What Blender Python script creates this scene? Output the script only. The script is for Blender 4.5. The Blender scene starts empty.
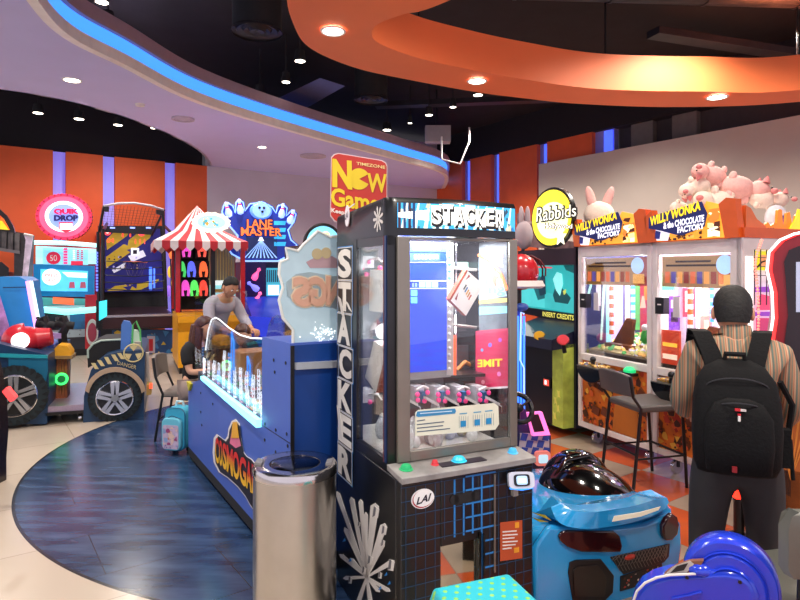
import bpy, bmesh, math, random
from mathutils import Vector, Matrix, noise
random.seed(7)
SC = bpy.context.scene
COL = SC.collection
PI = math.pi
EYE = 1.6; FPX = 600.0; HY = 271.0

# ------------------------------------------------------------------ camera, world, exposure
cam_d = bpy.data.cameras.new('camera'); cam = bpy.data.objects.new('camera', cam_d); COL.objects.link(cam)
cam.location = (0, 0, EYE); cam.rotation_euler = (PI/2, 0, 0)
cam_d.sensor_width = 36; cam_d.lens = 36*FPX/800; cam_d.shift_y = -(300-HY)/800
cam_d.clip_start = 0.05; cam_d.clip_end = 100
SC.camera = cam
SC.view_settings.view_transform = 'Standard'; SC.view_settings.look = 'None'
SC.view_settings.gamma = 1; SC.view_settings.exposure = 0.45; SC.view_settings.use_curve_mapping = False
w = bpy.data.worlds.new('world'); SC.world = w; w.use_nodes = True
w.node_tree.nodes['Background'].inputs[0].default_value = (0.86, 0.80, 0.95, 1)
w.node_tree.nodes['Background'].inputs[1].default_value = 0.85

def lamp(kind, loc, power, col=(1, .93, .84), size=.15, rot=(0, 0, 0), spot=150, name='ceiling_lamp_light', sy=None):
    d = bpy.data.lights.new(name, kind); d.energy = power; d.color = col
    if kind == 'SPOT': d.spot_size = math.radians(spot); d.spot_blend = .8; d.shadow_soft_size = size
    elif kind == 'AREA':
        d.size = size
        if sy: d.shape = 'RECTANGLE'; d.size_y = sy
    else: d.shadow_soft_size = size
    o = bpy.data.objects.new(name, d); COL.objects.link(o); o.location = loc; o.rotation_euler = rot
    return o
WARM = (1, .92, .82)
for (x, y, z, p) in ((-2.7, 4.2, 3.95, 130), (-1.6, 2.0, 3.9, 110), (0.6, .9, 3.7, 110), (2.6, 1.3, 3.7, 130), (1.0, 4.6, 4.6, 110),
                     (3.4, 6.6, 4.6, 210), (5.0, 7.6, 4.6, 240), (-.6, 7.2, 4.6, 120), (-4.6, 8.4, 4.6, 130), (-2.6, 10.2, 3.95, 110), (-6.2, 9.3, 4.6, 130),
                     (-5.0, 11.2, 4.7, 130), (1.6, 13.0, 4.6, 240), (3.5, 11.0, 4.7, 170), (-1.8, 12.8, 3.95, 90), (-4.5, 6.0, 3.9, 110), (2.2, 3.9, 4.4, 70)):
    lamp('SPOT', (x, y, z), p*1.6, WARM, .12)

# ------------------------------------------------------------------ materials
def lin(c):
    if isinstance(c, str):
        c = c.lstrip('#'); c = [int(c[i:i+2], 16)/255 for i in (0, 2, 4)]
    return tuple((v/12.92 if v <= .04045 else ((v+.055)/1.055)**2.4) for v in c[:3]) + (1,)
MATS = {}
def mat(name, col='808080', rough=.5, metal=0, emit=0, var=.06, scale=8, bump=0, coat=0, ecol=None, spec=.5):
    if name in MATS: return MATS[name]
    m = bpy.data.materials.new(name); m.use_nodes = True; nt = m.node_tree; N = nt.nodes; L = nt.links
    b = N['Principled BSDF']; c = lin(col)
    b.inputs['Roughness'].default_value = rough; b.inputs['Metallic'].default_value = metal
    b.inputs['Coat Weight'].default_value = coat; b.inputs['Specular IOR Level'].default_value = spec
    tc = N.new('ShaderNodeTexCoord'); nz = N.new('ShaderNodeTexNoise'); nz.inputs['Scale'].default_value = scale; nz.inputs['Detail'].default_value = 4
    L.new(tc.outputs['Object'], nz.inputs['Vector'])
    rp = N.new('ShaderNodeValToRGB'); rp.color_ramp.elements[0].position = .3; rp.color_ramp.elements[1].position = .7
    rp.color_ramp.elements[0].color = tuple(v*(1-var) for v in c[:3]) + (1,)
    rp.color_ramp.elements[1].color = tuple(min(1, v*(1+var)) for v in c[:3]) + (1,)
    L.new(nz.outputs['Fac'], rp.inputs['Fac']); L.new(rp.outputs['Color'], b.inputs['Base Color'])
    if emit:
        b.inputs['Emission Strength'].default_value = emit
        if ecol: b.inputs['Emission Color'].default_value = lin(ecol)
        else: L.new(rp.outputs['Color'], b.inputs['Emission Color'])
    if bump:
        bp = N.new('ShaderNodeBump'); bp.inputs['Strength'].default_value = bump; bp.inputs['Distance'].default_value = .01
        L.new(nz.outputs['Fac'], bp.inputs['Height']); L.new(bp.outputs['Normal'], b.inputs['Normal'])
    MATS[name] = m
    return m
def glow(col, s=1.0):      # self-glowing colour for signs, screens and painted-on reflections
    s2 = (s if s <= 1.2 else 1.2+(s-1.2)*.45)*.74
    return mat('lit_%s_%g' % (col, s), col, .35, 0, s2, .05)
def paint(col, rough=.4, **k): return mat('paint_%s_%g' % (col, rough), col, rough, **k)
def glass(name='clear_glass', tint=(1, 1, 1), refl=.06, rough=.02):
    if name in MATS: return MATS[name]
    m = bpy.data.materials.new(name); m.use_nodes = True; nt = m.node_tree; N = nt.nodes; L = nt.links
    N.remove(N['Principled BSDF']); out = N['Material Output']
    t = N.new('ShaderNodeBsdfTransparent'); t.inputs[0].default_value = (*tint, 1)
    g = N.new('ShaderNodeBsdfGlossy'); g.inputs['Roughness'].default_value = rough
    f = N.new('ShaderNodeLayerWeight'); f.inputs[0].default_value = .25
    mr = N.new('ShaderNodeMath'); mr.operation = 'MULTIPLY_ADD'; mr.inputs[1].default_value = .5; mr.inputs[2].default_value = refl; mr.use_clamp = True
    L.new(f.outputs['Fresnel'], mr.inputs[0])
    mx = N.new('ShaderNodeMixShader'); L.new(mr.outputs[0], mx.inputs[0]); L.new(t.outputs[0], mx.inputs[1]); L.new(g.outputs[0], mx.inputs[2])
    L.new(mx.outputs[0], out.inputs[0]); MATS[name] = m; return m

# ------------------------------------------------------------------ frames: pixel measurements onto real planes
class Frame:
    """a thing's own axes: x along its front, y into it, z up; origin on the floor"""
    def __init__(s, x, y, deg, z=0):
        s.o = Vector((x, y, z)); s.r = math.radians(deg); s.deg = deg
        s.X = Vector((math.cos(s.r), math.sin(s.r), 0)); s.Y = Vector((-math.sin(s.r), math.cos(s.r), 0))
    def _ray(s, px, py):
        d = Vector(((px-400)/FPX, 1, (HY-py)/FPX)); c = Vector((0, 0, EYE)) - s.o
        return Vector((c.dot(s.X), c.dot(s.Y), c.z)), Vector((d.dot(s.X), d.dot(s.Y), d.z))
    def f(s, px, py, y=0.0):
        c, d = s._ray(px, py); t = (y-c.y)/d.y; return Vector((c.x+d.x*t, y, c.z+d.z*t))
    def s_(s, px, py, x=0.0):
        c, d = s._ray(px, py); t = (x-c.x)/d.x; return Vector((x, c.y+d.y*t, c.z+d.z*t))
    def t(s, px, py, z=0.0):
        c, d = s._ray(px, py); t = (z-c.z)/d.z; return Vector((c.x+d.x*t, c.y+d.y*t, z))
    def loc(s, w):
        v = Vector(w)-s.o; return Vector((v.dot(s.X), v.dot(s.Y), v.z))
def at(px, py, depth): return Vector(((px-400)/FPX*depth, depth, EYE+(HY-py)/FPX*depth))
def onfloor(px, py): return at(px, py, EYE*FPX/(py-HY))
def onz(px, py, z): return at(px, py, (z-EYE)*FPX/(HY-py))

# ------------------------------------------------------------------ mesh builder
_TXT = {}
def text_mesh(s, off):
    k = (s, off)
    if k not in _TXT:
        cu = bpy.data.curves.new('t', 'FONT'); cu.body = s; cu.offset = off; cu.resolution_u = 3
        o = bpy.data.objects.new('t', cu); COL.objects.link(o)
        me = bpy.data.meshes.new_from_object(o.evaluated_get(bpy.context.evaluated_depsgraph_get()))
        vs = [(v.co.x, v.co.y) for v in me.vertices]; fs = [tuple(p.vertices) for p in me.polygons]
        bpy.data.objects.remove(o); bpy.data.curves.remove(cu); bpy.data.meshes.remove(me)
        base = vs if off == 0 or (s, 0) not in _TXT else None
        xs = [v[0] for v in vs]; ys = [v[1] for v in vs]
        _TXT[k] = (vs, fs, min(xs), max(xs), min(ys), max(ys))
    return _TXT[k]

BLOCK = {'S': [(0, .82, 1, 1), (0, .5, .32, .8), (0, .42, 1, .56), (.68, .18, 1, .42), (0, 0, 1, .17)], 'T': [(0, .8, 1, 1), (.34, 0, .66, .78)],
 'A': [(0, 0, .3, .78), (.7, 0, 1, .78), (0, .8, 1, 1), (.32, .36, .68, .52)], 'C': [(0, .22, .3, .78), (0, .8, 1, 1), (0, 0, 1, .2)],
 'K': [(0, 0, .3, 1), (.32, .4, .62, .62), (.64, .6, .98, 1), (.64, 0, .98, .4)], 'E': [(0, 0, .3, 1), (.32, .8, 1, 1), (.32, .42, .85, .58), (.32, 0, 1, .2)],
 'R': [(0, 0, .3, .78), (0, .8, 1, 1), (.7, .5, 1, .78), (.32, .38, .85, .5), (.6, 0, .95, .36)]}
class MB:
    def __init__(s): s.bm = bmesh.new(); s.m = []
    def mi(s, m):
        if isinstance(m, str): m = paint(m)
        if m not in s.m: s.m.append(m)
        return s.m.index(m)
    def face(s, pts, m):
        try:
            f = s.bm.faces.new([s.bm.verts.new(p) for p in pts]); f.material_index = s.mi(m); f.smooth = True; return f
        except ValueError: return None
    def grid(s, rows, m, closed=False, cap=False):
        """rows: list of rings/lists of points joined by quads"""
        k = s.mi(m); R = [[s.bm.verts.new(p) for p in r] for r in rows]; n = len(rows[0])
        for a, b in zip(R, R[1:]):
            for i in range(n if closed else n-1):
                j = (i+1) % n
                f = s.bm.faces.new((a[i], a[j], b[j], b[i])); f.material_index = k; f.smooth = True
        if cap:
            for r in (R[0], R[-1]):
                try: f = s.bm.faces.new(r); f.material_index = k
                except ValueError: pass
        return R
    def box(s, x0, x1, y0, y1, z0, z1, m):
        s.hexa([(x0, y0, z0), (x1, y0, z0), (x1, y1, z0), (x0, y1, z0), (x0, y0, z1), (x1, y0, z1), (x1, y1, z1), (x0, y1, z1)], m)
    def hexa(s, p, m):
        v = [s.bm.verts.new(q) for q in p]; k = s.mi(m)
        for ix in ((3, 2, 1, 0), (4, 5, 6, 7), (0, 1, 5, 4), (1, 2, 6, 5), (2, 3, 7, 6), (3, 0, 4, 7)):
            f = s.bm.faces.new([v[i] for i in ix]); f.material_index = k; f.smooth = True
    def prism(s, pts, vec, m, side=None):
        vec = Vector(vec); a = [s.bm.verts.new(p) for p in pts]; b = [s.bm.verts.new(Vector(p)+vec) for p in pts]
        k = s.mi(m); ks = s.mi(side) if side else k; n = len(a)
        for r in (a, b):
            f = s.bm.faces.new(r); f.material_index = k; f.smooth = True
        for i in range(n):
            f = s.bm.faces.new((a[i], a[(i+1) % n], b[(i+1) % n], b[i])); f.material_index = ks; f.smooth = True
    def fp(s, F, px, y, m, th=.006, side=None):       # outline measured on a front plane
        s.prism([F.f(a, b, y) for a, b in px], (0, -th, 0), m, side)
    def sp(s, F, px, x, m, th=.006, side=None):       # outline measured on a left side plane
        s.prism([F.s_(a, b, x) for a, b in px], (-th, 0, 0), m, side)
    def cyl(s, p0, p1, r0, m, r1=None, n=14, caps=True):
        p0 = Vector(p0); p1 = Vector(p1); r1 = r0 if r1 is None else r1
        d = (p1-p0).normalized(); u = d.orthogonal().normalized(); v = d.cross(u)
        rows = [[p+(u*math.cos(2*PI*i/n)+v*math.sin(2*PI*i/n))*r for i in range(n)] for p, r in ((p0, r0), (p1, r1))]
        s.grid(rows, m, True, caps)
    def tube(s, pts, r, m, n=8, closed=False, flat=1):
        pts = [Vector(p) for p in pts]; rows = []; N = len(pts); u = None
        for i, p in enumerate(pts):
            a = pts[(i-1) % N] if closed or i else p; b = pts[(i+1) % N] if closed or i < N-1 else p
            d = (b-a).normalized()
            u = d.orthogonal().normalized() if u is None else (u-d*u.dot(d)).normalized()
            v = d.cross(u); rr = r[i] if isinstance(r, (list, tuple)) else r
            rows.append([p+(u*math.cos(2*PI*k/n)+v*math.sin(2*PI*k/n)*flat)*rr for k in range(n)])
        if closed: rows.append(rows[0])
        s.grid(rows, m, True, not closed)
    def ball(s, c, r, m, nu=14, nv=9, rot=None, fn=None, zmin=-1):
        c = Vector(c); r = (r, r, r) if not hasattr(r, '__len__') else r; rows = []
        for j in range(nv+1):
            t = max(-.9995, min(.9995, -math.cos(PI*j/nv)))
            if t < zmin: t = zmin
            q = math.sqrt(max(0, 1-t*t)); row = []
            for i in range(nu):
                a = 2*PI*i/nu; p = Vector((q*math.cos(a)*r[0], q*math.sin(a)*r[1], t*r[2]))
                if fn: p = Vector(fn(p))
                if rot: p = rot @ p
                row.append(c+p)
            rows.append(row)
        s.grid(rows, m, True, True)
    def lathe(s, prof, c, m, n=28, axis=None, cap=False):
        c = Vector(c); rows = []
        for r, z in prof:
            row = [Vector((r*math.cos(2*PI*i/n), r*math.sin(2*PI*i/n), z)) for i in range(n)]
            if axis: row = [axis @ p for p in row]
            rows.append([c+p for p in row])
        s.grid(rows, m, True, cap)
    def torus(s, c, R, r, m, rot=None, n=28, k=8, a0=0, a1=2*PI, sx=1, sz=1):   # ring in the x-z plane
        c = Vector(c); full = abs(a1-a0-2*PI) < 1e-6
        pts = []
        for i in range(n if full else n+1):
            a = a0+(a1-a0)*i/n; p = Vector((R*math.cos(a)*sx, 0, R*math.sin(a)*sz)); pts.append(c+(rot @ p if rot else p))
        s.tube(pts, r, m, k, full)
    def disc(s, c, r, m, th=.006, n=24, sx=1, sz=1, a0=0, y=True):      # disc facing -y
        c = Vector(c); s.prism([c+Vector((r*math.cos(2*PI*i/n+a0)*sx, 0, r*math.sin(2*PI*i/n+a0)*sz)) for i in range(n)], (0, -th, 0), m)
    def quadmap(s, quad, u, v, d=0):
        a, b, c, e = [Vector(q) for q in quad]
        p = (a*(1-u)+b*u)*(1-v)+(e*(1-u)+c*u)*v
        return p + (b-a).cross(e-a).normalized()*d
    def text(s, t, quad, m, d=.003, off=0.0):
        """lettering laid into a quad (bottom-left, bottom-right, top-right, top-left)"""
        vs, fs, x0, x1, y0, y1 = text_mesh(t, off); _, _, X0, X1, Y0, Y1 = text_mesh(t, 0.0) if off else (0, 0, x0, x1, y0, y1)
        k = s.mi(m); V = [s.bm.verts.new(s.quadmap(quad, (x-X0)/(X1-X0), (y-Y0)/(Y1-Y0), d)) for x, y in vs]
        for f in fs:
            try: g = s.bm.faces.new([V[i] for i in f]); g.material_index = k
            except ValueError: pass
    def ftext(s, F, t, px, y, m, d=.004, off=0.0, mirror=False):
        q = [F.f(a, b, y) for a, b in px]
        if mirror:
            q = [q[1], q[0], q[3], q[2]]; d = -d
        s.text(t, q, m, d, off)
    def collage(s, quad, pal, n, seed=0, d=.003, size=(.05, .16), sides=(3, 6)):
        rnd = random.Random(seed)
        for i in range(n):
            u, v = rnd.random(), rnd.random(); r = rnd.uniform(*size); k = rnd.randint(*sides); a0 = rnd.random()*6
            asp = (Vector(quad[1])-Vector(quad[0])).length/max(.001, (Vector(quad[3])-Vector(quad[0])).length)
            pts = [s.quadmap(quad, min(1, max(0, u+r*rnd.uniform(.6, 1.1)*math.cos(a0+2*PI*j/k)/max(asp, .3))), min(1, max(0, v+r*rnd.uniform(.6, 1.1)*math.sin(a0+2*PI*j/k))), d*(1+i*.02)) for j in range(k)]
            s.face(pts, rnd.choice(pal))
    def block(s, ch, quad, m, d=.003, g=.02):
        for x0, y0, x1, y1 in BLOCK[ch]: s.face([s.quadmap(quad, x, y, d) for x, y in ((x0+g, y0+g), (x1-g, y0+g), (x1-g, y1-g), (x0+g, y1-g))], m)
    def skin(s, V, E, R, m, sub=2):
        me = bpy.data.meshes.new('sk'); me.from_pydata([tuple(v) for v in V], E, []); o = bpy.data.objects.new('sk', me); COL.objects.link(o)
        mo = o.modifiers.new('s', 'SKIN')
        for i, sv in enumerate(me.skin_vertices[0].data):
            r = R[i]; sv.radius = r if hasattr(r, '__len__') else (r, r); sv.use_root = (i == 0)
        mo.use_smooth_shade = True
        sb = o.modifiers.new('u', 'SUBSURF'); sb.levels = sub; sb.render_levels = sub
        ev = bpy.data.meshes.new_from_object(o.evaluated_get(bpy.context.evaluated_depsgraph_get()))
        k = s.mi(m); vv = [s.bm.verts.new(v.co) for v in ev.vertices]
        for p in ev.polygons:
            try: f = s.bm.faces.new([vv[i] for i in p.vertices]); f.material_index = k; f.smooth = True
            except ValueError: pass
        bpy.data.objects.remove(o); bpy.data.meshes.remove(ev); bpy.data.meshes.remove(me)
    def build(s, name, parent=None, F=None, bev=0, sharp=38, **props):
        bmesh.ops.recalc_face_normals(s.bm, faces=[f for f in s.bm.faces if len(f.verts) > 0]) if props.pop('fixn', True) else None
        me = bpy.data.meshes.new(name); s.bm.to_mesh(me); s.bm.free()
        for m in s.m: me.materials.append(m)
        for p in me.polygons: p.use_smooth = True
        me.set_sharp_from_angle(angle=math.radians(sharp))
        o = bpy.data.objects.new(name, me); COL.objects.link(o)
        if parent is not None: o.parent = parent
        if F is not None: o.location = F.o; o.rotation_euler = (0, 0, F.r)
        if bev:
            b = o.modifiers.new('bevel', 'BEVEL'); b.width = bev; b.segments = 2; b.limit_method = 'ANGLE'; b.angle_limit = math.radians(50)
        for k, v in props.items(): o[k] = v
        return o
def thing(name, label, cat, F=None, group=None, loc=None, rz=0):
    o = bpy.data.objects.new(name, None); COL.objects.link(o); o.empty_display_size = .1
    if F is not None: o.location = F.o; o.rotation_euler = (0, 0, F.r)
    if loc is not None: o.location = loc; o.rotation_euler = (0, 0, rz)
    o['label'] = label; o['category'] = cat
    if group: o['group'] = group
    return o
def copy_tree(o, parent=None):
    c = o.copy(); COL.objects.link(c)
    if parent: c.parent = parent
    for ch in [x for x in o.children]: copy_tree(ch, c)
    return c
def lerp(a, b, t): return a+(b-a)*t
def arc(cx, cy, r, a0, a1, n, ry=None):
    ry = r if ry is None else ry
    return [(cx+r*math.cos(math.radians(lerp(a0, a1, i/n))), cy-ry*math.sin(math.radians(lerp(a0, a1, i/n)))) for i in range(n+1)]

BLK = paint('111114', .35); BLKG = mat('black_gloss', '0a0a0c', .12, coat=.5); BLKR = paint('1a1a1d', .75)
WHT = paint('e9e6e2', .4); CHR = mat('chrome', 'd8d8dc', .12, 1); STL = mat('brushed_steel', 'c2bdb6', .28, 1); GRYM = mat('grey_frame_metal', '8a857c', .35, .6)
GLS = glass(); GLSD = glass('smoky_glass', (.75, .78, .85), .1)
# ================================================================== SETTING
RA = 35.5
CORNER = Vector(((437-400)/600*18, 18, 0))
uB = Vector((-math.cos(math.radians(RA)), -math.sin(math.radians(RA)), 0))   # along the back wall, leftwards
uR = Vector((math.sin(math.radians(RA)), -math.cos(math.radians(RA)), 0))    # along the right wall, towards us
def floor_mat():
    m = bpy.data.materials.new('floor_tiles'); m.use_nodes = True; nt = m.node_tree; N = nt.nodes; L = nt.links; b = N['Principled BSDF']
    tc = N.new('ShaderNodeTexCoord'); mp = N.new('ShaderNodeMapping'); mp.vector_type = 'POINT'; mp.inputs['Rotation'].default_value = (0, 0, math.radians(-RA))
    L.new(tc.outputs['Object'], mp.inputs['Vector'])
    def math_(op, a, bb=None, c=None):
        n = N.new('ShaderNodeMath'); n.operation = op
        for i, v in enumerate((a, bb, c)):
            if v is None: continue
            if hasattr(v, 'links'): L.new(v, n.inputs[i])
            else: n.inputs[i].default_value = v
        return n.outputs[0]
    def mix(f, a, c):
        n = N.new('ShaderNodeMix'); n.data_type = 'RGBA'; L.new(f, n.inputs[0]) if hasattr(f, 'links') else setattr(n.inputs[0], 'default_value', f)
        for i, v in ((6, a), (7, c)):
            if hasattr(v, 'links'): L.new(v, n.inputs[i])
            else: n.inputs[i].default_value = v
        return n.outputs[2]
    sx = N.new('ShaderNodeSeparateXYZ'); L.new(tc.outputs['Object'], sx.inputs[0])
    # cream tiles
    br = N.new('ShaderNodeTexBrick'); br.offset = 0; br.inputs['Scale'].default_value = 1; br.inputs['Brick Width'].default_value = .8; br.inputs['Row Height'].default_value = .8
    br.inputs['Mortar Size'].default_value = .004; br.inputs['Color1'].default_value = lin('cbbcab'); br.inputs['Color2'].default_value = lin('c4b4a2'); br.inputs['Mortar'].default_value = lin('a99a8a')
    L.new(mp.outputs[0], br.inputs['Vector'])
    # checker
    ck = N.new('ShaderNodeTexChecker'); ck.inputs['Scale'].default_value = 1/.5; ck.inputs['Color1'].default_value = lin('d65a25'); ck.inputs['Color2'].default_value = lin('b3a28e')
    m3 = N.new('ShaderNodeMapping'); m3.inputs['Rotation'].default_value = (0, 0, math.radians(-RA)); m3.inputs['Location'].default_value = (.12, .2, .01)
    L.new(tc.outputs['Object'], m3.inputs['Vector']); L.new(m3.outputs[0], ck.inputs['Vector'])
    b2 = N.new('ShaderNodeTexBrick'); b2.offset = 0; b2.inputs['Scale'].default_value = 1; b2.inputs['Brick Width'].default_value = .5; b2.inputs['Row Height'].default_value = .5; b2.inputs['Mortar Size'].default_value = .003
    L.new(m3.outputs[0], b2.inputs['Vector'])
    nz = N.new('ShaderNodeTexNoise'); nz.inputs['Scale'].default_value = 2.5; nz.inputs['Detail'].default_value = 6
    m2 = N.new('ShaderNodeMapping'); m2.inputs['Scale'].default_value = (1, 5, 1); m2.inputs['Rotation'].default_value = (0, 0, .25)
    L.new(tc.outputs['Object'], m2.inputs['Vector']); L.new(m2.outputs[0], nz.inputs['Vector'])
    ckd = mix(math_('MULTIPLY', b2.outputs['Fac'], .6), ck.outputs['Color'], lin('6a5a50'))
    cks = mix(math_('MULTIPLY', nz.outputs['Fac'], .45), ckd, lin('7a5b48'))
    # blue vinyl disc
    rp = N.new('ShaderNodeValToRGB'); rp.color_ramp.elements[0].position = .32; rp.color_ramp.elements[1].position = .72
    rp.color_ramp.elements[0].color = lin('16294a'); rp.color_ramp.elements[1].color = lin('3f5a80'); L.new(nz.outputs['Fac'], rp.inputs['Fac'])
    bb = N.new('ShaderNodeTexBrick'); bb.inputs['Scale'].default_value = 1; bb.inputs['Brick Width'].default_value = 1.15; bb.inputs['Row Height'].default_value = .58; bb.inputs['Mortar Size'].default_value = .003
    bb.inputs['Color1'].default_value = (1, 1, 1, 1); bb.inputs['Color2'].default_value = (.82, .82, .82, 1); bb.inputs['Mortar'].default_value = (.25, .25, .25, 1)
    L.new(mp.outputs[0], bb.inputs['Vector'])
    mu = N.new('ShaderNodeMix'); mu.data_type = 'RGBA'; mu.blend_type = 'MULTIPLY'; mu.inputs[0].default_value = 1; L.new(rp.outputs['Color'], mu.inputs[6]); L.new(bb.outputs['Color'], mu.inputs[7])
    dx = math_('SUBTRACT', sx.outputs[0], BLUE_C[0]); dy = math_('SUBTRACT', sx.outputs[1], BLUE_C[1])
    d = math_('SQRT', math_('ADD', math_('MULTIPLY', dx, dx), math_('MULTIPLY', dy, dy)))
    inb = math_('LESS_THAN', d, BLUE_C[2])
    rim = math_('MULTIPLY', math_('LESS_THAN', d, BLUE_C[2]+.012), math_('GREATER_THAN', d, BLUE_C[2]-.008))
    right = math_('GREATER_THAN', math_('ADD', sx.outputs[0], math_('MULTIPLY', sx.outputs[1], -.04)), .25)
    c = mix(inb, br.outputs['Color'], mu.outputs[2]); c = mix(rim, c, lin('1c1c22')); c = mix(right, c, cks)
    L.new(c, b.inputs['Base Color'])
    ro = math_('MULTIPLY_ADD', nz.outputs['Fac'], .12, .16); L.new(ro, b.inputs['Roughness'])
    b.inputs['Specular IOR Level'].default_value = .55
    return m
BLUE_C = (-.15, 5.69, 2.955)
mb = MB(); mb.box(-14, 14, -4, 24, -.2, 0, floor_mat()); mb.build('floor', kind='structure')

ORG = mat('orange_wall_paint', 'e0602f', .6, var=.05, scale=3); GREY = mat('grey_wall_paint', 'c4bfcc', .75, var=.03, scale=2)
GREY2 = mat('warm_grey_wall_paint', 'c8beb2', .75, var=.03, scale=2)
def wall_part(mb, base, u, nrm, s0, s1, z0, z1, m, th=.15, out=0):
    a = base+u*s0+nrm*out; b = base+u*s1+nrm*out; back = nrm*-th
    mb.hexa([a+Vector((0, 0, z0)), b+Vector((0, 0, z0)), b+back+Vector((0, 0, z0)), a+back+Vector((0, 0, z0)), a+Vector((0, 0, z1)), b+Vector((0, 0, z1)), b+back+Vector((0, 0, z1)), a+back+Vector((0, 0, z1))], m)
def s_on(u, px):   # distance along a wall from the corner for an image column
    k = (px-400)/600; return (k*CORNER.y-CORNER.x)/(u.x-k*u.y)
nB = Vector((uB.y, -uB.x, 0)); nB = -nB if nB.y > 0 else nB          # wall normals towards the camera
nR = Vector((uR.y, -uR.x, 0)); nR = -nR if nR.x > 0 else nR
mb = MB()
wall_part(mb, CORNER, uB, nB, 0, s_on(uB, 207), 0, 5.4, GREY)
mb.build('wall_back', kind='structure')
mb = MB(); cuts = [207, 176, 165, 115, 103, 66, 53, -60]
LAV = mat('lavender_niche_lining', 'b0a8e0', .6, emit=.4, ecol='6a70ff')
for i in range(0, 7):
    a, b = s_on(uB, cuts[i]), s_on(uB, cuts[i+1])
    if i % 2 == 0: wall_part(mb, CORNER, uB, nB, a, b, 0, 4.05, ORG, .3, 0)
    else: wall_part(mb, CORNER, uB, nB, a, b, 0, 4.05, LAV, .15, -.12)
wall_part(mb, CORNER, uB, nB, s_on(uB, 207), s_on(uB, -60), 4.05, 5.4, paint('17131a', .8), .3, -.35)
mb.build('wall_left', kind='structure')
mb = MB(); cuts = [437, 462, 470, 491, 499, 537, 547, 592, 611]
BLE = glow('4a66ff', 1.3)
for i in range(8):
    a, b = s_on(uR, cuts[i]), s_on(uR, cuts[i+1])
    if i % 2 == 0: wall_part(mb, CORNER, uR, nR, a, b, 0, 4.73, ORG, .3, 0)
    else: wall_part(mb, CORNER, uR, nR, a, b, 0, 4.73, paint('8f8ad8', .5), .15, -.12); wall_part(mb, CORNER, uR, nR, a+(b-a)*.55, b-.02, 0, 4.7, BLE, .05, -.06)
wall_part(mb, CORNER, uR, nR, s_on(uR, 611), s_on(uR, 860), 0, 5.6, paint('3a3638', .8), .15, -.3)
mb.build('wall_right', kind='structure')
mb = MB(); wall_part(mb, CORNER, uR, nR, s_on(uR, 542), s_on(uR, 900), 0, 4.2, GREY2, .2, .12)
for px in (627, 668): wall_part(mb, CORNER, uR, nR, s_on(uR, px), s_on(uR, px)+.5, 4.2, 5.0, paint('6a6662', .8), .2, -.15)
mb.build('wall_right_grey', kind='structure')
mb = MB(); wall_part(mb, CORNER, uR, nR, -.2, s_on(uR, 900), 4.73, 5.6, paint('15121a', .85), .3, 0)
mb.build('trim_1', kind='structure')

# ceilings
DK = mat('dark_ceiling_paint', '141216', .85, var=.4, scale=3)
mb = MB(); mb.box(-14, 14, -4, 24, 5.55, 5.7, DK); mb.build('ceiling', kind='structure')
def smooth(pts, n=6):
    out = []; P = [pts[0]]+pts+[pts[-1]]
    for i in range(1, len(P)-2):
        a, b, c, d = [Vector(q) for q in P[i-1:i+3]]
        for k in range(n):
            t = k/n; out.append(.5*((2*b)+(c-a)*t+(2*a-5*b+4*c-d)*t*t+(3*b-a-3*c+d)*t**3))
    out.append(Vector(P[-1])); return out
inner = [Vector((-2.0, 2.6, 0)), Vector((-2.85, 4.2, 0))]+[onz(px, py, 4.05) for px, py in ((35, 0), (70, 37), (125, 65), (200, 102), (300, 133), (400, 160))]+[Vector((1.15, 15.2, 0)), Vector((1.3, 18.3, 0))]
inner = smooth([Vector((p.x, p.y, 4.05)) for p in inner])
outer = [onz(px, py, 4.05) for px, py in ((0, 90), (60, 100), (110, 113), (150, 127), (180, 140), (200, 152), (209, 163))]
outer = [Vector((-9, 6.5, 4.05)), Vector((-7, 7.2, 4.05))]+outer; far = CORNER+uB*s_on(uB, 207)
outer = smooth(outer+[Vector((far.x, far.y+.1, 4.05))])
CEIL = mat('white_ceiling_paint', 'cdc8f6', .8, var=.02, scale=2)
mb = MB()
poly = [p.copy() for p in inner]+[Vector((CORNER.x+.6, CORNER.y+.6, 4.05)), ]+[p.copy() for p in reversed(outer)]+[Vector((-9, 2, 4.05))]
# drop points of the inner curve past the corner line
mb.prism(poly, (0, 0, .06), CEIL)
LIPW = paint('f6eee6', .35); LIPM = paint('9b8595', .6); LEDB = mat('blue_cove_light', '2f6bff', .4, emit=1.15, ecol='3f8cff')
def fascia(mb, curve, z0, z1, off, m, th=.04):
    rows = [[], [], [], []]
    for i, p in enumerate(curve):
        a = curve[max(0, i-1)]; b = curve[min(len(curve)-1, i+1)]; d = (b-a).normalized(); n = Vector((d.y, -d.x, 0))
        q = Vector((p.x, p.y, 0))+n*off; r = q-n*th
        rows[0].append(Vector((q.x, q.y, z0))); rows[1].append(Vector((q.x, q.y, z1))); rows[2].append(Vector((r.x, r.y, z1))); rows[3].append(Vector((r.x, r.y, z0)))
    mb.grid(rows+[rows[0]], m)
fascia(mb, inner, 4.04, 4.17, .03, LIPW, .10)
fascia(mb, inner, 4.35, 4.52, .06, LIPM, .18)
mb.build('ceiling_island', kind='structure')
mb = MB(); fascia(mb, inner, 4.17, 4.35, -.0, LEDB, .03); mb.build('trim_2', kind='structure')
mb = MB(); fascia(mb, list(reversed(outer)), 4.05, 4.35, 0, paint('b9b0c0', .8), .05); mb.build('trim_3', kind='structure')

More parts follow.
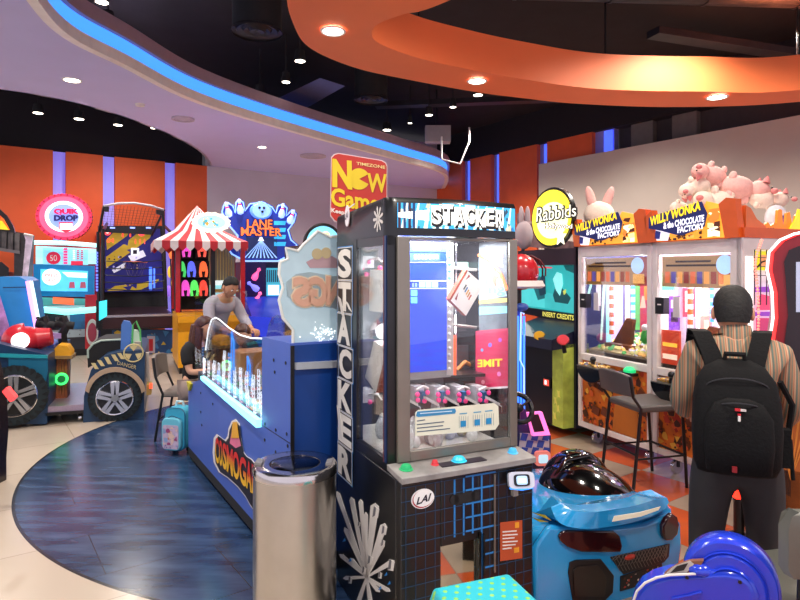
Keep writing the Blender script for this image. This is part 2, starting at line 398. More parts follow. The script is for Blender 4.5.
# orange ring
OR1 = mat('orange_ring_paint', 'f67f48', .55, var=.03, scale=2); RC = (3.35, 3.5)
zz = 3.8
def loop2(pts, n=7):
    N = len(pts); out = []
    for i in range(N):
        a, b, c, d = [Vector(pts[(i+k) % N]+(0,)) for k in (-1, 0, 1, 2)]
        for k in range(n):
            t = k/n; out.append(.5*((2*b)+(c-a)*t+(2*a-5*b+4*c-d)*t*t+(3*b-a-3*c+d)*t**3))
    return out
def zat(p, z): return Vector((p.x, p.y, z))
RO = loop2([(-.86, 4.6), (-.95, 5.41), (-.87, 5.96), (-.49, 6.49), (0, 6.84), (.88, 7.35), (1.52, 7.62), (2.37, 7.9), (3.76, 8.05), (5.2, 7.8), (7.4, 6.6), (8.4, 4.4), (7.0, 2.3), (4, 1.3), (1.1, 2.0), (-.4, 3.4)])
RI = loop2([(.02, 5.15), (-.19, 5.34), (-.26, 5.55), (-.2, 5.80), (.154, 6.17), (.65, 6.49), (1.37, 6.86), (2.4, 7.25), (3.67, 7.35), (4.86, 7.29), (6.7, 6.1), (7.2, 4.3), (6.0, 3.0), (4, 2.4), (1.9, 3.2), (.41, 4.87)])
mb = MB()
for (a, za, b, zb) in ((RI, zz+.43, RI, zz), (RI, zz, RO, zz), (RO, zz, RO, zz+.3), (RO, zz+.3, RI, zz+.43)):
    mb.grid([[zat(p, za) for p in a], [zat(p, zb) for p in b]], OR1, True)
mb.build('ceiling_ring', kind='structure')
mb = MB()
for p in (Vector((.2, 6.5, 0)), Vector((2.6, 7.6, 0)), Vector((5.0, 7.55, 0)), Vector((7.8, 4.5, 0)), Vector((4.0, 1.8, 0))):
    mb.cyl(zat(p, zz+.3), zat(p, 5.6), .012, BLK, n=6)
mb.build('trim_4', kind='structure')

# ducts, beams, diffusers in the dark ceiling
DUC = mat('dark_duct_metal', '2a282e', .45, .5, var=.3, scale=4)
def duct(p0, p1, r, label):
    mb = MB(); mb.cyl(p0, p1, r, DUC, n=20); d = Vector(p1)-Vector(p0); L_ = d.length
    for k in range(int(L_/1.2)+1):
        c = Vector(p0)+d*(k*1.2/L_); mb.cyl(c, c+d.normalized()*.04, r*1.04, DUC, n=20)
    mb.build('air_duct', label=label, category='duct')
duct((.2, 7.2, 5.2), (9, 7.8, 5.2), .28, 'long dark round air duct running above the orange ceiling ring')
for k, (a, b, c) in enumerate((((-1.6, 5.0, 4.95), (1.2, 6.7, 4.95), 'dark flat cable tray slanting over the ceiling lights'), ((3.5, 8.3, 4.85), (10, 10.5, 4.85), 'dark steel beam crossing above the orange ring'), ((-.5, 12.5, 5.0), (3.2, 12.0, 5.0), 'dark steel beam running near the back corner'))):
    mb = MB(); d = (Vector(b)-Vector(a)); u = Vector((-d.y, d.x, 0)).normalized()*.12
    mb.prism([Vector(a)-u, Vector(a)+u, Vector(a)+u+Vector((0, 0, .1)), Vector(a)-u+Vector((0, 0, .1))], d, DUC)
    mb.build('cable_tray' if k == 0 else 'ceiling_beam', label=c, category='tray' if k == 0 else 'beam')
mb = MB(); a = onz(520, 22, 5.0); mb.hexa([onz(x, y, z) for z in (4.75, 4.95) for x, y in ((268, 103), (320, 78), (345, 86), (296, 114))], mat('translucent_panel', '4a4a66', .4)); mb.build('bulkhead_panel', label='dull violet sheet panel hung among the dark ceiling lights', category='panel')
def diffuser(px, py, z, w, label, m, m2):
    c = onz(px, py, z); r = w/2/600*c.y; mb = MB()
    mb.lathe([(r, 0), (r*1.0, .03), (r*.86, .05), (r*.8, .02), (r*.6, .05), (r*.52, .015), (r*.36, .05), (r*.28, .01), (0.01, .04)], c, m)
    mb.lathe([(r*.97, .04), (r*.97, 5.56-z)], c, m2)
    mb.build('air_diffuser', label=label, category='air vent')
diffuser(257, 33, 4.75, 50, 'large dark round air diffuser left of the orange ceiling ring', DUC, BLKR)
diffuser(371, 101, 4.75, 34, 'smaller dark round air diffuser under the left rim of the orange ring', DUC, BLKR)
def flatvent(px, py, w, label):
    c = onz(px, py, 4.04); r = w/2/600*c.y; mb = MB()
    mb.lathe([(r, 0.01), (r, -.015), (r*.8, -.02), (r*.75, -.005), (r*.55, -.02), (r*.5, -.005), (r*.3, -.02), (.01, -.02)], c, paint('b8aec2', .6)); mb.build('air_diffuser', label=label, category='air vent')
flatvent(183, 119, 22, 'round white air diffuser in the white ceiling near the blue lit edge')
flatvent(313, 156, 26, 'round white air diffuser in the white ceiling nearest the red sign')
mb = MB(); c = onz(140, 104, 4.05); mb.lathe([(.07, 0), (.06, -.03), (.01, -.035)], c, WHT, 16); mb.build('smoke_detector', label='small white smoke detector on the white ceiling', category='smoke detector')
LAMPE = mat('lamp_face', 'fff6e6', .4, emit=9, ecol='fff2dc')
def downlight(px, py, z, w, label, group):
    c = onz(px, py, z); r = w/2/600*c.y
    t = thing('downlight', label, 'ceiling light', group=group, loc=(c.x, c.y, z))
    a = MB(); a.lathe([(r*.8, -.004), (r*1.0, -.012), (r*1.08, 0)], (0, 0, 0), WHT, 20); a.build('trim_ring', t)
    a = MB(); a.lathe([(.001, -.006), (r*.85, -.006)], (0, 0, 0), LAMPE, 20); a.build('lamp_lens', t)
for q in ((72, 80, 17), (262, 147, 9)): downlight(*q[:2], 4.05, q[2], ('larger' if q[0] == 72 else 'smaller, farther')+' glowing downlight recessed in the white ceiling', None)
for q in ((333, 31, 24, 'left'), (477, 81, 19, 'middle'), (717, 97, 20, 'right')): downlight(*q[:2], 3.79, q[2], q[3]+'most glowing downlight in the orange ceiling ring' if q[3] != 'middle' else 'glowing downlight in the middle of the orange ceiling ring', None)
def spot(px, py, w, group, label, z=4.75):
    c = onz(px, py, z); r = w/2/600*c.y
    t = thing('track_spotlight', label, 'spotlight', group=group, loc=(c.x, c.y, z))
    a = MB(); a.cyl((0, 0, .0), (0, 0, .16), r*1.25, BLKR, r*.9, 14); a.cyl((0, 0, .16), (0, 0, 5.56-z), .012, BLKR, n=6); a.build('housing', t)
    a = MB(); a.lathe([(.001, -.004), (r, -.004)], (0, 0, 0), LAMPE, 16); a.build('lamp_lens', t)
gl = 'black spotlight hanging in the dark gap above the orange left wall'
for q in ((38, 113, 9), (79, 119, 9), (118, 125, 8), (155, 128, 8), (28, 145, 8), (115, 154, 10), (186, 164, 8), (82, 152, 4), (152, 160, 4)): spot(*q, 'spotlights above the left wall', gl, 4.6)
gl = 'black spotlight shining in the dark ceiling between the blue edge and the orange ring'
for q in ((108, 24, 12), (102, 2, 12), (300, 61, 10), (286, 82, 8), (260, 94, 9), (387, 130, 8), (429, 115, 7), (410, 123, 4), (453, 107, 6)): spot(*q, 'spotlights between the blue edge and the ring', gl)
spot(478, 95, 9, None, 'black spotlight just below the middle of the orange ring', 4.7)
spot(668, 121, 10, None, 'black spotlight high over the grey right wall, left one of two', 4.9)
spot(743, 105, 10, None, 'black spotlight high over the grey right wall, right one of two', 4.9)
mb = MB()
c = at(437, 132, 13); mb.box(c.x-.25, c.x+.3, 13, 13.3, c.z-.2, c.z+.15, paint('8f8a90', .6)); mb.tube([c+Vector((.1, 0, -.1)), c+Vector((.1, -.05, -.6)), c+Vector((.5, -.05, -.7)), c+Vector((.7, 0, -.2)), c+Vector((.7, 0, .1))], .02, WHT, 6)
mb.cyl(c+Vector((0, .1, .15)), (c.x, 13.1, 5.6), .02, BLK, n=6)
mb.build('junction_box', label='grey electrical box with a white cable loop near the back corner ceiling', category='electrical box')
# ================================================================== THINGS ALONG THE LEFT
def Fat(px, depth, deg): return Frame((px-400)/600*depth, depth, deg)
RED = mat('red_plastic', 'c81e2c', .3, coat=.3); DBL = paint('16345c', .4); YEL = paint('f0b81e', .4)
CAST = BLKR
def casters(t, F, pts, r=.035, cat=None):
    for x, y in pts:
        m = MB(); m.cyl((x-.014, y, r), (x+.014, y, r), r, CHR, n=14); m.box(x-.02, x+.02, y-.012, y+.012, r, r*2.6, BLK); m.build('caster', t)

# ---- round-headed ticket game (34-98)
F = Fat(36, 11.1, 22); t = thing('redemption_game', 'blue ticket game cabinet topped with a round pink and white lit disc', 'arcade machine', F)
W = F.f(97, 300).x; H = F.f(60, 244).z; D = 1.1
m = MB(); m.box(0, W, .3, D, .12, H, RED); m.box(0, W, .0, D, .12, .95, paint('2a2c38')); m.box(.04, W-.04, -.01, 0, .35, .95, paint('b8c4d0')); m.box(.12, W*.45, -.02, -.01, .5, .85, paint('20242e')); m.box(W*.55, W*.92, -.02, -.01, .5, .85, paint('2c6aa0'))
m.collage([(.04, -.012, .35), (W-.04, -.012, .35), (W-.04, -.012, .95), (.04, -.012, .95)], [paint('444a55'), paint('98a2ae'), WHT], 50, 3, .003, (.02, .06))
m.box(.05, W-.05, 0, D, 0, .12, BLK); m.build('body', t)
m = MB(); m.fp(F, [(36, 246), (96, 249), (97, 264), (36, 264)], .28, glow('9ce8f2', 1.1), .02)
m.fp(F, [(43, 248), (88, 250), (88, 265), (43, 265)], .26, glow('7fc4da', 1.0), .01)
cc = F.f(53.5, 258, .24); m.disc(cc, .12, glow('b01c3a', 1), .01); m.ftext(F, '50', [(50, 261), (57, 261), (57, 255), (50, 255)], .225, WHT)
for k in range(6): m.fp(F, [(63.5, 248+k*2.8), (67.5, 248+k*2.8), (67.5, 250+k*2.8), (63.5, 250+k*2.8)], .24, glow('d83070', 1.2), .01)
for k in range(5):
    for q in (0, 4, 8): m.fp(F, [(73+q, 250+k*2), (75+q, 250+k*2), (75+q, 251.2+k*2), (73+q, 251.2+k*2)], .24, glow('c03050' if q else 'e8f4ff', 1), .01)
m.fp(F, [(71, 261), (83, 261), (83, 265), (71, 265)], .24, glow('c22040', 1), .01)
m.build('back_panel', t)
m = MB(); m.fp(F, [(34, 264), (95, 266), (94.5, 297), (34, 296)], .2, mat('blue_bezel', '1579b8', .35, emit=.25), .06)
m.fp(F, [(40.5, 269), (88, 271), (87.5, 291.5), (40.5, 291)], .14, glow('4fb6de', 1.15), .012)
c2 = F.f(51.5, 277, .12); m.disc(c2, .155, glow('f4f4f4', 1.1), .01)
m.ftext(F, 'PRESS', [(45, 277), (58, 277), (58, 273.5), (45, 273.5)], .1, glow('d03040', 1)); m.ftext(F, 'FAST!', [(46, 282), (57, 282), (57, 278.5), (46, 278.5)], .1, glow('d03040', 1))
m.fp(F, [(62, 272), (87, 273), (87, 278), (68, 277)], .125, glow('d8f2fa', 1.2), .008)
for a in (72, 83): m.fp(F, [(a-3, 288), (a+3, 288), (a+2.4, 282), (a-2.4, 282)], .125, glow('a04a60', .8), .008)
m.build('screen', t)
m = MB(); m.fp(F, [(35, 297), (96, 299), (96, 312), (35, 310)], .15, mat('teal_interior', '4fa8a8', .3, emit=.3), .01)
m.build('inner_panel', t)
m = MB(); m.tube([F.f(34, 242.5, .1), F.f(66, 243, .05), F.f(98, 245.5, .1)], .04, glow('a8fbff', 2.2), 8); m.build('light_bar', t); m = MB()
m.tube([F.f(37, 309, -.1), F.f(66, 312, -.22), F.f(96, 309.5, -.1)], .055, glow('86fff0', 2.4), 8); m.build('light_bar', t)
m = MB(); m.fp(F, [(53, 297), (74, 298.5), (74, 305), (53, 303.5)], .1, glow('e8603a', 1.1), .02); m.build('ticket_notice', t)
m = MB(); c = F.f(92.5, 332, .0); m.box(W-.2, W, -.03, 0, .12, 1.15, RED); m.disc(c+Vector((0, -.04, 0)), .21, WHT, .02, sx=.5, sz=1.2); m.disc(c+Vector((0, -.06, 0)), .15, paint('b04058'), .01, sx=.5, sz=1.2); m.build('side_trim', t)
m = MB(); c = F.f(65.5, 217.5, .35); R = .48
n = 44; pts = []
for k in range(n*2):
    a = PI*k/n; r = R*(1.0 if k % 2 else .965); pts.append(c+Vector((r*math.cos(a), 0, r*math.sin(a)*.93)))
m.prism(pts, (0, -.18, 0), glow('dc2a50', 1.2), paint('9a2038'))
m.disc(c+Vector((0, -.18, 0)), R*.86, glow('f05074', 1.3), .01, 36, sz=.93)
for k in range(26):
    a = 2*PI*k/26; m.disc(c+Vector((R*.93*math.cos(a), -.185, R*.865*math.sin(a))), .022, glow('8a1030', .8), .004, 4, a0=a)
m.disc(c+Vector((0, -.19, 0)), R*.66, glow('f8fdff', 2.2), .012, 36, sz=.93); m.disc(c+Vector((0, -.202, 0)), R*.53, glow('7f96f0', 1.15), .01, 36, sz=.93)
m.ftext(F, 'QUIK', [(54.5, 214.5), (77.5, 214.5), (77.5, 209), (54.5, 209)], .11, glow('c01548', 1), off=.07); m.ftext(F, 'DROP', [(54.5, 220.5), (77.5, 220.5), (77.5, 215.5), (54.5, 215.5)], .11, paint('241a6a'), off=.07)
m.fp(F, [(59, 222), (73, 222), (73, 229.5), (66, 233), (59, 229.5)], .115, glow('b9324a', 1), .01); m.fp(F, [(60, 223.5), (72.5, 223.5), (72.5, 229.5), (60, 229.5)], .1, glow('fff4ee', 1.6), .01)
m.build('round_sign', t)

# ---- basketball game (97-178)
F = Fat(100, 11.2, 25); t = thing('basketball_game', 'tall black basketball game with a netted top and a blue and yellow backboard', 'arcade machine', F)
Wb = F.f(173, 330).x; YB = 1.9; ST = paint('1a1b20', .3)
m = MB(); m.fp(F, [(100, 330), (176, 332), (176, 356), (100, 356)], 0, ST, -.5)
m.fp(F, [(112, 329), (174, 330), (174, 355), (112, 354)], -.02, paint('1f4f86', .4), .02)
m.collage([F.f(112, 354, -.045), F.f(174, 355, -.045), F.f(174, 330, -.045), F.f(112, 329, -.045)], [paint('d8b838'), paint('3f86c0'), paint('1f4f86')], 26, 5, .003, (.05, .2))
m.fp(F, [(147, 336), (155, 336), (155, 353), (147, 353)], -.05, paint('c9c2d0'), .01); m.fp(F, [(149, 351), (153, 351), (153, 339), (149, 339)], -.062, RED, .004)
m.box(.05, Wb-.05, .05, YB, 0, .12, BLK)
m.build('cabinet', t)
m = MB(); z1 = F.f(105, 317, -.05).z; z0 = F.f(105, 328, -.05).z
m.box(.02, Wb+.02, -.25, -.2, z0, z1, mat('maroon_lip', '3a1a22', .4)); m.box(0, Wb+.02, -.26, -.18, z1, z1+.04, mat('silver_rail', 'd0ccd6', .25, .7)); m.box(0, Wb+.02, -.26, -.18, z0-.03, z0, ST); m.box(0, .05, -.26, YB, z0, z1, ST); m.box(Wb-.03, Wb+.02, -.26, YB, z0, z1, ST)
m.hexa([(.05, -.2, z0), (Wb-.03, -.2, z0), (Wb-.03, YB, z0+.3), (.05, YB, z0+.3), (.05, -.2, z0+.03), (Wb-.03, -.2, z0+.03), (Wb-.03, YB, z0+.33), (.05, YB, z0+.33)], paint('2c1a26', .5)); m.build('ball_ramp', t)
m = MB(); q = [(105, 292), (163, 291), (160, 229), (105, 227)]
m.fp(F, [(100, 310), (168, 309), (164, 226), (101, 226)], YB-.25, BLKR, .04); m.fp(F, q, YB-.3, mat('board_navy', '1a1a6a', .3, emit=.35), .04); z = YB-.36
quad = [F.f(a, b, z) for a, b in q]
for pl in ([(107, 250), (127, 236), (131, 229), (118, 228), (106, 240)], [(106, 268), (122, 258), (138, 247), (150, 238), (152, 231), (140, 231), (124, 244), (106, 257)], [(107, 291), (140, 290), (158, 282), (159, 279), (140, 283), (115, 286)]): m.fp(F, pl, z, glow('a88c24', .6), .004)
for pl in ([(112, 270), (126, 262), (124, 268), (114, 273)], [(128, 256), (143, 250), (146, 256), (132, 262)]): m.fp(F, pl, z-.008, glow('c8c8d8', .7), .004)
m.collage([F.f(107, 270, z-.01), F.f(140, 270, z-.01), F.f(140, 256, z-.01), F.f(107, 256, z-.01)], [paint('d8c890'), paint('1a1440'), glow('a09ad0', .6)], 22, 8, .003, (.04, .12))
m.fp(F, [(131, 248), (139, 248), (139, 255), (131, 255)], z-.012, glow('e8e8f0', 1), .004); m.fp(F, [(133, 250), (137, 250), (137, 254), (133, 254)], z-.02, paint('15122a'), .004)
for (x, y) in ((107.5, 232), (141.5, 233)): m.disc(F.f(x, y, z-.01), .07, glow('ff4a50', 1.8), .02); m.disc(F.f(x, y, z-.035), .03, glow('ffe8e0', 2), .02)
for s_, q in (('11', [(122, 237), (131, 237), (131, 231), (122, 231)]), ('04', [(107, 243), (114, 243), (114, 238), (107, 238)]), ('111', [(135, 244), (145, 244), (145, 239), (135, 239)])): m.ftext(F, s_, q, z-.01, glow('ff4a38', 1.8))
rb_ = random.Random(2)
for k in range(16): 
    a, b = rb_.uniform(108, 150), rb_.uniform(236, 288); m.fp(F, [(a, b), (a+rb_.uniform(4, 10), b-rb_.uniform(1, 4)), (a+rb_.uniform(2, 8), b+rb_.uniform(2, 5))], z-.004, mat('board_navy', '1a1a6a'), .004)
m.build('backboard', t)
m = MB(); c = F.f(135, 262, YB-.7); m.torus((c.x, c.y, c.z), .23, .012, glow('c05a28', .5), Matrix.Rotation(PI/2, 3, 'X')); m.box(c.x-.05, c.x+.05, c.y+.22, c.y+.34, c.z-.04, c.z+.01, BLK)
for k in range(12):
    a = 2*PI*k/12; m.cyl((c.x+.23*math.cos(a), c.y+.23*math.sin(a), c.z), (c.x+.13*math.cos(a+.5), c.y+.13*math.sin(a+.5), c.z-.3), .003, mat('net_grey', '6a6474', .8), n=5)
m.build('hoop', t)
m = MB(); PH = F.f(105, 206).z
for x in (.03, Wb+.0): m.cyl((x, 0, z1), (x*.96+.02, .15, PH-.45), .03, ST); m.cyl((x*.96+.02, .15, PH-.45), (x*.9+.06, YB-.3, 2.6), .03, ST)
m.tube([F.f(104, 206, .1), F.f(118, 203.5, .1), F.f(134, 203, .1), F.f(150, 205.5, .1), F.f(164, 210, .1)], .022, mat('pale_net_rail', 'c8c2c8', .5), 6)
m.cyl(F.f(104, 206, .1), F.f(99, 232, .4), .025, ST); m.cyl(F.f(164, 210, .1), F.f(152, 235, YB-.4), .025, ST); m.cyl(F.f(98, 232, .3), F.f(99, 330, 0), .03, ST); m.cyl(F.f(163, 211, .1), F.f(166, 300, .1), .028, ST)
m.fp(F, [(103, 207), (109, 207), (109, 212), (105, 212)], .12, ST, .08); m.fp(F, [(156, 210), (163, 211), (162, 216), (156, 214)], .12, ST, .08)
m.fp(F, [(98, 226), (152, 228), (153, 235), (98, 232)], YB-.4, ST, .06); m.build('frame', t)
for k in range(4): pass
m = MB()
for k in range(16):
    a = lerp(106, 160, k/15); m.cyl(F.f(a, 204+k*.35, .1), F.f(lerp(103, 154, k/15), 228, YB-.4), .003, mat('net_cord', '6a4a48', .9), n=4)
for k in range(1, 8):
    v = k/8; m.cyl(F.f(lerp(104, 99, v), lerp(206, 226, v), lerp(.1, YB-.4, v)), F.f(lerp(164, 154, v), lerp(210, 230, v), lerp(.1, YB-.4, v)), .003, MATS['net_cord'], n=4)
m.build('net', t)
m = MB()
for k, y in enumerate((259, 266, 273, 280, 287)): m.tube([F.f(104, y+2, .12), F.f(135, y+3.5, 0), F.f(165, y+1, .12)], .010, BLK, 5)
m.build('guard_rail', t)
m = MB()
for y in range(252, 272, 3): m.fp(F, [(96, y), (98, y), (98, y+2), (96, y+2)], 0, glow('5a6cff', 2.4), .02)
for y in range(274, 290, 3): m.fp(F, [(96, y), (98, y), (98, y+2), (96, y+2)], 0, glow('5a6cff', 2.4), .02)
m.fp(F, [(149, 267), (152, 267), (152, 290), (149, 290)], YB-.5, glow('4a78ff', 2.2), .03); m.fp(F, [(153.5, 268), (155, 268), (155, 288), (153.5, 288)], YB-.5, glow('4a78ff', 2.2), .03)
for x in (110, 130, 146): m.fp(F, [(x, 227), (x+5, 227.2), (x+5, 228.6), (x, 228.4)], YB-.6, glow('8aa0ff', 2.5), .02)
m.build('led_strip', t)
m = MB(); m.fp(F, [(97, 302), (107, 300), (107, 316), (97, 322)], -.28, glow('3fd0e0', 1.2), .02); m.fp(F, [(96, 300), (99, 300), (99, 325), (96, 330)], -.3, ST, .03); m.build('ticket_door', t)

# ---- circus tent ticket game (150-245)
F = Fat(178, 9.6, 24); t = thing('circus_game', 'red and yellow circus game under a red and white striped tent top', 'arcade machine', F)
xl = F.f(178, 300).x; xr = F.f(243, 300).x; D = 1.5; zt = F.f(200, 242).z; zc = F.f(200, 312).z; D = 1.1
m = MB(); GC = mat('game_yellow', 'f0a818', .35); m.box(-.02, xr+.03, -.35, D, .1, zc-.04, GC); m.hexa([(-.02, -.35, zc-.28), (xr+.03, -.35, zc-.28), (xr+.03, 0, zc-.28), (-.02, 0, zc-.28), (-.02, -.35, zc-.14), (xr+.03, -.35, zc-.14), (xr+.03, 0, zc), (-.02, 0, zc)], GC)
m.prism([(.08, -.36, .3), (xr-.08, -.36, .3), (xr-.08, -.36, zc-.35), (.4, -.36, zc-.3), (.08, -.36, zc-.45)], (0, -.01, 0), paint('2a62a8')); m.box(0, xr, -.3, D, 0, .1, BLK)
m.collage([F.f(182, 322, -.26), F.f(240, 322, -.26), F.f(240, 316, -.16), F.f(182, 316, -.16)], [paint('c83a50'), paint('e86a60'), paint('e8d8e0')], 22, 2, .01, (.06, .16)); m.build('cabinet', t)
m = MB()
for x in (0, xr*.53, xr): m.box(x-.035, x+.035, 0, .07, zc, zt, RED if x != xr*.53 else BLK)
m.box(-.035, .035, D-.07, D, zc, zt, RED); m.box(xr-.035, xr+.035, D-.07, D, zc, zt, RED); m.box(-.03, xr+.03, 0, D, zt-.04, zt, RED); m.build('post', t)
m = MB(); m.box(.02, xr*.53, .7, .75, zc, zt, BLKR); m.box(.04, .06, .1, .7, zc, zt, BLKR)
cols = ['e050c0', 'e85a4a', '48c860', '5a6af0', 'ee6838', 'e050c0', '58e060', 'e84838']
for i, (x, y) in enumerate(((186.5, 251), (202, 251), (181.5, 271), (191.5, 271), (203.5, 271), (185.5, 290), (194.5, 290), (203.5, 290))):
    c = F.f(x, y, .5); g = glow(cols[i], 1.1)
    m.box(c.x-.1, c.x+.1, .55, .7, c.z-.12, c.z+.17, paint('181016', .5)); m.ball(c+Vector((0, .05, .08)), (.06, .05, .09), g, 8, 6)
    for sx in (-.04, .04): m.tube([c+Vector((sx, .02, .08)), c+Vector((sx*1.3, 0, -.02)), c+Vector((sx, 0, -.1))], .022, g, 6)
m.build('target_rack', t)
m = MB(); m.box(xr*.53, xr, .9, .95, zc, zt, glow('6a5a48', .5)); 
for k in range(9):
    x = xr*.56+k*xr*.047; m.box(x, x+.012, .86, .88, zc+.3, zt-.1, mat('brass', 'c8a868', .3, .8))
m.box(xr*.57, xr*.97, .6, .85, zc+.1, zc+.42, glow('8ad0d8', .7)); m.box(xr*.6, xr*.95, .5, .6, zc+.42, zc+.5, glow('e0f0f0', .9)); m.disc((xr*.8, .3, zc+.25), .08, glow('d8e0f0', .8), .02); m.box(xr*.56, xr*.98, .3, .4, zc+.3, zc+.36, paint('b89a4a')); m.build('coin_field', t)
for (x, y, c_) in ((170, 253, 'e8783a'), (169, 272, 'e8b83a'), (168, 291, '8a60d0'), (173, 262, 'e0503a'), (173, 283, 'd8a030')):
    m = MB(); c = F.s_(x, y, -.0); m.ball((.02, c.y, c.z), (.05, .09, .12), glow(c_, 1), 8, 6); m.build('side_light', t)
m = MB(); m.box(-.0, .01, .1, D-.1, zc, zt, BLKR); m.build('side_window', t)
m = MB(); apex = F.f(197, 206, D*.45); e = .22; z0 = zt; rim = []
def tentpt(x, y): return Vector((x, y, z0))
loop = [(-e-.15, -e-.1), (xr+.03, -e-.1), (xr+.03, D), (-e-.15, D+e)]
RS = paint('c4202e', .5); WS = paint('efe4e2', .5)
for a, b in zip(loop, loop[1:]+loop[:1]):
    nn = 12
    for k in range(nn):
        p = Vector((*a, 0)).lerp(Vector((*b, 0)), k/nn); q = Vector((*a, 0)).lerp(Vector((*b, 0)), (k+1)/nn); mm = RS if k % 2 else WS
        P = [Vector((p.x, p.y, z0)), Vector((q.x, q.y, z0))]; ax = Vector((apex.x, apex.y, apex.z)); mid = [v.lerp(ax, .45)+Vector((0, 0, -.1)) for v in P]
        m.grid([P, mid, [ax+Vector((0, 0, .01)), ax]], mm)
        cc = (P[0]+P[1])/2; m.face([P[0], P[1], P[1]+Vector((0, 0, -.1)), cc+Vector((0, 0, -.16)), P[0]+Vector((0, 0, -.1))], mm)
m.build('tent_top', t)
m = MB(); c = F.f(211, 222.5, -.38)
m.prism([c+Vector((.3*math.cos(PI*k/16)*(1 if k % 2 else .93), 0, .165*math.sin(PI*k/16)*(1 if k % 2 else .9))) for k in range(32)], (0, -.06, 0), glow('fff0dc', 1.5)); m.disc(c+Vector((0, -.065, 0)), .22, glow('a8e0e8', 1.4), .01, sz=.5)
m.collage([F.f(203, 226, -.46), F.f(220, 226, -.46), F.f(220, 218, -.46), F.f(203, 218, -.46)], [glow('e8a040', 1), glow('4aa8c0', 1), glow('60b060', 1)], 16, 4, .004, (.1, .3)); m.build('lit_badge', t)

# ---- bowling pin ticket game
F = Fat(245, 10.75, 24); t = thing('bowling_game', 'blue lit bowling game with four glowing pins around its top sign', 'arcade machine', F)
NEON = glow('5a8cff', 2.4)
m = MB(); NB = mat('night_blue_body', '141a44', .35); x1 = F.f(300, 330).x; m.box(-.05, x1, .1, .9, .1, F.f(260, 262).z, NB); m.hexa([(0, -.9, .1), (x1, -.9, .1), (x1, .1, .1), (0, .1, .1), (0, -.9, .75), (x1, -.9, .75), (x1, .1, 1.15), (0, .1, 1.15)], mat('glow_blue_body', '1c2a9a', .3, emit=.4)); m.box(0, x1, -.8, .85, 0, .1, BLK); m.build('cabinet', t)
m = MB(); y = .08
out = [(228, 224), (222, 212), (224, 205), (228, 203), (233, 206), (235, 213), (236, 203), (238, 200), (243, 202), (245, 211), (250, 204), (262, 202), (272, 207), (276, 213), (278, 206), (283, 204), (287, 208), (286, 216), (292, 210), (296, 214), (294, 222), (288, 230), (291, 240), (297, 245), (288, 256), (278, 261), (245, 261), (232, 254), (224, 243), (236, 243), (238, 236)]
m.fp(F, out, y, mat('sign_deep_blue', '1a2f8a', .35, emit=.5), .12); m.build('top_sign', t, fixn=True)
m = MB(); m.tube([F.f(a, b, y-.13) for a, b in out], .014, glow('7aa4ff', 2.6), 5, True); m.build('neon_outline', t)
m = MB()
for a, b, r in ((228, 211, -.25), (240, 208, -.1), (282, 212, .15), (291, 218, .35)):
    c = F.f(a, b, y-.15); R_ = Matrix.Rotation(r, 3, 'Y')
    m = MB(); m.lathe([(.001, -.12), (.05, -.1), (.065, -.03), (.03, .05), (.024, .08), (.04, .12), (.02, .16), (.001, .165)], c, glow('9ab8ff', 1.3), 12, R_); m.lathe([(.032, .045), (.03, .075)], c, glow('e04060', 1.2), 12, R_); m.build('pin', t)
m = MB(); c = F.f(261, 211, y-.13); m.ball(c, (.2, .06, .15), glow('5a8aff', 1.2), 20, 12); m.disc(c+Vector((0, -.055, 0)), .16, glow('7ca8ff', 1.1), .008, sz=.8)
for dx, dz in ((-.04, .05), (.04, .05), (.01, -.02)): m.disc(c+Vector((dx, -.07, dz)), .024, paint('0a0a20'), .006)
m.build('bowling_ball', t)
m = MB()
for tt, q in (('LANE', [(247, 227.5), (272, 228), (272, 220), (247, 219.5)]), ('MASTER', [(241, 235.5), (281, 236), (281, 228.5), (241, 227.5)])): m.ftext(F, tt, q, y-.2, paint('1a1440', .5), off=.08, d=.002); m.ftext(F, tt, q, y-.2, glow('f0703a', 1.3), off=.02, d=.02)
for x0, x1_ in ((274, 286),):
    for k, yy in enumerate((221, 228, 235, 242)): m.fp(F, [(x0, yy), (x1_, yy), (x1_-1, yy+4), (x0, yy+4)], y-.13, glow('2fa0d8', 1.2), .01)
cx, cy = 261, 240
m.fp(F, [(246, 258), (277, 259), (277, 238), (246, 237)], y-.13, glow('1a2a5a', .8), .01)
for k in range(9):
    a = 244+k*4; m.fp(F, [(a, 258), (a+1.3, 258), (cx+.4, 240), (cx, 240)], y-.145, glow('8ab4ff', 1.4), .004)
m.fp(F, [(cx-3, 241), (cx+3, 241), (cx+1, 237), (cx-1, 237)], y-.15, glow('e0ecff', 2), .004); m.build('sign_art', t)
m = MB(); m.fp(F, [(244, 262), (266, 262), (266, 318), (246, 312)], .08, mat('dark_violet_glass', '1a1040', .25, emit=.5), .02); m.fp(F, [(266, 268), (281, 268), (281, 296), (266, 296)], .08, glow('3aa0b8', .9), .03)
for (x, yy, r, c_) in ((256, 275, .5, 'ff5a9a'), (254, 287, -.9, '7a7aff'), (257, 299, .5, 'ff6aa0')):
    c = F.f(x, yy, .02); R_ = Matrix.Rotation(r, 3, 'Y'); m.lathe([(.001, -.11), (.05, -.09), (.06, -.03), (.028, .05), (.022, .08), (.038, .12), (.001, .15)], c, glow(c_, 1.2), 12, R_)
m.fp(F, [(268, 285), (279, 285), (279, 295), (268, 295)], .04, glow('d8e8f0', 1.1), .01)
for k in range(7): m.fp(F, [(267+k*2, 270), (268+k*2, 270), (268+k*2, 282), (267+k*2, 282)], .04, glow('20304a', .5), .01)
m.build('playfield', t)
m = MB(); m.tube([F.s_(248, 308, .3)+Vector((0, 0, 0)) if 0 else F.f(248, 308, -.1), F.f(262, 308, -.3), F.f(267, 318, -.5), F.f(280, 320, -.6), F.f(283, 326, -.7)], .03, glow('4ad0ff', 2), 6)
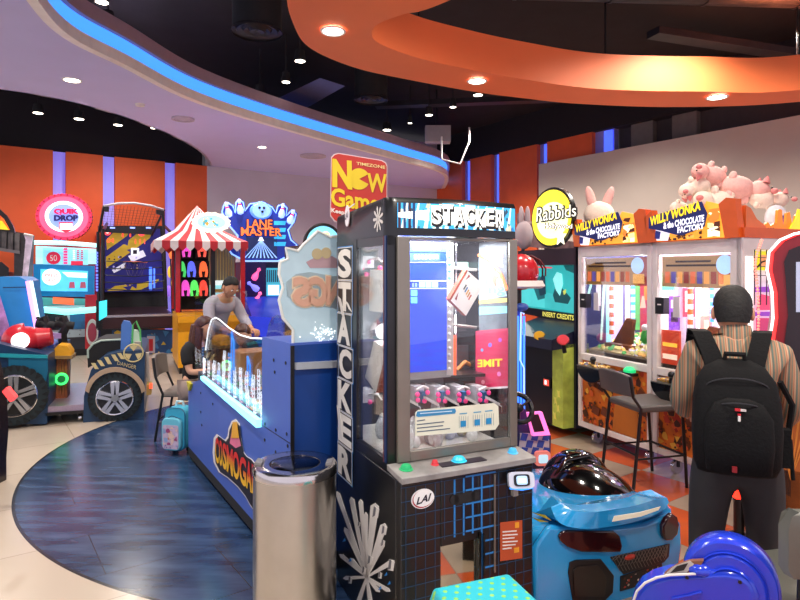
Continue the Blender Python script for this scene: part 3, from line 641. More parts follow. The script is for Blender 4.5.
m.tube([F.f(251, 322, -.7), F.f(262, 330, -.85), F.f(270, 336, -.85)], .02, glow('4a60ff', 1.8), 6); m.fp(F, [(246, 316), (281, 318), (284, 340), (262, 338)], -.905, glow('2a3ac8', .7), .01); m.build('light_tube', t)

# ---- arch topped game behind the coin game header
F = Fat(303, 7.8, 26); t = thing('arch_top_game', 'game with a glowing half-round blue and yellow top behind the pale logo board', 'arcade machine', F)
x1 = F.f(340, 300).x; m = MB(); m.box(0, x1, 0, .9, 0, F.f(320, 245).z, BLK); m.build('cabinet', t)
m = MB(); c = F.f(321, 244, -.0); m.prism([c+Vector((.25*math.cos(PI*k/20), 0, .25*math.sin(PI*k/20))) for k in range(21)], (0, -.1, 0), glow('78c8e8', 1.3), BLK); m.torus(c+Vector((0, -.1, 0)), .25, .02, BLK, a0=0, a1=PI)
for dx, dz, k in ((-.1, .08, 'e8e060'), (.03, .12, 'f0f0a0'), (.12, .06, 'e0c040'), (-.02, .05, '60b060')): m.ball(c+Vector((dx, -.1, dz)), (.06, .02, .04), glow(k, 1.1), 8, 6)
m.build('lit_arch', t)
# ---- jeep ride (0-150)
F = Frame(-3.81, 6.15, 21); 
t = thing('jeep_ride', 'blue and teal shooting ride built as a jeep with two big wheels and danger stripes', 'arcade machine', F)
TEAL = mat('teal_panel', '1b6a8c', .35); NAVY = mat('navy_panel', '153a5e', .4); TYRE = mat('printed_tyre', '1d2c33', .6); TRD = paint('0e161c', .7)
def wheel(cx, cy, rpx, y, name='wheel'):
    c = F.f(cx, cy, y); R = rpx/600*6.15; m = MB(); ax = Matrix.Rotation(PI/2, 3, 'X')
    m.prism([c+Vector((R*(1 if k % 4 < 2 else .955)*math.cos(PI*k/40), 0, R*(1 if k % 4 < 2 else .955)*math.sin(PI*k/40))) for k in range(80)], (0, -.03, 0), TYRE)
    for k in range(26):
        a = 2*PI*k/26; u = Vector((math.cos(a), 0, math.sin(a))); v = Vector((-math.sin(a), 0, math.cos(a)))
        m.prism([c+u*R*.8+v*.0, c+u*R*.98+v*.03, c+u*R*.98-v*.02, c+u*R*.82-v*.012], (0, -.04, 0), TRD)
    o = m.build(name, t); h = MB()
    h.disc(c+Vector((0, -.03, 0)), R*.68, paint('15181c', .4), .015, 40); h.torus(c+Vector((0, -.045, 0)), R*.665, .012, CHR)
    for k in range(5):
        a = 2*PI*k/5+PI/2
        for s_ in (-.13, .13):
            u = Vector((math.cos(a+s_), 0, math.sin(a+s_))); v = Vector((-math.sin(a), 0, math.cos(a))); c0 = c+Vector((0, -.045, 0))
            h.prism([c0+v*.02*(1 if s_ > 0 else -1)+u*R*.1-v*.012, c0+u*R*.65-v*.022, c0+u*R*.65+v*.022, c0+v*.02*(1 if s_ > 0 else -1)+u*R*.1+v*.012], (0, -.03, 0), mat('alloy', 'c9ccd2', .25, .7))
    h.disc(c+Vector((0, -.06, 0)), R*.13, paint('8a8f96', .4), .03); h.build('rim', o)
    return o
DD = 1.5
m = MB(); m.fp(F, [(-40, 345), (0, 344), (48, 355), (49, 380), (47, 424), (-40, 424)], 0, NAVY, -DD)
m.fp(F, [(9, 356), (48, 356), (48, 372), (44, 392), (38, 390), (28, 376), (9, 378)], -.002, TEAL, .02); m.fp(F, [(-40, 352), (48, 355), (48, 358), (-40, 356)], -.01, paint('2aa0b0', .3), .03); m.build('front_body', t)
m = MB(); body = [(83, 425), (144, 419), (145, 352), (140, 350), (132, 351), (118, 352), (106, 355), (97, 362), (91, 370), (88, 380), (84, 396)]
m.fp(F, body, 0, NAVY, -DD*.9)
arcp = [(88, 390)]+arc(115, 394, 28, 170, 8, 14, 24)+[(143, 386)]+list(reversed(arc(115, 394, 22, 170, 10, 12, 20)))
m.fp(F, arc(115.5, 394, 30.5, 172, 8, 16, 27)+list(reversed(arc(115.5, 396, 26.5, 172, 8, 14, 24.5))), -.03, paint('b89f86', .5), .03)
m.build('rear_body', t)
m = MB(); yy = -.01; TAN = paint('d8c890', .5)
def stripe(x, y0, y1, w=4, lean=4): m.fp(F, [(x, y1), (x+w, y1), (x+w-lean, y0), (x-lean, y0)], yy, TAN, .006)
for k, (x, y0, y1) in enumerate(((95, 363, 369), (101, 360, 366), (108, 357, 364), (115, 354.5, 361), (121, 353, 359))): stripe(x, y0, y1)
c = F.f(133.5, 353, yy); m.torus(c, .095, .008, TAN, n=24)
for k in range(3):
    a0 = PI/2+2*PI*k/3; m.prism([c+Vector((.02*math.cos(a0), 0, .02*math.sin(a0)))]+[c+Vector((.085*math.cos(a0+d_), 0, .085*math.sin(a0+d_))) for d_ in (-.5, 0, .5)], (0, -.006, 0), TAN)
m.ftext(F, 'DANGER', [(117, 364.5), (136, 369.5), (136.5, 365.5), (118, 361)], yy, TAN); m.build('danger_marking', t)
m = MB(); m.fp(F, [(88, 368), (87, 352), (92, 344), (100, 340.5), (121, 339.5), (121, 353), (106, 356), (95, 364)], .25, BLKR, -.7); m.tube([F.f(a, b, .24) for a, b in ((88, 358), (88, 350), (93, 344), (101, 340.5), (121, 339.5))], .012, paint('a9bcb0'), 5); m.build('seat_shell', t)
m = MB()
for x0, x1, y0, c_ in ((121, 133, 321, '4a7ac8'), (130, 141, 330, 'b8d8c0')): m.fp(F, [(x0, 352), (x1, 352), (x1-1, y0+4), (x1-3, y0), (x0+3, y0-1), (x0+1, y0+3)], .3, paint(c_, .4), .1)
m.fp(F, [(135, 341), (141, 341), (141, 352), (135, 352)], .2, paint('a9a49a'), .1)
m.tube([F.f(a, b, .2) for a, b in ((132, 350), (133, 325), (136, 321), (140, 330), (141, 350))], .01, paint('58b868'), 5); m.build('seat_back', t)
m = MB(); m.fp(F, [(147, 382), (152, 381), (152, 391), (147, 392)], .1, paint('a88a4a'), .2); m.fp(F, [(149.5, 383), (152.5, 383), (152.5, 388), (149.5, 388)], -.1, glow('ff5030', 2), .03); m.fp(F, [(146, 352), (149, 352), (150, 382), (147, 384)], .2, paint('c0b8b0'), .1); m.build('tail_box', t)
m = MB(); zf = .19; m.box(F.f(45, 400).x, F.f(86, 400).x, .02, DD-.1, zf-.06, zf, mat('tread_plate', 'b8a8c0', .28, .7, bump=.4, scale=60)); m.box(F.f(45, 400).x, F.f(86, 400).x, .0, DD-.1, .1, zf-.06, BLK); m.build('foot_plate', t)
wheel(115.5, 397, 26, -.005); wheel(15, 395, 30, -.005)
m = MB(); WD = mat('wood_slats', '9a5028', .5, var=.3, scale=20)
for k in range(5):
    x = F.f(54.5+k*2.7, 360, .5).x; m.box(x, x+.022, .45, .65, zf, F.f(60, 358, .5).z, WD)
m.box(F.f(54.5, 360, .5).x, F.f(68, 360, .5).x, .47, .65, zf, F.f(60, 358, .5).z, paint('6a3018')); m.build('gun_post', t)
m = MB(); c = F.f(61.5, 379, .4); m.torus(c, .055, .014, glow('40ff70', 2.4)); m.disc(c, .04, paint('20a050'), .02); m.build('green_ring_light', t)
m = MB(); m.fp(F, [(54, 356), (71, 356), (71, 352), (67, 346), (58, 345), (54, 349)], .4, mat('yellow_shell', 'e8a820', .5, bump=.5, scale=25), -.25); m.fp(F, [(52, 359), (72, 359), (72, 356), (52, 356)], .38, paint('9a7a4a'), -.3); m.build('yellow_pod', t)
m = MB(); m.fp(F, [(27, 356), (54, 356), (54, 345), (46, 342), (35, 343)], .5, paint('3f5ab8', .4), -.4)
m.collage([F.f(35, 355, .48), F.f(54, 355, .48), F.f(54, 343, .48), F.f(35, 343, .48)], [paint('4a90d8'), paint('8878d0'), paint('2a3a88'), glow('40a0ff', 1)], 26, 9, .02, (.08, .2)); m.build('blue_console', t)
m = MB(); c = F.f(24, 339, .3)
m.ball(c, (.21, .16, .17), RED, 20, 12, fn=lambda p: (p.x, p.y, p.z*(1 if p.x < 0 else .8)))
m.cyl(c+Vector((.13, 0, 0)), c+Vector((.26, 0, .02)), .12, RED, .09); o = m.build('red_searchlight', t)
m = MB(); m.disc(c+Vector((0, -.15, 0)), .083, glow('fff4f4', 1.8), .03); m.build('lamp_face', o)
for k in range(4): m = MB(); m.tube([c+Vector((-.24+k*0, -.12, .05-k*.045)), c+Vector((-.45, -.05, .06-k*.045))], .016, glow('ffe8e8', 1.5), 6); m.build('light_stripe', o)
for px, py in ((45, 326), (64, 326)):
    m = MB(); c = F.f(px, py, .7); m.tube([c+Vector((0, 0, -.28)), c+Vector((-.02, 0, -.1)), c+Vector((.02, 0, 0)), c+Vector((-.02, .02, .1))], .05, BLK, 8); m.cyl(c+Vector((-.09, 0, .03)), c+Vector((.1, 0, .0)), .045, BLKR); m.cyl(c+Vector((-.05, -.05, .08)), c+Vector((-.05, -.12, .1)), .02, CHR, n=8); m.build('mounted_gun', t)
m = MB(); m.fp(F, [(50, 332), (62, 333), (62, 338), (50, 338)], .7, paint('a890c8', .3), .06); m.build('gun_cover', t)
casters(t, F, [(F.f(28, 424).x, .06), (F.f(55, 424).x, .3), (F.f(79, 424).x, .1), (F.f(95, 424).x, .04), (F.f(134, 422).x, .06)], .04)
# blue cabinet wing with pink and white light edges
m = MB(); m.fp(F, [(-45, 345), (-45, 284), (2, 276.5), (20, 277), (27, 281), (37, 343), (36, 347)], .9, mat('sky_blue_wing', '1e7fc0', .35, emit=.12), -.7)
m.fp(F, [(3, 287), (26, 286.7), (26, 287.5), (3, 288)], .89, DBL, .004); m.build('rear_wing', t)
m = MB(); m.tube([F.f(28, 281, .85), F.f(39, 340, .85)], .03, glow('e8a0ff', 1.8), 6); m.tube([F.f(31, 281, .85), F.f(42, 338, .85)], .02, glow('d8fff8', 2), 6); m.fp(F, [(-3, 290), (0, 295), (9, 325), (13, 345), (-3, 345)], .84, mat('pink_pattern', 'a070a8', .5, var=.4, emit=.2), .02); m.build('light_edge', t)

# ---- far-left cabinet with truss frame and orange sign
F = Fat(-45, 9.4, 24); t = thing('truss_framed_game', 'dark grey game with a boxy truss frame and fiery sign cut by the left edge', 'arcade machine', F)
TR = mat('truss_grey', '3c3a3c', .5, var=.3)
m = MB(); m.fp(F, [(-45, 285), (30, 285), (30, 352), (-45, 352)], .4, BLKR, -.8)
m.fp(F, [(-45, 258), (24, 276), (25, 286), (-45, 286)], .35, paint('8a3020', .5), -.3); m.fp(F, [(-45, 262), (2, 262), (9, 268), (9, 277), (-2, 280), (-45, 280)], .32, BLK, .02); m.build('cabinet', t)
m = MB(); m.fp(F, [(-45, 222), (30, 234), (28, 276), (14, 300), (14, 250), (-45, 240)], .1, TR, -.5)
for a in (2, 8.5, 15): m.fp(F, [(a, 230+a*.15), (a+5, 231+a*.15), (a+4.5, 249+a*.2), (a, 248+a*.2)], .08, paint('6c6866', .5, var=.4), .03)
m.fp(F, [(-45, 240), (20, 251), (20, 254), (-45, 244)], .08, paint('8a8684'), .04)
m.build('truss', t)
m = MB(); m.fp(F, [(24, 234), (32, 235), (33, 238), (27, 282), (22, 284), (26, 240)], -.05, mat('lit_white_strip', 'b8a8b8', .4, var=.4, emit=.4), .04); m.tube([F.f(24, 234, -.1), F.f(33, 236, -.1)], .02, WHT, 6); m.build('light_strip', t)
m = MB(); m.fp(F, [(-40, 200), (-15, 204), (0, 209), (8, 216), (14, 226), (16, 233), (-40, 226)], .0, BLK, .1)
m.fp(F, [(-40, 206), (-3, 213), (4, 219), (10, 230), (-40, 224)], -.11, glow('d8601c', 1.0), .02); m.fp(F, [(-40, 216), (2, 221), (9, 230), (-40, 226)], -.135, glow('d8c020', 1.1), .02); m.fp(F, [(-30, 212), (1, 216), (0, 219), (-30, 216)], -.135, glow('e83020', 1), .02); m.build('sign', t)

# ---- dark foreground cabinet edge at the left
F = Frame(-3.2, 4.60, 60); t = thing('dark_driving_game', 'dark game corner with a red light cut off by the left edge of the photo', 'arcade machine', F)
m = MB(); m.prism([F.s_(a, b, -.0) for a, b in ((-60, 470), (6, 456), (8, 440), (7, 400), (3, 365), (-4, 350), (-60, 345))] if 0 else [onfloor(-60, 520)-F.o if 0 else Vector((0, 0, 0)), Vector((0, 0, .0)), Vector((0, 0, .0))], (0, 0, 1), BLK) if 0 else None
f2 = Frame(-3.2, 4.6, 0)
prof = [(6.5, 457), (8.5, 430), (7, 398), (3, 372), (-2, 352), (-8, 345)]
pts = [f2.f(a, b) for a, b in prof]; base = [Vector((-1.2, 0, p.z)) for p in pts]
F.deg = 0; t.rotation_euler = (0, 0, 0); t.location = f2.o
m.prism(pts+[Vector((-1.1, 0, pts[-1].z)), Vector((-1.1, 0, 0))]+[Vector((pts[0].x, 0, 0))], (0, -.5, 0), mat('dark_maroon_gloss', '1c1016', .25)); m.build('body', t)
m = MB(); c = f2.f(9, 394, -.5); m.hexa([c+Vector(v) for v in ((-.035, -.02, .02), (.02, -.02, -.05), (.02, .02, -.05), (-.035, .02, .02), (-.005, -.02, .05), (.05, -.02, -.02), (.05, .02, -.02), (-.005, .02, .05))], glow('ff4040', 2)); m.build('red_lamp', t)

# ================================================================== COIN PUSHER ISLAND
F = Frame(-1.81, 5.13, -58.7); t = thing('coin_pusher', 'long blue coin pusher with curved clear screens and a cartoon letter logo', 'arcade machine', F)
PB = mat('periwinkle_panel', '4a68c0', .38, var=.03); PBD = mat('royal_blue_panel', '12408c', .35); LN = 2.4; DP = .8
def q(a, b, y=0): return F.f(a, b, y)
m = MB()
side = [(188, 452), (187, 382), (205, 379), (262, 427), (262, 339), (291, 346)]
P_ = [q(a, b) for a, b in side]; zend = P_[-1].z; P_[0].z = .14; xe = 2.4; P_[-1].x = xe; xb = P_[3].x
pol = [Vector((0, 0, .1)), Vector((0, 0, P_[1].z)), P_[2], P_[3], P_[4], P_[5], Vector((xe, 0, .1))]
m.prism(pol, (0, .02, 0), PB); m.box(xe-.02, xe+.01, 0, DP, .1, zend, BLK) if 0 else None
m.box(xe-.06, xe, .02, .3, .1, zend, PBD); m.box(xe, xe+.008, .0, .02, .1, zend, BLK)
m.box(.05, xe-.1, .1, DP, .02, P_[3].z-.15, DBL); m.box(xe-.5, xe-.05, .25, DP, .08, 1.18, PBD)
m.prism([Vector((xb, 0, P_[4].z)), Vector((xe, 0, zend)), Vector((xe, DP, zend)), Vector((xb, DP, P_[4].z))], (0, 0, .012), PB)
for a, b in ((201, 393), (213, 404), (201, 412), (274, 360), (286, 363), (275, 372), (265, 424), (276, 430), (287, 434), (265, 440), (288, 446), (276, 452), (202, 425), (245, 455)): m.disc(q(a, b)+Vector((0, -.001, 0)), .009, BLK, .003, 10)
m.tube([q(291, 444, -.001), q(262, 425, -.001)], .002, BLK, 4); m.build('side_panel', t)
m = MB()
zc = P_[3].z
for i in range(6): pass
m.hexa([(0, -.0, .03), (xe, 0, .03), (xe, DP, .03), (0, DP, .03), (0, 0, .1), (xe, 0, .1), (xe, DP, .1), (0, DP, .1)], BLKR); m.build('plinth', t)
m = MB(); m.prism([P_[2]+Vector((0, -.004, 0)), P_[3]+Vector((0, -.004, 0)), P_[3]+Vector((0, -.004, .045)), P_[2]+Vector((0, -.004, .025))], (0, -.03, 0), glow('8af4ff', 2.2)); m.build('cyan_light_strip', t)
m = MB(); crv = [q(a, b, .03) for a, b in ((205, 375), (206, 350), (209, 330), (212, 320), (216, 317.5), (220, 319.5), (230, 328), (241, 335), (252, 338), (263, 338.5))]
gp = crv+[q(262, 423, .03)]; m.prism(gp, (0, .006, 0), GLS); m.build('curved_screen', t)
m = MB(); m.tube([c+Vector((0, -.005, 0)) for c in crv[1:]], .005, glow('f4f8ff', .7), 6); m.build('screen_edge', t)
m = MB(); gl2 = [Vector((c.x, DP-.3, c.z)) for c in gp]; m.prism(gl2, (0, .006, 0), GLS)
m.box(.02, .03, .05, DP-.3, P_[2].z, 1.42, GLS); m.build('far_screen', t)
m = MB(); fz = lambda x: lerp(P_[2].z, P_[3].z, (x-P_[2].x)/(xb-P_[2].x))-.04
m.hexa([(.1, .06, fz(.1)-.1), (xb, .06, fz(xb)-.1), (xb, DP-.3, fz(xb)-.1), (.1, DP-.3, fz(.1)-.1), (.1, .06, fz(.1)), (xb, .06, fz(xb)), (xb, DP-.3, fz(xb)), (.1, DP-.3, fz(.1))], paint('384458', .4))
m.box(.2, .5, .3, .58, fz(.5), fz(.5)+.2, paint('c88a4a', .4)); m.build('playfield', t)
m = MB(); LW = glow('e8f0ff', 1.5); rnd = random.Random(4)
for k in range(34):      # lit maze-like plastic towers along the glass
    x = .2+k*(xb-.26)/34; h = rnd.uniform(.1, .22); y = .08+(k % 3)*.07; z0 = fz(x)
    m.tube([(x, y, z0), (x, y, z0+h), (x+.045, y, z0+h), (x+.045, y, z0+.03)], .004, LW if k not in (5, 9) else glow('50a0ff', 2), 5)
    for j in range(int(h/.03)): m.box(x+.004, x+.042, y-.006, y+.006, z0+j*.03+.01, z0+j*.03+.018, rnd.choice([LW, LW, glow('ffffff', 2), glow('f0a0a0', 1)]))
for k, x in enumerate((.75, 1.15)): m.tube([(x, .16, fz(x)), (x, .16, fz(x)+.42-.12*k), (x+.06, .16, fz(x)+.34-.1*k), (x+.06, .16, fz(x)+.1)], .007, glow('3a90ff', 2.2), 6)
m.build('lit_tower', t)
m = MB(); rnd = random.Random(3); CO = [mat('gold_coin', 'd8b060', .3, .8), mat('silver_coin', 'c8ccd4', .25, .8), paint('d04860'), paint('50b050')]
for k in range(160):
    x = rnd.uniform(.2, xb-.1); y = rnd.uniform(.1, .55); z = fz(x)+rnd.uniform(0, .02); m.cyl((x, y, z), (x+.003, y, z+.006), .02, rnd.choice(CO), n=8)
m.build('token_bed', t, kind='stuff')
# logo on the side
m = MB(); y = -.004
xs = [215, 219, 222.7, 226.7, 233, 239.5, 246.3, 251.8, 257, 263.5]
outp = [(213, 452), (214, 438), (217, 434), (221, 437), (225, 440), (228, 436), (229, 428), (232, 421), (236, 419), (240, 424), (241, 436), (244, 452), (247, 456), (252, 459), (256, 464), (266, 472), (270, 480), (270, 522), (258, 516), (251, 506), (246, 497), (238, 487), (228, 478), (219, 472), (214, 462)]
m.fp(F, outp, y, paint('f0e8e0', .4), .003); m.fp(F, [(lerp(a, 241, .07), lerp(b, 468, .06)) for a, b in outp], y-.004, paint('1a1420', .5), .003)
def logo_mat():
    mm = bpy.data.materials.new('logo_fade'); mm.use_nodes = True; nt = mm.node_tree; N = nt.nodes; L = nt.links; tc = N.new('ShaderNodeTexCoord'); sx = N.new('ShaderNodeSeparateXYZ'); mr = N.new('ShaderNodeMapRange'); rp = N.new('ShaderNodeValToRGB')
    za, zb_ = q(236, 478).z, q(236, 452).z
    mr.inputs[1].default_value = za; mr.inputs[2].default_value = zb_; L.new(tc.outputs['Object'], sx.inputs[0]); L.new(sx.outputs[2], mr.inputs[0]); L.new(mr.outputs[0], rp.inputs[0]); L.new(rp.outputs[0], N['Principled BSDF'].inputs['Base Color'])
    rp.color_ramp.elements[0].color = lin('f4bc20'); rp.color_ramp.elements[1].color = lin('dc2a20'); rp.color_ramp.elements[0].position = .3; rp.color_ramp.elements[1].position = .75; return mm
LM = logo_mat()
for k, ch in enumerate('COSMOGANG'):
    a, b = xs[k], xs[k+1]; ta, tb = (a-215)/41, (b-215)/41; up = lambda v: 437+31*v; dn = lambda v: 460+35*v
    m.ftext(F, ch, [(a, dn(ta)+3), (b, dn(tb)+3), (b, dn(tb)-6), (a, dn(ta)-6)], y-.007, paint('e8e4e8', .5), off=.05, d=.001) if 0 else None
    m.ftext(F, ch, [(a+.5, dn(ta)), (b-.2, dn(tb)), (b-.2, up(tb)), (a+.5, up(ta))], y-.009, LM, off=.035, d=.002)
m.fp(F, [(230, 443), (232, 432), (238, 432), (241, 446), (236, 448)], y-.007, paint('e87898'), .003); m.fp(F, [(231.5, 438), (233, 422), (237, 422), (239, 438)], y-.011, paint('f0b030'), .003)
m.build('logo', t)
# header board: translucent, seen from behind so its lettering is mirrored
F2 = Frame(-.62+.12, 3.30, 26); 
bd = MB(); out = [(280, 262), (288, 259), (286, 248), (298, 251), (303, 245), (318, 231), (330, 237), (341, 236), (375, 236), (375, 362), (293, 362), (293, 330), (283, 318), (279, 300), (283, 287), (279, 274)]
F3 = Frame(q(291, 400).x*0+F.o.x+F.X.x*(xe-.02)+F.Y.x*.2, F.o.y+F.X.y*(xe-.02)+F.Y.y*.2, 31.3)
t2 = thing('header_board', 'pale translucent logo board with mirrored letters standing on the blue coin pusher', 'sign', F3)
ACR = mat('frosted_acrylic', 'b4c8d0', .45, emit=.18, ecol='a8d0e0'); zb = F3.f(320, 366).z
m = MB(); m.fp(F3, out, 0, ACR, -.02); m.build('board', t2)
m = MB(); m.tube([F3.f(a, b, -.006) for a, b in out[:9]], .008, paint('e4e8e4'), 6); m.tube([F3.f(a, b, -.006) for a, b in out[10:]+out[:1]], .008, paint('e4e8e4'), 6)
m.fp(F3, [(286, 282), (296, 274), (310, 272), (332, 276), (370, 276), (370, 312), (345, 312), (332, 308), (318, 306), (306, 308), (296, 302), (287, 296)], -.002, paint('a2b8c0', .5), .003)
for ch, a, b in (('N', 327, 341), ('G', 310, 326), ('S', 294, 309)):
    qq = [(a, 303), (b, 306), (b, 280), (a, 278)]; m.ftext(F3, ch, qq, -.004, paint('e8d4b8', .5), mirror=True, off=.09); m.ftext(F3, ch, qq, -.009, paint('d8a890', .5), mirror=True, off=.05)
for (x, y, r) in ((317, 254, .03), (326, 253, .03)): m.disc(F3.f(x, y, -.002), r, paint('c8b890', .5), .003, 16)
m.fp(F3, [(306, 262), (314, 258), (332, 256), (342, 262), (342, 268), (310, 268)], -.001, paint('c0a0a8', .5), .002)
m.build('mirrored_logo', t2)
m = MB(); m.fp(F3, [(295, 347), (340, 344), (340, 359), (295, 359)], -.004, glow('6ac0f0', .8), .003)
rnd = random.Random(5)
for k in range(70):
    a = min(338, max(300, rnd.gauss(324, 7))); b = rnd.gauss(333, 3.5); m.disc(F3.f(a, b, -.004), rnd.uniform(.002, .004), glow('ffffff', 1.5), .002, 6)
m.build('light_art', t2)
m = MB(); m.fp(F3, [(293, 362), (375, 358), (375, 364), (293, 368.5)], .0, mat('pale_rail', 'b9c0c8', .4, .3), .05); m.build('base_rail', t2)
# end cabinet under the header
m = MB(); w_ = .6
def L2(v): return F3.X*v[0]+F3.Y*v[1]+Vector((0, 0, v[2]))+F3.o-F.o
def toF(v): p = L2(v); return (p.dot(F.X), p.dot(F.Y), v[2])
zr = F3.f(320, 365).z
m.hexa([toF(v) for v in ((0, .012, .1), (w_, .012, .1), (w_, .5, .1), (0, .5, .1), (0, .012, zr-.02), (w_, .012, zr-.02), (w_, .5, zr-.02), (0, .5, zr-.02))], PBD)
m.build('end_cabinet', t)
m = MB(); c = toF((F3.f(315, 380).x, .005, F3.f(315, 380).z)); m.cyl(c, (c[0], c[1]-.01, c[2]), .008, CHR, n=8); m.build('lock', t)
m = MB(); a, b = q(283, 341, .2), q(292, 330, .3)
m.prism([Vector((xb+.0, .35, zend+.02)), Vector((xe-.1, .1, zend+.015)), Vector((xe-.1, .4, zend+.1)), Vector((xb+.2, .6, zend+.06))], (0, 0, .02), paint('d8e020', .4)); m.prism([Vector((xb-.3, .7, zend+.02)), Vector((xe-.6, .5, zend+.02)), Vector((xe-.6, .8, zend+.03)), Vector((xb-.3, .85, zend+.03))], (0, 0, .04), paint('3a8a30', .5)); m.build('yellow_top_trim', t)
m = MB(); m.prism([Vector((.02, -.02, P_[1].z+.02)), Vector((.1, -.02, P_[1].z-.05)), Vector((.18, -.02, P_[1].z+.02))], (0, .03, 0), paint('c8c030', .4)); m.build('player_shelf', t)
# ================================================================== BLOCK PRIZE MACHINE (foreground)
F = Frame(.004, 2.4, 25); FS = F; W = .648; YU = .13; DP = .78; ZC = .78; ZT = 1.75
t = thing('prize_machine', 'tall black prize machine with blue grid front and stacked block lettering on its top', 'arcade machine', F)
CAB = mat('black_cabinet', '0f1013', .3, var=.3, coat=.2)
m = MB(); px0, px1 = F.f(441, 590).x, F.f(478, 560).x; zt_, zb_ = F.f(460, 543).z, F.f(460, 588).z
m.box(0, px0, 0, .05, 0, ZC-.03, CAB); m.box(px1, W, 0, .05, 0, ZC-.03, CAB); m.box(px0, px1, 0, .05, zt_, ZC-.03, CAB); m.box(px0, px1, 0, .05, 0, zb_, CAB)
m.box(0, .03, .05, DP, 0, ZC-.03, CAB); m.box(W-.03, W, .05, DP, 0, ZC-.03, CAB); m.box(.03, W-.03, DP-.03, DP, 0, ZC-.03, CAB); m.box(0, W, .0, DP, ZC-.03, ZC-.015, CAB)
m.build('lower_cabinet', t, bev=.004)
GB = mat('grid_blue', '2b7fc8', .4); GBD = mat('grid_dim_blue', '20476a', .4)
m = MB(); rnd = random.Random(1)
for k in range(15):
    x = .02+k*W*.96/14; bright = 4 < k < 9
    if not (px0-.01 < x < px1+.01): m.box(x, x+(.008 if bright else .002), -.002, 0, .02, ZC-.05, GB if bright else GBD)
    else: m.box(x, x+(.008 if bright else .002), -.002, 0, zt_+.03, ZC-.05, GB if bright else GBD); m.box(x, x+.003, -.002, 0, .02, zb_-.01, GBD)
for k in range(13):
    z = .04+k*.0575
    for a, b, mm, h in ((.0, .3, GBD, .002), (.3, .45, GB, .007), (.45, W, GBD, .002)):
        if zb_-.01 < z < zt_+.03 and not (b <= px0 or a >= px1):
            for a2, b2 in ((a, min(b, px0)), (max(a, px1), b)):
                if b2 > a2: m.box(a2, b2, -.002, 0, z, z+h, mm)
        else: m.box(a, b, -.0025, 0, z, z+h, mm)
m.build('grid_lines', t)
m = MB(); m.hexa([(-.005, -.02, ZC-.03), (W+.005, -.02, ZC-.03), (W+.005, YU, ZC-.015), (-.005, YU, ZC-.015), (-.005, -.02, ZC-.005), (W+.005, -.02, ZC-.005), (W+.005, YU, ZC+.01), (-.005, YU, ZC+.01)], mat('console_white', '8f8c8a', .4, var=.25, scale=12))
def top(px, py): v = F.t(px, py, ZC+.004); return v
m.build('console', t, bev=.003)
m = MB(); 
for px, py, c_, r in ((410, 470, '20a060', .024), (440, 466, 'c03038', .014), (464, 462, '30b8d8', .028), (516, 452.5, '40a8d8', .02)):
    c = Vector((F.t(px, py, ZC+.01).x, .06, ZC-.002)); m.lathe([(r*1.25, 0), (r*1.25, .006), (r, .008), (r, .014), (r*.7, .024), (.001, .027)], c, paint('14161a') if 0 else mat('button_'+c_, c_, .3, emit=.35), 20)
m.box(.2, .42, .02, .1, ZC+.0, ZC+.004, paint('2c2430', .4)); m.build('button', t)
m = MB(); c = F.f(422.5, 498.5); 
m.disc(c, .055, paint('f0eeee'), .004, 30, sx=.95, sz=.72); m.disc(c+Vector((0, -.004, 0)), .05, paint('b02030'), .001, 30, sx=.95, sz=.72); m.disc(c+Vector((.002, -.005, .003)), .048, paint('f4f2f2'), .001, 30, sx=.95, sz=.72)
m.text('LAI', [c+Vector((dx, -.0062, dz)) for dx, dz in ((-.03, -.018), (.026, -.01), (.036, .018), (-.022, .01))], paint('14142a'), .001, .03); m.build('badge', t)
m = MB(); c = F.f(464.5, 497.5); m.box(c.x-.05, c.x+.05, -.004, 0, c.z-.022, c.z+.022, BLKR); m.cyl((c.x-.05, 0, c.z), (c.x-.05, -.004, c.z), .022, BLKR, n=20); m.cyl((c.x+.05, 0, c.z), (c.x+.05, -.004, c.z), .022, BLKR, n=20); m.build('speaker_grille', t)
m = MB(); m.box(px0, px1, .012, .02, zb_, zt_, mat('mirror_flap', 'c8c4b8', .04, 1)); m.box(px1, px1+.012, -.01, .0, zb_-.01, zt_+.03, BLKG); m.box(px1+.02, px1+.028, -.012, .0, zb_, zt_+.02, BLKG); m.build('prize_flap', t)
m = MB(); x = F.f(493.5, 500).x; m.box(x, x+.007, -.006, 0, F.f(494, 572).z, F.f(494, 474).z, GRYM); m.build('door_strip', t)
m = MB(); m.fp(F, [(500, 561), (522, 558), (522, 520), (500, 522.5)], -.001, paint('b8502c', .5), .002)
for k in range(6): m.fp(F, [(502.5, 532.5+k*3.4), (502.5+[14, 15, 12, 15, 13, 9][k], 531.5+k*3.4), (502.5+[14, 15, 12, 15, 13, 9][k], 530.3+k*3.4), (502.5, 531.3+k*3.4)], -.003, WHT, .0012)
m.fp(F, [(515, 528), (519, 527.5), (519, 522), (515, 522.5)], -.003, paint('e8a030'), .001); m.fp(F, [(514, 553), (519, 552), (519, 547), (514, 548)], -.003, paint('e8a030'), .001); m.build('notice_label', t)
cr = MB(); c = F.f(520.5, 480, -.05); R_ = Matrix.Rotation(-.35, 3, 'Z') @ Matrix.Rotation(-.3, 3, 'X')
def rb(mb, c, sx, sy, sz, mm, R_, oy=0, r=.25):
    pts = []
    for a in range(0, 360, 15):
        ca, sa = math.cos(math.radians(a)), math.sin(math.radians(a)); pts.append(c+R_ @ Vector((sx*math.copysign(abs(ca)**.4, ca), oy, sz*math.copysign(abs(sa)**.4, sa))))
    mb.prism(pts, R_ @ Vector((0, -sy, 0)), mm)
rb(cr, c, .056, .03, .034, mat('reader_shell', 'c9cede', .3), R_, .01); rb(cr, c, .035, .003, .024, paint('0c0e14', .2), R_, -.02)
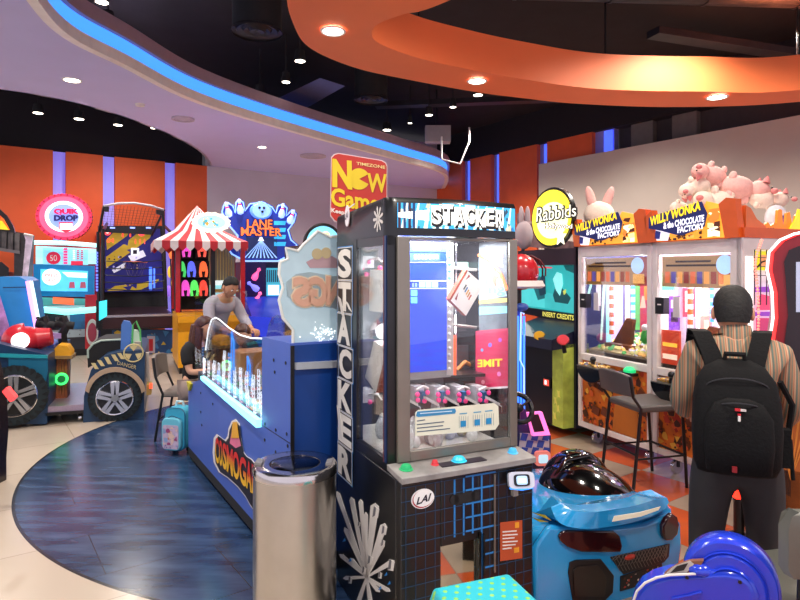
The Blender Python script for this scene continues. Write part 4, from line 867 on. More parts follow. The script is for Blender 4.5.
rb(cr, c, .024, .001, .018, glow('9ab8d8', .9), R_, -.0235)
cr.face([c+R_ @ Vector(v) for v in ((-.016, -.026, -.008), (.016, -.026, -.008), (.016, -.026, .006), (-.016, -.026, .006))], glow('f0f6ff', 1.3))
cr.build('card_reader', t)
m = MB(); m.tube([c+R_ @ Vector((-.05, -.0, -.031)), c+R_ @ Vector((0, -.012, -.037)), c+R_ @ Vector((.05, -.0, -.031))], .006, glow('3a8cff', 2.6), 6); m.box(c.x-.015, c.x+.01, -.02, 0, c.z-.08, c.z-.03, paint('a8a090')); m.build('reader_light', t)
# burst art on the lower left side
m = MB(); AW = mat('burst_white', 'd6d2cc', .5); cx, cy = 367, 577
rays = [((338, 494), 3), ((346, 530), 3), ((352, 500), 3.5), ((361, 502), 3), ((366, 515), 3), ((375, 506), 6), ((384, 526), 5), ((392, 562), 4), ((383, 545), 3), ((378, 590), 3), ((346, 578), 3), ((342, 556), 3), ((356, 610), 4), ((372, 612), 4), ((352, 560), 3), ((388, 590), 3)]
for (a, b), w_ in rays:
    dx, dy = a-cx, b-cy; L_ = math.hypot(dx, dy); nx, ny = -dy/L_, dx/L_
    m.sp(F, [(cx-nx, cy-ny), (cx+nx, cy+ny), (a+nx*w_*.7, b+ny*w_*.7), (a+dx/L_*3, b+dy/L_*3), (a-nx*w_*.7, b-ny*w_*.7)], 0, AW, .002)
for (a, b, r) in ((375.5, 512, 5), (384, 530, 4), (391, 565, 5), (383, 543, 3), (359, 524, 2), (370, 560, 4), (364, 570, 3), (350, 580, 3), (380, 575, 3)):
    m.sp(F, [(a-r*.6, b+r), (a+r*.5, b+r*1.2), (a+r*.8, b-r*.6), (a-r*.3, b-r*1.2)], -.002, AW, .002); m.sp(F, [(a-r*.6, b+r), (a-r*.1, b+r*.7), (a+r*.1, b-r*.9), (a-r*.3, b-r*1.2)], -.0045, paint('6a6a70'), .001)
for (a, b) in ((386, 574), (380, 588), (344, 540), (350, 560), (389, 583)): m.sp(F, [(a-1.5, b+2), (a+1.5, b+1), (a+1, b-2)], -.002, GB, .002)
m.build('burst_decal', t)
# upper frame
m = MB(); m.box(0, .045, YU, YU+.045, ZC, ZT, CAB); m.box(W-.03, W, YU+.02, DP, ZC, ZT, mat('dark_mirror_panel', '3a3c44', .12, .8)); m.box(0, W, DP-.02, DP, ZC, ZT, paint('3c3a40', .3))
ys = F.s_(357, 380).y; m.box(-.002, .03, ys, DP, ZC-.0, ZT, CAB); m.box(0, .03, YU, ys, ZT-.04, ZT, CAB)
m.box(0, W, YU, DP, ZC-.02, ZC, CAB); m.box(.0, .02, YU, ys, ZC, ZC+.022, CAB); m.build('upper_frame', t)
m = MB(); m.box(-.004, 0, YU+.012, YU+.03, ZC+.01, ZT, mat('blue_edge', '16305e', .3)); m.box(-.004, 0, YU+.036, YU+.042, ZC+.01, ZT, paint('6a2a34')); m.build('blue_edging', t)
m = MB(); m.box(.004, .01, YU+.045, ys, ZC+.02, ZT-.04, GLS); m.build('side_window', t)
dr = MB(); xa, xb_ = F.f(397, 400, YU-.01).x, W+.0; xi0, xi1 = F.f(409.5, 400, YU-.01).x, F.f(509, 400, YU-.01).x; z0, z1 = ZC+.012, ZT-.005; zi0, zi1 = ZC+.055, F.f(440, 238, YU-.01).z-.0
for b_ in ((xa, xi0, z0, z1), (xi1, xb_, z0, z1), (xi0, xi1, z0, zi0), (xi0, xi1, zi1-.01, z1)): dr.box(b_[0], b_[1], YU-.018, YU, b_[2], b_[3], GRYM)
door = dr.build('glass_door', t, bev=.003)
m = MB(); m.box(xi0, xi1, YU-.008, YU-.004, zi0, zi1, GLS); m.build('door_pane', door)
# instruction plate
m = MB(); y = YU-.02; plate = [(415, 436), (415, 413), (418, 410), (494, 403), (498, 406), (498.7, 424), (495, 429.5)]
m.fp(F, plate, y+.012, mat('plate_ivory', 'd9d8c4', .4, emit=.12), .003); m.fp(F, [(416, 416), (417, 411.5), (455, 408.5), (456, 411), (455, 413.5), (418, 417)], y+.008, paint('3a8cc0'), .001)
m.fp(F, [(420, 413.9), (452, 411.5), (452, 410.7), (420, 413.1)], y+.0065, paint('d8eef8'), .0006)
for k in range(4): m.fp(F, [(417, 421.5+k*3.6), (417+[8, 27, 26, 33][k], 420.8+k*3.6-[.5, 2.2, 2, 2.6][k]), (417+[8, 27, 26, 33][k], 419.8+k*3.6-[.5, 2.2, 2, 2.6][k]), (417, 420.5+k*3.6)], y+.008, paint('5a6a78'), .001)
for x, y0 in ((459, 416), (473, 414.6), (484.5, 413.3)):
    for k in range(5): m.fp(F, [(x+k*2.2, y0+12), (x+k*2.2+.35, y0+12), (x+k*2.2+.35, y0), (x+k*2.2, y0)], y+.008, paint('98a8a8'), .0006)
    m.fp(F, [(x+1.5, y0+11), (x+7, y0+10.4), (x+7, y0+4.5), (x+1.5, y0+5)], y+.007, paint('2a90c8'), .001); m.fp(F, [(x+.5, y0-1.6), (x+8, y0-2.4), (x+8, y0-3.4), (x+.5, y0-2.6)], y+.008, paint('4aa0c8'), .001)
m.build('instruction_plate', door)
# header
hd = MB(); ztop = 1.913; R0 = .05; path = []
for k in range(7): a = PI/2*k/6; path.append((R0-R0*math.cos(a) if 0 else R0*(1-math.cos(a)) , (YU+.03)-R0*math.sin(a)))
path = [(0, DP)]+[(-.004, YU+.05)]+[(R0*(1-math.cos(PI/2*k/5))-.004, YU+.05-R0*math.sin(PI/2*k/5)) for k in range(1, 6)]
path += [(R0+(W-R0)*k/8, YU-.0-.035*math.sin(PI*k/8)) for k in range(1, 9)]+[(W+.004, YU+.02), (W+.004, DP)]
def zb(i): return ZT
rows = [[Vector((x, y, ZT)) for x, y in path], [Vector((x, y, ZT+.03)) for x, y in path], [Vector((x, y, ztop-.02 if i else ztop-.05)) for i, (x, y) in enumerate(path)], [Vector((x+(.01 if i < 2 else 0), y+.012, ztop if i else ztop-.03)) for i, (x, y) in enumerate(path)]]
hd.grid(rows, CAB); hd.face([r for r in rows[3]], CAB); hd.face([r for r in rows[0]], CAB); hd.box(0, W, DP-.01, DP, ZT, ztop-.04, CAB)
hdr = hd.build('header', t)
def H(u, z, d=.003):      # point on the header band, u along the path
    seg = path[1:-2]; n = len(seg)-1; u = max(0, min(.9999, u))*n; i = int(u); f_ = u-i; a, b = Vector((*seg[i], 0)), Vector((*seg[i+1], 0)); p = a.lerp(b, f_); dd = (b-a).normalized(); nn = Vector((dd.y, -dd.x, 0)); return p+nn*d+Vector((0, 0, z))
m = MB(); ART = glow('3aa0d8', .9); AWH = glow('e2e8dc', 1.15); n = 40; z0_, z1_ = ZT+.033, ztop-.024
u0 = 5/13
m.grid([[H(lerp(.37, .995, k/n), z0_) for k in range(n+1)], [H(lerp(.37, .995, k/n), z1_) for k in range(n+1)]], ART)
seg_u = lambda s: lerp(5/13, 1, s)
rnd = random.Random(11)
def hpoly(pts, mm, d): m.face([H(seg_u(a), lerp(z0_, z1_, b), d) for a, b in pts], mm)
for k in range(60):
    a, b = rnd.uniform(.01, .97), rnd.random(); r = rnd.uniform(.012, .045)
    if .22 < a < .86 and .2 < b < .85: continue
    a0 = rnd.random()*6; hpoly([(min(.99, max(0, a+r*.6*math.cos(a0+2*PI*j/4))), min(1, max(0, b+r*5*math.sin(a0+2*PI*j/4)))) for j in range(4)], rnd.choice([AWH, AWH, glow('30485a', .6), glow('b8b8a0', .9), glow('1a70b0', .9)]), .004+k*.00003)
for k in range(12): hpoly([(.02+k*.08, 0), (.05+k*.08, 0), (.07+k*.08, 1), (.06+k*.08, 1)], AWH, .0035)
for k, x in enumerate((.0, .035, .07, .1)): hpoly([(x, 0), (x+.018, 0), (x+.018, 1), (x, 1)], glow('1c3c6a' if k % 2 else '3a2030', .5), .0062)
hpoly([(0, .42), (.22, .3), (.22, .75), (0, .6)], glow('e8ecec', 1.2), .0066)
LT = 'STACKER'
for k, ch in enumerate(LT):
    a0 = .235+k*.09; a1 = a0+.082; dz = (.0, .06, -.02, .06, -.06, .0, -.04)[k]; b0, b1 = .16+dz, .86+dz
    def Q(x0, x1, y0, y1, d): return [H(seg_u(x0), lerp(z0_, z1_, y0), d), H(seg_u(x1), lerp(z0_, z1_, y0), d), H(seg_u(x1), lerp(z0_, z1_, y1), d), H(seg_u(x0), lerp(z0_, z1_, y1), d)]
    m.face(Q(a0-.006, a1+.006, b0-.1, b1+.1, .0078), glow('58c8f0', 1.1)); m.face(Q(a0-.002, a1+.003, b0-.06, b1+.06, .0084), glow('f4f8f0', 1.3))
    m.text(ch, Q(a0+.014, a1-.002, b0-.04, b1-.07, .0088), paint('16181e'), .001, .08); m.text(ch, Q(a0+.008, a1-.010, b0+.03, b1-.01, .0088), glow('f4f2e4', 1.2), .003, .02)
m.build('lit_sign_panel', hdr)
m = MB(); c = F.s_(378, 219, -.006)
for k in range(9):
    a = 2*PI*k/9; u = Vector((0, math.cos(a), math.sin(a))); v = Vector((0, -math.sin(a), math.cos(a))); m.face([c-v*.005, c+u*.05-v*.007, c+u*.058, c+u*.05+v*.007, c+v*.005], AW)
cc = F.s_(347.5, 216, -.007); pp = [cc+Vector((0, .03*math.cos(k*PI/12)-.0, .052*math.sin(k*PI/12)-.0)) for k in range(24)]; m.prism(pp, (-.003, 0, 0), paint('ece6ea'))
m.text('LAI', [cc+Vector((-.004, y_, z_)) for y_, z_ in ((.018, -.018), (-.018, -.006), (-.018, .02), (.018, .008))], paint('1a1430'), .002, .03)
cc2 = F.s_(352, 206.5, -.006); m.prism([cc2+Vector((0, .035, -.006)), cc2+Vector((0, -.035, .006)), cc2+Vector((0, -.035, .012)), cc2+Vector((0, .035, 0))], (-.002, 0, 0), WHT); m.build('side_badge', hdr)
# vertical block lettering on the side
m = MB(); ya, yb = F.s_(353, 300).y, F.s_(339, 300).y; zs = F.s_(346, 247).z; ze = F.s_(344, 478).z; n = 7
for k, ch in enumerate(LT):
    z_1 = lerp(zs, ze, k/n)-.004; z_0 = lerp(zs, ze, (k+1)/n)+.004; sh = (.0, .0, .012, -.01, .006, -.004, .004)[k]
    def B(a, b, c_, d_, dx): return [(-dx, a, c_), (-dx, b, c_), (-dx, b, d_), (-dx, a, d_)]
    m.face(B(yb+sh+.01, ya+sh-.008, z_0-.008, z_1+.008, .004), GB); m.face(B(yb+sh+.004, ya+sh-.002, z_0-.003, z_1+.003, .0048), AWH if 0 else mat('letter_white', 'e2ded4', .5))
    m.face(B(yb+sh, ya+sh+.002, z_0+.001, z_1-.001, .0052), paint('15161a'))
    m.text(ch, [Vector(v) for v in B(yb+sh-.022, ya+sh+.026, z_0+.016, z_1-.014, .0056)], mat('letter_white', 'e2ded4', .5), .0012, .045)
for (a, b, c2, d2) in ((338, 296, 345, 318), (337, 405, 343, 440), (345, 300, 352, 312)): m.sp(F, [(a, b), (a+3, b+3), (c2, d2), (c2-3, d2-3)], -.008, AW, .002)
m.build('side_lettering', t)
# inside: screen, mechanisms, floor
m = MB(); YI = .30; m.box(.03, W-.03, YU+.03, DP-.02, ZC, ZC+.012, mat('white_tray', 'e8e4dc', .5)); m.build('tray', t)
m = MB(); sx0, sx1 = F.f(399, 300, YI).x, F.f(447, 300, YI).x; zz0, zz1 = F.f(430, 371, YI).z, F.f(430, 243, YI).z
m.box(sx0, sx1+.02, YI, YI+.08, zz0-.035, zz1+.03, paint('9c9a96', .4)); m.box(sx0+.01, sx1, YI-.003, YI, zz0, zz1, mat('screen_blue', '1238b8', .25, emit=.9))
m.build('monitor', t)
m = MB(); y = YI-.004
def sq(x0, y0, x1, y1, c_, s_=1.3, dd=.002): m.fp(F, [(x0, y1), (x1, y1), (x1, y0), (x0, y0)], y, glow(c_, s_), dd)
sq(409, 243, 446, 252, '3a5a98', .6); sq(409, 253, 440, 261, '3858c0', .9)
for k in range(7): sq(413+k*4, 246, 416+k*4, 250, 'a8b8d8', .8, .003); sq(414+k*3.6, 255, 416.4+k*3.6, 259, 'c8d8f8', 1.1, .003)
sq(410, 262, 445, 262.6, 'c8d8ff', 1); sq(409, 280.5, 446, 281.3, 'c8d8ff', 1.2); sq(409, 288, 446, 288.8, 'c8d8ff', 1.2)
for k in range(3): sq(419+k*6.6, 282, 424.5+k*6.6, 287.2, 'a8ecff', 1.6)
for k in range(2): sq(411, 290+k*7.2, 417, 296+k*7.2, '60d0ff', 1.5)
sq(412, 283, 414, 287, '7090e0', 1); sq(415, 283, 417, 287, '7090e0', 1)
m.build('screen_image', t)
m = MB()
for k in range(18): 
    c = F.f(449.5, 250+k*7, YI-.01); m.ball(c, .0085, WHT if k > 4 else mat('bead_blue', '58a0d8', .3), 8, 6)
m.fp(F, [(446.5, 375), (453, 375), (453, 243), (446.5, 243)], YI, paint('c8c4bc'), .004); m.fp(F, [(453, 375), (456, 375), (456, 335), (453, 335)], YI, glow('e86a40', .8), .004); m.build('bead_strip', t)
m = MB()
for px in (456, 478): m.cyl(F.f(px, 240, .45), F.f(px, 372, .45), .006, CHR, n=8)
for py, xx in ((268, (452, 500)), (325, (452, 492))):
    a, b = F.f(xx[0], py, .42), F.f(xx[1], py+4, .42); m.tube([a, b], .008, mat('zip_chain', 'a8a098', .4, .5), 6)
m.fp(F, [(447, 376), (510, 372), (510, 376), (405, 379), (405, 376)], .33, BLK, -.3)
m.build('hanging_rail', t)
m = MB(); y = .5
m.fp(F, [(452, 262), (474, 262), (474, 268), (452, 268)], y, glow('78a090', .6), .004); m.fp(F, [(452, 274), (476, 272), (476, 330), (452, 332)], y+.02, paint('3a3438', .3), .004); m.fp(F, [(457, 345), (477, 345), (477, 372), (457, 372)], y, paint('4a4448', .3), .004)
m.tube([F.f(457, 370, y-.02), F.f(465, 362, y-.02), F.f(477, 368, y-.02)], .012, paint('c87a28', .4), 6); m.build('back_panel_art', t)
m = MB(); mech = []
PK = mat('pink_knob', 'f0458a', .3, emit=.25); BM = paint('2c6a98', .4)
mo = m
for k in range(5):
    c = F.f(402+k*20.5, 398, .24+.0*k); 
    m.box(c.x-.03, c.x+.02, c.y+.02, c.y+.12, c.z-.02, c.z+.05, mat('clear_plastic', 'c8c8cc', .2)); m.box(c.x-.01, c.x+.012, c.y-.01, c.y+.03, c.z-.02, c.z+.03, BM)
    for dx, dz in ((-.03, .02), (.02, .025), (.005, -.012), (-.028, -.005)): m.ball(c+Vector((dx, -.01, dz)), .0115, PK, 8, 6)
    m.tube([c+Vector((-.03, 0, .04)), c+Vector((0, -.01, .055)), c+Vector((.03, 0, .04))], .006, WHT, 6)
    m.hexa([c+Vector(v) for v in ((0, -.04, -.0), (.05, -.06, -.03), (.05, -.03, -.03), (0, -.01, 0), (0, -.04, .012), (.05, -.06, -.018), (.05, -.03, -.018), (0, -.01, .012))], WHT)
    m.tube([c+Vector((.045, -.05, -.02)), c+Vector((.06, -.06, -.035)), c+Vector((.062, -.06, -.06))], .003, CHR, 5)
for (a, b) in ((362, 395), (370, 402), (362, 268), (369, 262), (366, 274), (380, 268)): m.ball(F.s_(a, b, .1), .012, PK, 8, 6)
m.build('vending_mechanism', t)
m = MB()
for a, b in ((361, 262), (361, 395)): c = F.s_(a, b, .09); m.box(c.x-.03, c.x+.05, c.y-.05, c.y+.05, c.z-.03, c.z+.03, mat('clear_plastic', 'c8c8cc', .2)); m.tube([c, c+Vector((.05, -.1, .02)), c+Vector((.05, -.15, .0))], .005, WHT, 6)
m.build('side_mechanism', t)
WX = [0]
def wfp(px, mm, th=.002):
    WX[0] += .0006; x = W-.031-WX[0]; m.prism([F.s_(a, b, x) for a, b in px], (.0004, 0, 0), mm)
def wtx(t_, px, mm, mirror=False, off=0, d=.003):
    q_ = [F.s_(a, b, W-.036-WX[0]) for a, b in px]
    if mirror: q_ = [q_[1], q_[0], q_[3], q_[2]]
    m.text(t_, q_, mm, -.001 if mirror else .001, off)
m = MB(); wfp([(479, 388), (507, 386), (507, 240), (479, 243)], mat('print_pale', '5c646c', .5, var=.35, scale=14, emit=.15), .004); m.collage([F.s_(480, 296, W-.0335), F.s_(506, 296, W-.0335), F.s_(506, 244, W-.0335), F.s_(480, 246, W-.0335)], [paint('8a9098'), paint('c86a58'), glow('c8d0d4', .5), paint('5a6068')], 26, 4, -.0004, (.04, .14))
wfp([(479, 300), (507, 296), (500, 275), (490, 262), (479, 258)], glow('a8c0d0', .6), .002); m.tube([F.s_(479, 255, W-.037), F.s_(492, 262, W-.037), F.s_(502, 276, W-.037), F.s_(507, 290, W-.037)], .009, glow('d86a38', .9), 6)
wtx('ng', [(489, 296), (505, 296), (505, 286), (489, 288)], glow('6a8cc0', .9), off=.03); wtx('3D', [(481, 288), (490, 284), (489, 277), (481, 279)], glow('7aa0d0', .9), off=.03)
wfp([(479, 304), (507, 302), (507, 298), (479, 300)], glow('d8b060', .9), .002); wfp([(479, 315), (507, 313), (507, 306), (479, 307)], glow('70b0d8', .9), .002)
wfp([(475.5, 388), (509, 386), (509, 328), (475.5, 331)], glow('a8284a', .65), .006); wtx('TIME', [(478, 367), (502, 366), (502, 359), (478, 360)], glow('e8b030', 1), mirror=True, off=.03)  # a sign's reflection, painted on as glowing colour with mirrored lettering
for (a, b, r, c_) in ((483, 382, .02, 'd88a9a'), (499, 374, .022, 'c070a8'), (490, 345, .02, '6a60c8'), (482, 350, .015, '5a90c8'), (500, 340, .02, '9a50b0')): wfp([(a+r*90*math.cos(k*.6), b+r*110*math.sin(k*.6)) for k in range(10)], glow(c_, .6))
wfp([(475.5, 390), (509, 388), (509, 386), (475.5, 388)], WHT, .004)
m.build('poster_with_reflection', t)
lamp('AREA', F.o+F.X*.34+F.Y*.33+Vector((0, 0, 1.735)), 13, (.95, .97, 1), .45, rot=(0, 0, F.r), name='case_fill_light', sy=.25); lamp('POINT', F.o+F.X*.15+F.Y*.55+Vector((0, 0, 1.3)), 8, (.95, .97, 1), .04, name='case_fill_light')
lamp('POINT', F.o+F.X*.12+F.Y*.30+Vector((0, 0, 1.62)), 2.5, (.95, .97, 1), .03, name='case_fill_light')  # unseen point lamps added inside to brighten the side window
def prize_box(pts, F, y, d, label, name='prize_box', art=True):
    m = MB(); P4 = [F.f(a, b, y) for a, b in pts]; cen = sum(P4, Vector())/4
    P4 = [p-cen for p in P4]; m.prism(P4, (0, d, 0), mat('box_card', 'f2eee6', .5, emit=.1), paint('c4552e', .5))
    if art:
        def U(u, v): return m.quadmap(P4, u, v, 0)+Vector((0, -.002, 0))
        for k, c_ in enumerate(('2a4a3a', '3a80b8', 'e0a848', 'c88a40', 'c85a3a')): m.face([U(.3+k*.1, .5-.03*k), U(.36+k*.1, .5-.03*k), U(.36+k*.1, .66-.03*k), U(.3+k*.1, .66-.03*k)], paint(c_, .4))
        m.face([U(.2, .12), U(.3, .12), U(.2, .34)], paint('a84030')); m.face([U(.2, .75), U(.2, .95), U(.3, .92)], paint('a84030')); m.face([U(.0, 0), U(.09, 0), U(.09, 1), U(0, 1)], paint('c4552e'))
    w_ = F.o+F.X*cen.x+F.Y*cen.y+Vector((0, 0, cen.z)); o = m.build(name, None, label=label, category='box', group='white prize boxes in the black machine', bev=.001); o.location = w_; o.rotation_euler = (0, 0, F.r); return o
prize_box([(449, 299), (466, 316), (484, 285), (466, 269.5)], F, .17, .03, 'white box with a coloured bar chart, tilted on its corner behind the front glass')
def side_box(pts, x, d, label):
    m = MB(); P4 = [F.s_(a, b, x) for a, b in pts]; cen = sum(P4, Vector())/4; P4 = [p-cen for p in P4]; m.prism(P4, (d, 0, 0), mat('box_card', 'f2eee6', .5, emit=.1), paint('c4552e', .5))
    o = m.build('prize_box', None, label=label, category='box', group='white prize boxes in the black machine'); o.location = F.o+F.X*cen.x+F.Y*cen.y+Vector((0, 0, cen.z)); o.rotation_euler = (0, 0, F.r)
side_box([(369, 311), (387, 313), (386, 270), (370, 269.5)], .06, .06, 'white box standing upright in the upper part of the left side window')
side_box([(365, 377), (376, 393), (386, 350), (374, 341)], .06, .05, 'white box hanging tilted in the lower part of the left side window')
m = MB(); rnd = random.Random(8); BG = mat('plastic_wrap', 'dfe2e2', .25, bump=.8, scale=40)
for k in range(26):
    x = rnd.uniform(.08, W-.14); y = rnd.uniform(YU+.08, .55); h = rnd.uniform(.05, .17)
    m.ball((x, y, ZC+.012+h*.5), (rnd.uniform(.02, .035), rnd.uniform(.02, .03), h*.55), rnd.choice([BG, BG, mat('plastic_wrap_grey', 'b2babc', .25, bump=.8, scale=40), paint('c8c090') if k % 5 == 0 else BG]), 8, 6)
o = m.build('wrapped_prizes', None, F, kind='stuff', label='heap of small prizes in crinkled clear wrap on the tray of the black prize machine', category='prizes')

# ---- steel bin
c = Vector((-.481, 2.75, 0)); rb_ = .188; t = thing('waste_bin', 'round brushed steel bin with a swing lid standing beside the black prize machine', 'bin', loc=c)
zt = 1.6-(462-271)/600*2.75
m = MB(); m.lathe([(.001, 0), (rb_, 0), (rb_, zt-.045)], (0, 0, 0), STL, 48); m.build('body', t)
m = MB(); m.lathe([(rb_, zt-.045), (rb_+.004, zt-.044), (rb_+.004, zt-.015), (rb_-.002, zt-.004), (rb_-.012, zt), (rb_*.62, zt-.004), (rb_*.62, zt-.008)], (0, 0, 0), mat('polished_rim', 'cfcac4', .15, 1), 48); m.build('rim', t)
m = MB(); m.lathe([(rb_*.61, zt-.007), (rb_*.58, zt-.004), (.001, zt-.004)], (0, 0, 0), mat('dark_steel_lid', '5a5c62', .15, 1), 40); m.build('lid', t)
for s in (-1, 1):
    m = MB(); m.hexa([(s*.16+dx*.026, -.0+dy*.04, zt-.006+dz*(.018 if dx*s > 0 else .012)) for dz in (0, 1) for dx, dy in ((-.6, -1), (.5, -1), (.5, .6), (-.6, .6))], paint('7e7c7c', .35)); m.build('bag_clip', t)

# ---- red sign
F = Frame(at(332, 221, 3.25).x, 3.25, 8, at(332, 221, 3.25).z)
t = thing('new_game_sign', 'red rounded sign with yellow words fixed behind the top of the black prize machine', 'sign', F)
def rr(px):
    return px
m = MB(); sg = [(330, 216), (331, 157), (334, 154), (338, 152.8), (382, 160), (386, 162.5), (387.5, 166), (387, 224), (340, 224), (334, 221)]
m.fp(F, sg, .01, paint('e8d4d0', .4), -.006); m.fp(F, [(lerp(a, 359, .03), lerp(b, 190, .03)) for a, b in sg], .008, mat('sign_red', 'c9301f', .4), .003); m.build('board', t)
m = MB(); Y1 = mat('sign_yellow', 'f2d21a', .4); y = .004
m.ftext(F, 'N', [(333.5, 185.5), (351, 188), (350.5, 162.5), (333.5, 160.5)], y, Y1, off=.045)
pc = F.f(359, 179, y); R = .058; m.prism([pc]+[pc+Vector((R*math.cos(math.radians(a)), 0, R*math.sin(math.radians(a)))) for a in range(28, 333, 12)], (0, -.001, 0), Y1) if 0 else None
m.face([pc+Vector((0, -.002, 0))]+[pc+Vector((R*math.cos(math.radians(a)), -.002, R*math.sin(math.radians(a)))) for a in range(28, 333, 8)], Y1)
m.ftext(F, 'W', [(367, 191.5), (387, 192), (386, 175), (368, 174)], y, Y1, off=.03)
m.ftext(F, 'Games', [(331.5, 205), (387, 213), (386, 197), (331.5, 188)], y, Y1, off=.03); m.ftext(F, 'TIMEZONE', [(356.5, 164.8), (385, 169), (385, 166), (356.5, 162)], y, paint('f6e090', .4), off=.02)
m.ftext(F, 'Keeping it fun', [(331.5, 213), (386, 221), (386, 216), (331.5, 208)], y, paint('f6ece0', .4), off=.02) if 0 else m.ftext(F, 'Keepi', [(331.5, 213.5), (345.5, 216), (345.5, 211), (331.5, 208)], y, paint('f6ece0', .4), off=.03)
m.build('lettering', t)
m = MB(); p = F.f(359, 212, .01); m.box(p.x-.02, p.x+.02, -.075, .012, .02, .035, BLK); m.box(p.x-.02, p.x+.02, .012, .02, .02, .2, BLK); m.build('sign_bracket', t)
# ================================================================== RIGHT ROW
FW = Frame(1.685, 5.68, -67); F = FW
CW = mat('white_machine_frame', 'e6e0dc', .35); OP = mat('orange_panel', 'e0601c', .4); CH = [paint('4a2412', .4), paint('6a3418', .4), paint('8a4a20', .4)]
def wonka(px0, px1, which):
    x0, x1 = F.f(px0, 300).x, F.f(px1, 300).x
    G = Frame(F.o.x+F.X.x*x0, F.o.y+F.X.y*x0, F.deg); w_ = x1-x0
    t = thing('chocolate_coin_game', ('left white framed coin game with orange chocolate panels, a chair standing in front' if which == 0 else 'white framed coin game with orange chocolate panels, the one the man faces'), 'arcade machine', G, None)
    def X(u): return w_*u
    ZR = 1.83; zr = .80
    m = MB(); fw = .045
    m.box(0, fw, 0, .05, .14, ZR, CW); m.box(w_-fw, w_-.002, 0, .05, .14, ZR, CW); m.box(fw, w_-fw, 0, .05, ZR-.1, ZR, CW); m.box(fw, w_-fw, 0, .05, zr-.03, zr+.03, CW); m.box(fw, w_-fw, 0, .05, .14, .19, CW)
    m.box(0, w_-.002, .0, 1.0, ZR-.03, ZR, CW); m.box(w_-.05 if which else 0, w_-.002 if which else .05, .95, 1.0, .14, ZR, CW); m.build('frame', t, bev=.004)
    m = MB(); m.box(fw, w_-fw, .02, .04, .19, zr-.03, mat('candy_orange', 'd8701c', .45, var=.25, scale=9)); q_ = [(fw, .019, .19), (w_-fw, .019, .19), (w_-fw, .019, zr-.03), (fw, .019, zr-.03)]
    m.collage(q_, CH+[paint('e8a028'), paint('b83820'), paint('e86a2a'), paint('f0b840')], 110, 20+which, .002, (.03, .1)); 
    m.collage([(fw, .014, .19), (w_-fw, .014, .19), (w_-fw, .014, .42), (fw, .014, .42)], [paint('a82818'), CH[0], paint('d85a30')], 60, 30+which, .002, (.03, .1), (4, 4))
    for k in range(5):      # chocolate bars in the artwork
        rnd = random.Random(k*7+which); x = rnd.uniform(.12, w_-.2); z = rnd.uniform(.25, .68); m.hexa([(x, -.001, z), (x+.09, -.001, z-.02), (x+.09, .012, z-.02), (x, .012, z), (x+.02, -.001, z+.07), (x+.11, -.001, z+.05), (x+.11, .012, z+.05), (x+.02, .012, z+.07)], CH[k % 3])
    m.hexa([(w_*.5, .006, .2), (w_*.86, .006, .2), (w_*.86, .012, .2), (w_*.5, .012, .2), (w_*.56, .006, .62), (w_*.8, .006, .62), (w_*.8, .012, .62), (w_*.56, .012, .62)], paint('b86a20', .5))
    m.ftext(G, 'WONKA', [tuple(v) for v in ()] or [(0, 0)]*4, 0, CW) if 0 else None
    m.text('Wonka', [(w_*.22, .004, .6), (w_*.42, .004, .56), (w_*.42, .004, .64), (w_*.22, .004, .68)], paint('3a2a6a'), .006, .05); m.text('Wonka', [(w_*.22, .004, .6), (w_*.42, .004, .56), (w_*.42, .004, .64), (w_*.22, .004, .68)], paint('e8d0c0'), .008, .0)
    m.build('art_panel', t)
    m = MB(); z0 = zr+.03; cx = w_*.36
    m.prism([Vector((cx+.17*math.cos(PI*k/12), .0, zr-.06+.13*-math.sin(PI*k/12)*1.0)) for k in range(13)], (0, -.14, 0), BLKG)
    m.box(cx-.17, cx+.17, -.14, 0, zr-.065, zr-.055, mat('tray_metal', 'a8a8a0', .3, .8)); m.build('coin_tray', t)
    m = MB(); rnd = random.Random(50+which); GC_ = [mat('gold_coin', 'd8b060', .3, .8), mat('silver_coin', 'c8ccd4', .25, .8)]
    for k in range(40):
        x = cx+rnd.uniform(-.13, .13); y = rnd.uniform(-.12, -.02); m.cyl((x, y, zr-.05+rnd.uniform(0, .01)), (x+.004, y, zr-.043+rnd.uniform(0, .01)), .018, rnd.choice(GC_), n=8)
    m.build('tray_coins', t, kind='stuff')
    m = MB(); m.cyl((cx-.01, -.09, zr-.05), (cx-.01, -.09, zr+.0), .018, BLK, n=10); m.ball((cx-.01, -.09, zr+.01), .028, BLK, 10, 8); m.build('joystick', t)
    m = MB(); c = Vector((w_*.76, -.02, zr-.05)); m.lathe([(.05, 0), (.05, .02), (.03, .04), (.001, .045)], c, glow('20c070', .9), 16); m.box(c.x-.08, c.x+.08, -.07, 0, zr-.075, zr-.05, BLK); m.build('green_button', t)
    # inside
    m = MB(); m.box(.02, w_-.02, .9, .94, .14, ZR-.03, mat('pink_cyan_wall', 'a488cc', .5, var=.5, scale=3, emit=.6)); q_ = [(.05, .895, zr+.25), (w_-.05, .895, zr+.25), (w_-.05, .895, ZR-.2), (.05, .895, ZR-.2)]
    m.collage(q_, [glow('58c8c8', .9), glow('e060a0', .8), glow('f0e8f4', 1), glow('8a50b8', .8), glow('f0c030', .9), glow('e04040', .8)], 60, 60+which, -.004, (.04, .14))
    for x in (.05, w_-.07): m.box(x, x+.02, .05, .9, .2, zr, BLK)
    m.build('back_art', t)
    m = MB(); m.box(.004, .012, .05, .95, .14, ZR-.03, mat('side_wall_violet', '4a4a7c' if which == 0 else 'e6d8ea', .4, var=.2, scale=3, emit=.3) if which == 0 else mat('side_wall_pale', 'c8b8d0', .4, var=.25, scale=4, emit=.4))  # reflections of the mirrored side wall painted on as glowing colour
    def sw(pts, c_, s__=1.0):
        sw.k += .0009; m.prism([G.s_(a, b, .014+sw.k) for a, b in pts], (.0004, 0, 0), glow(c_, s__))
    sw.k = 0
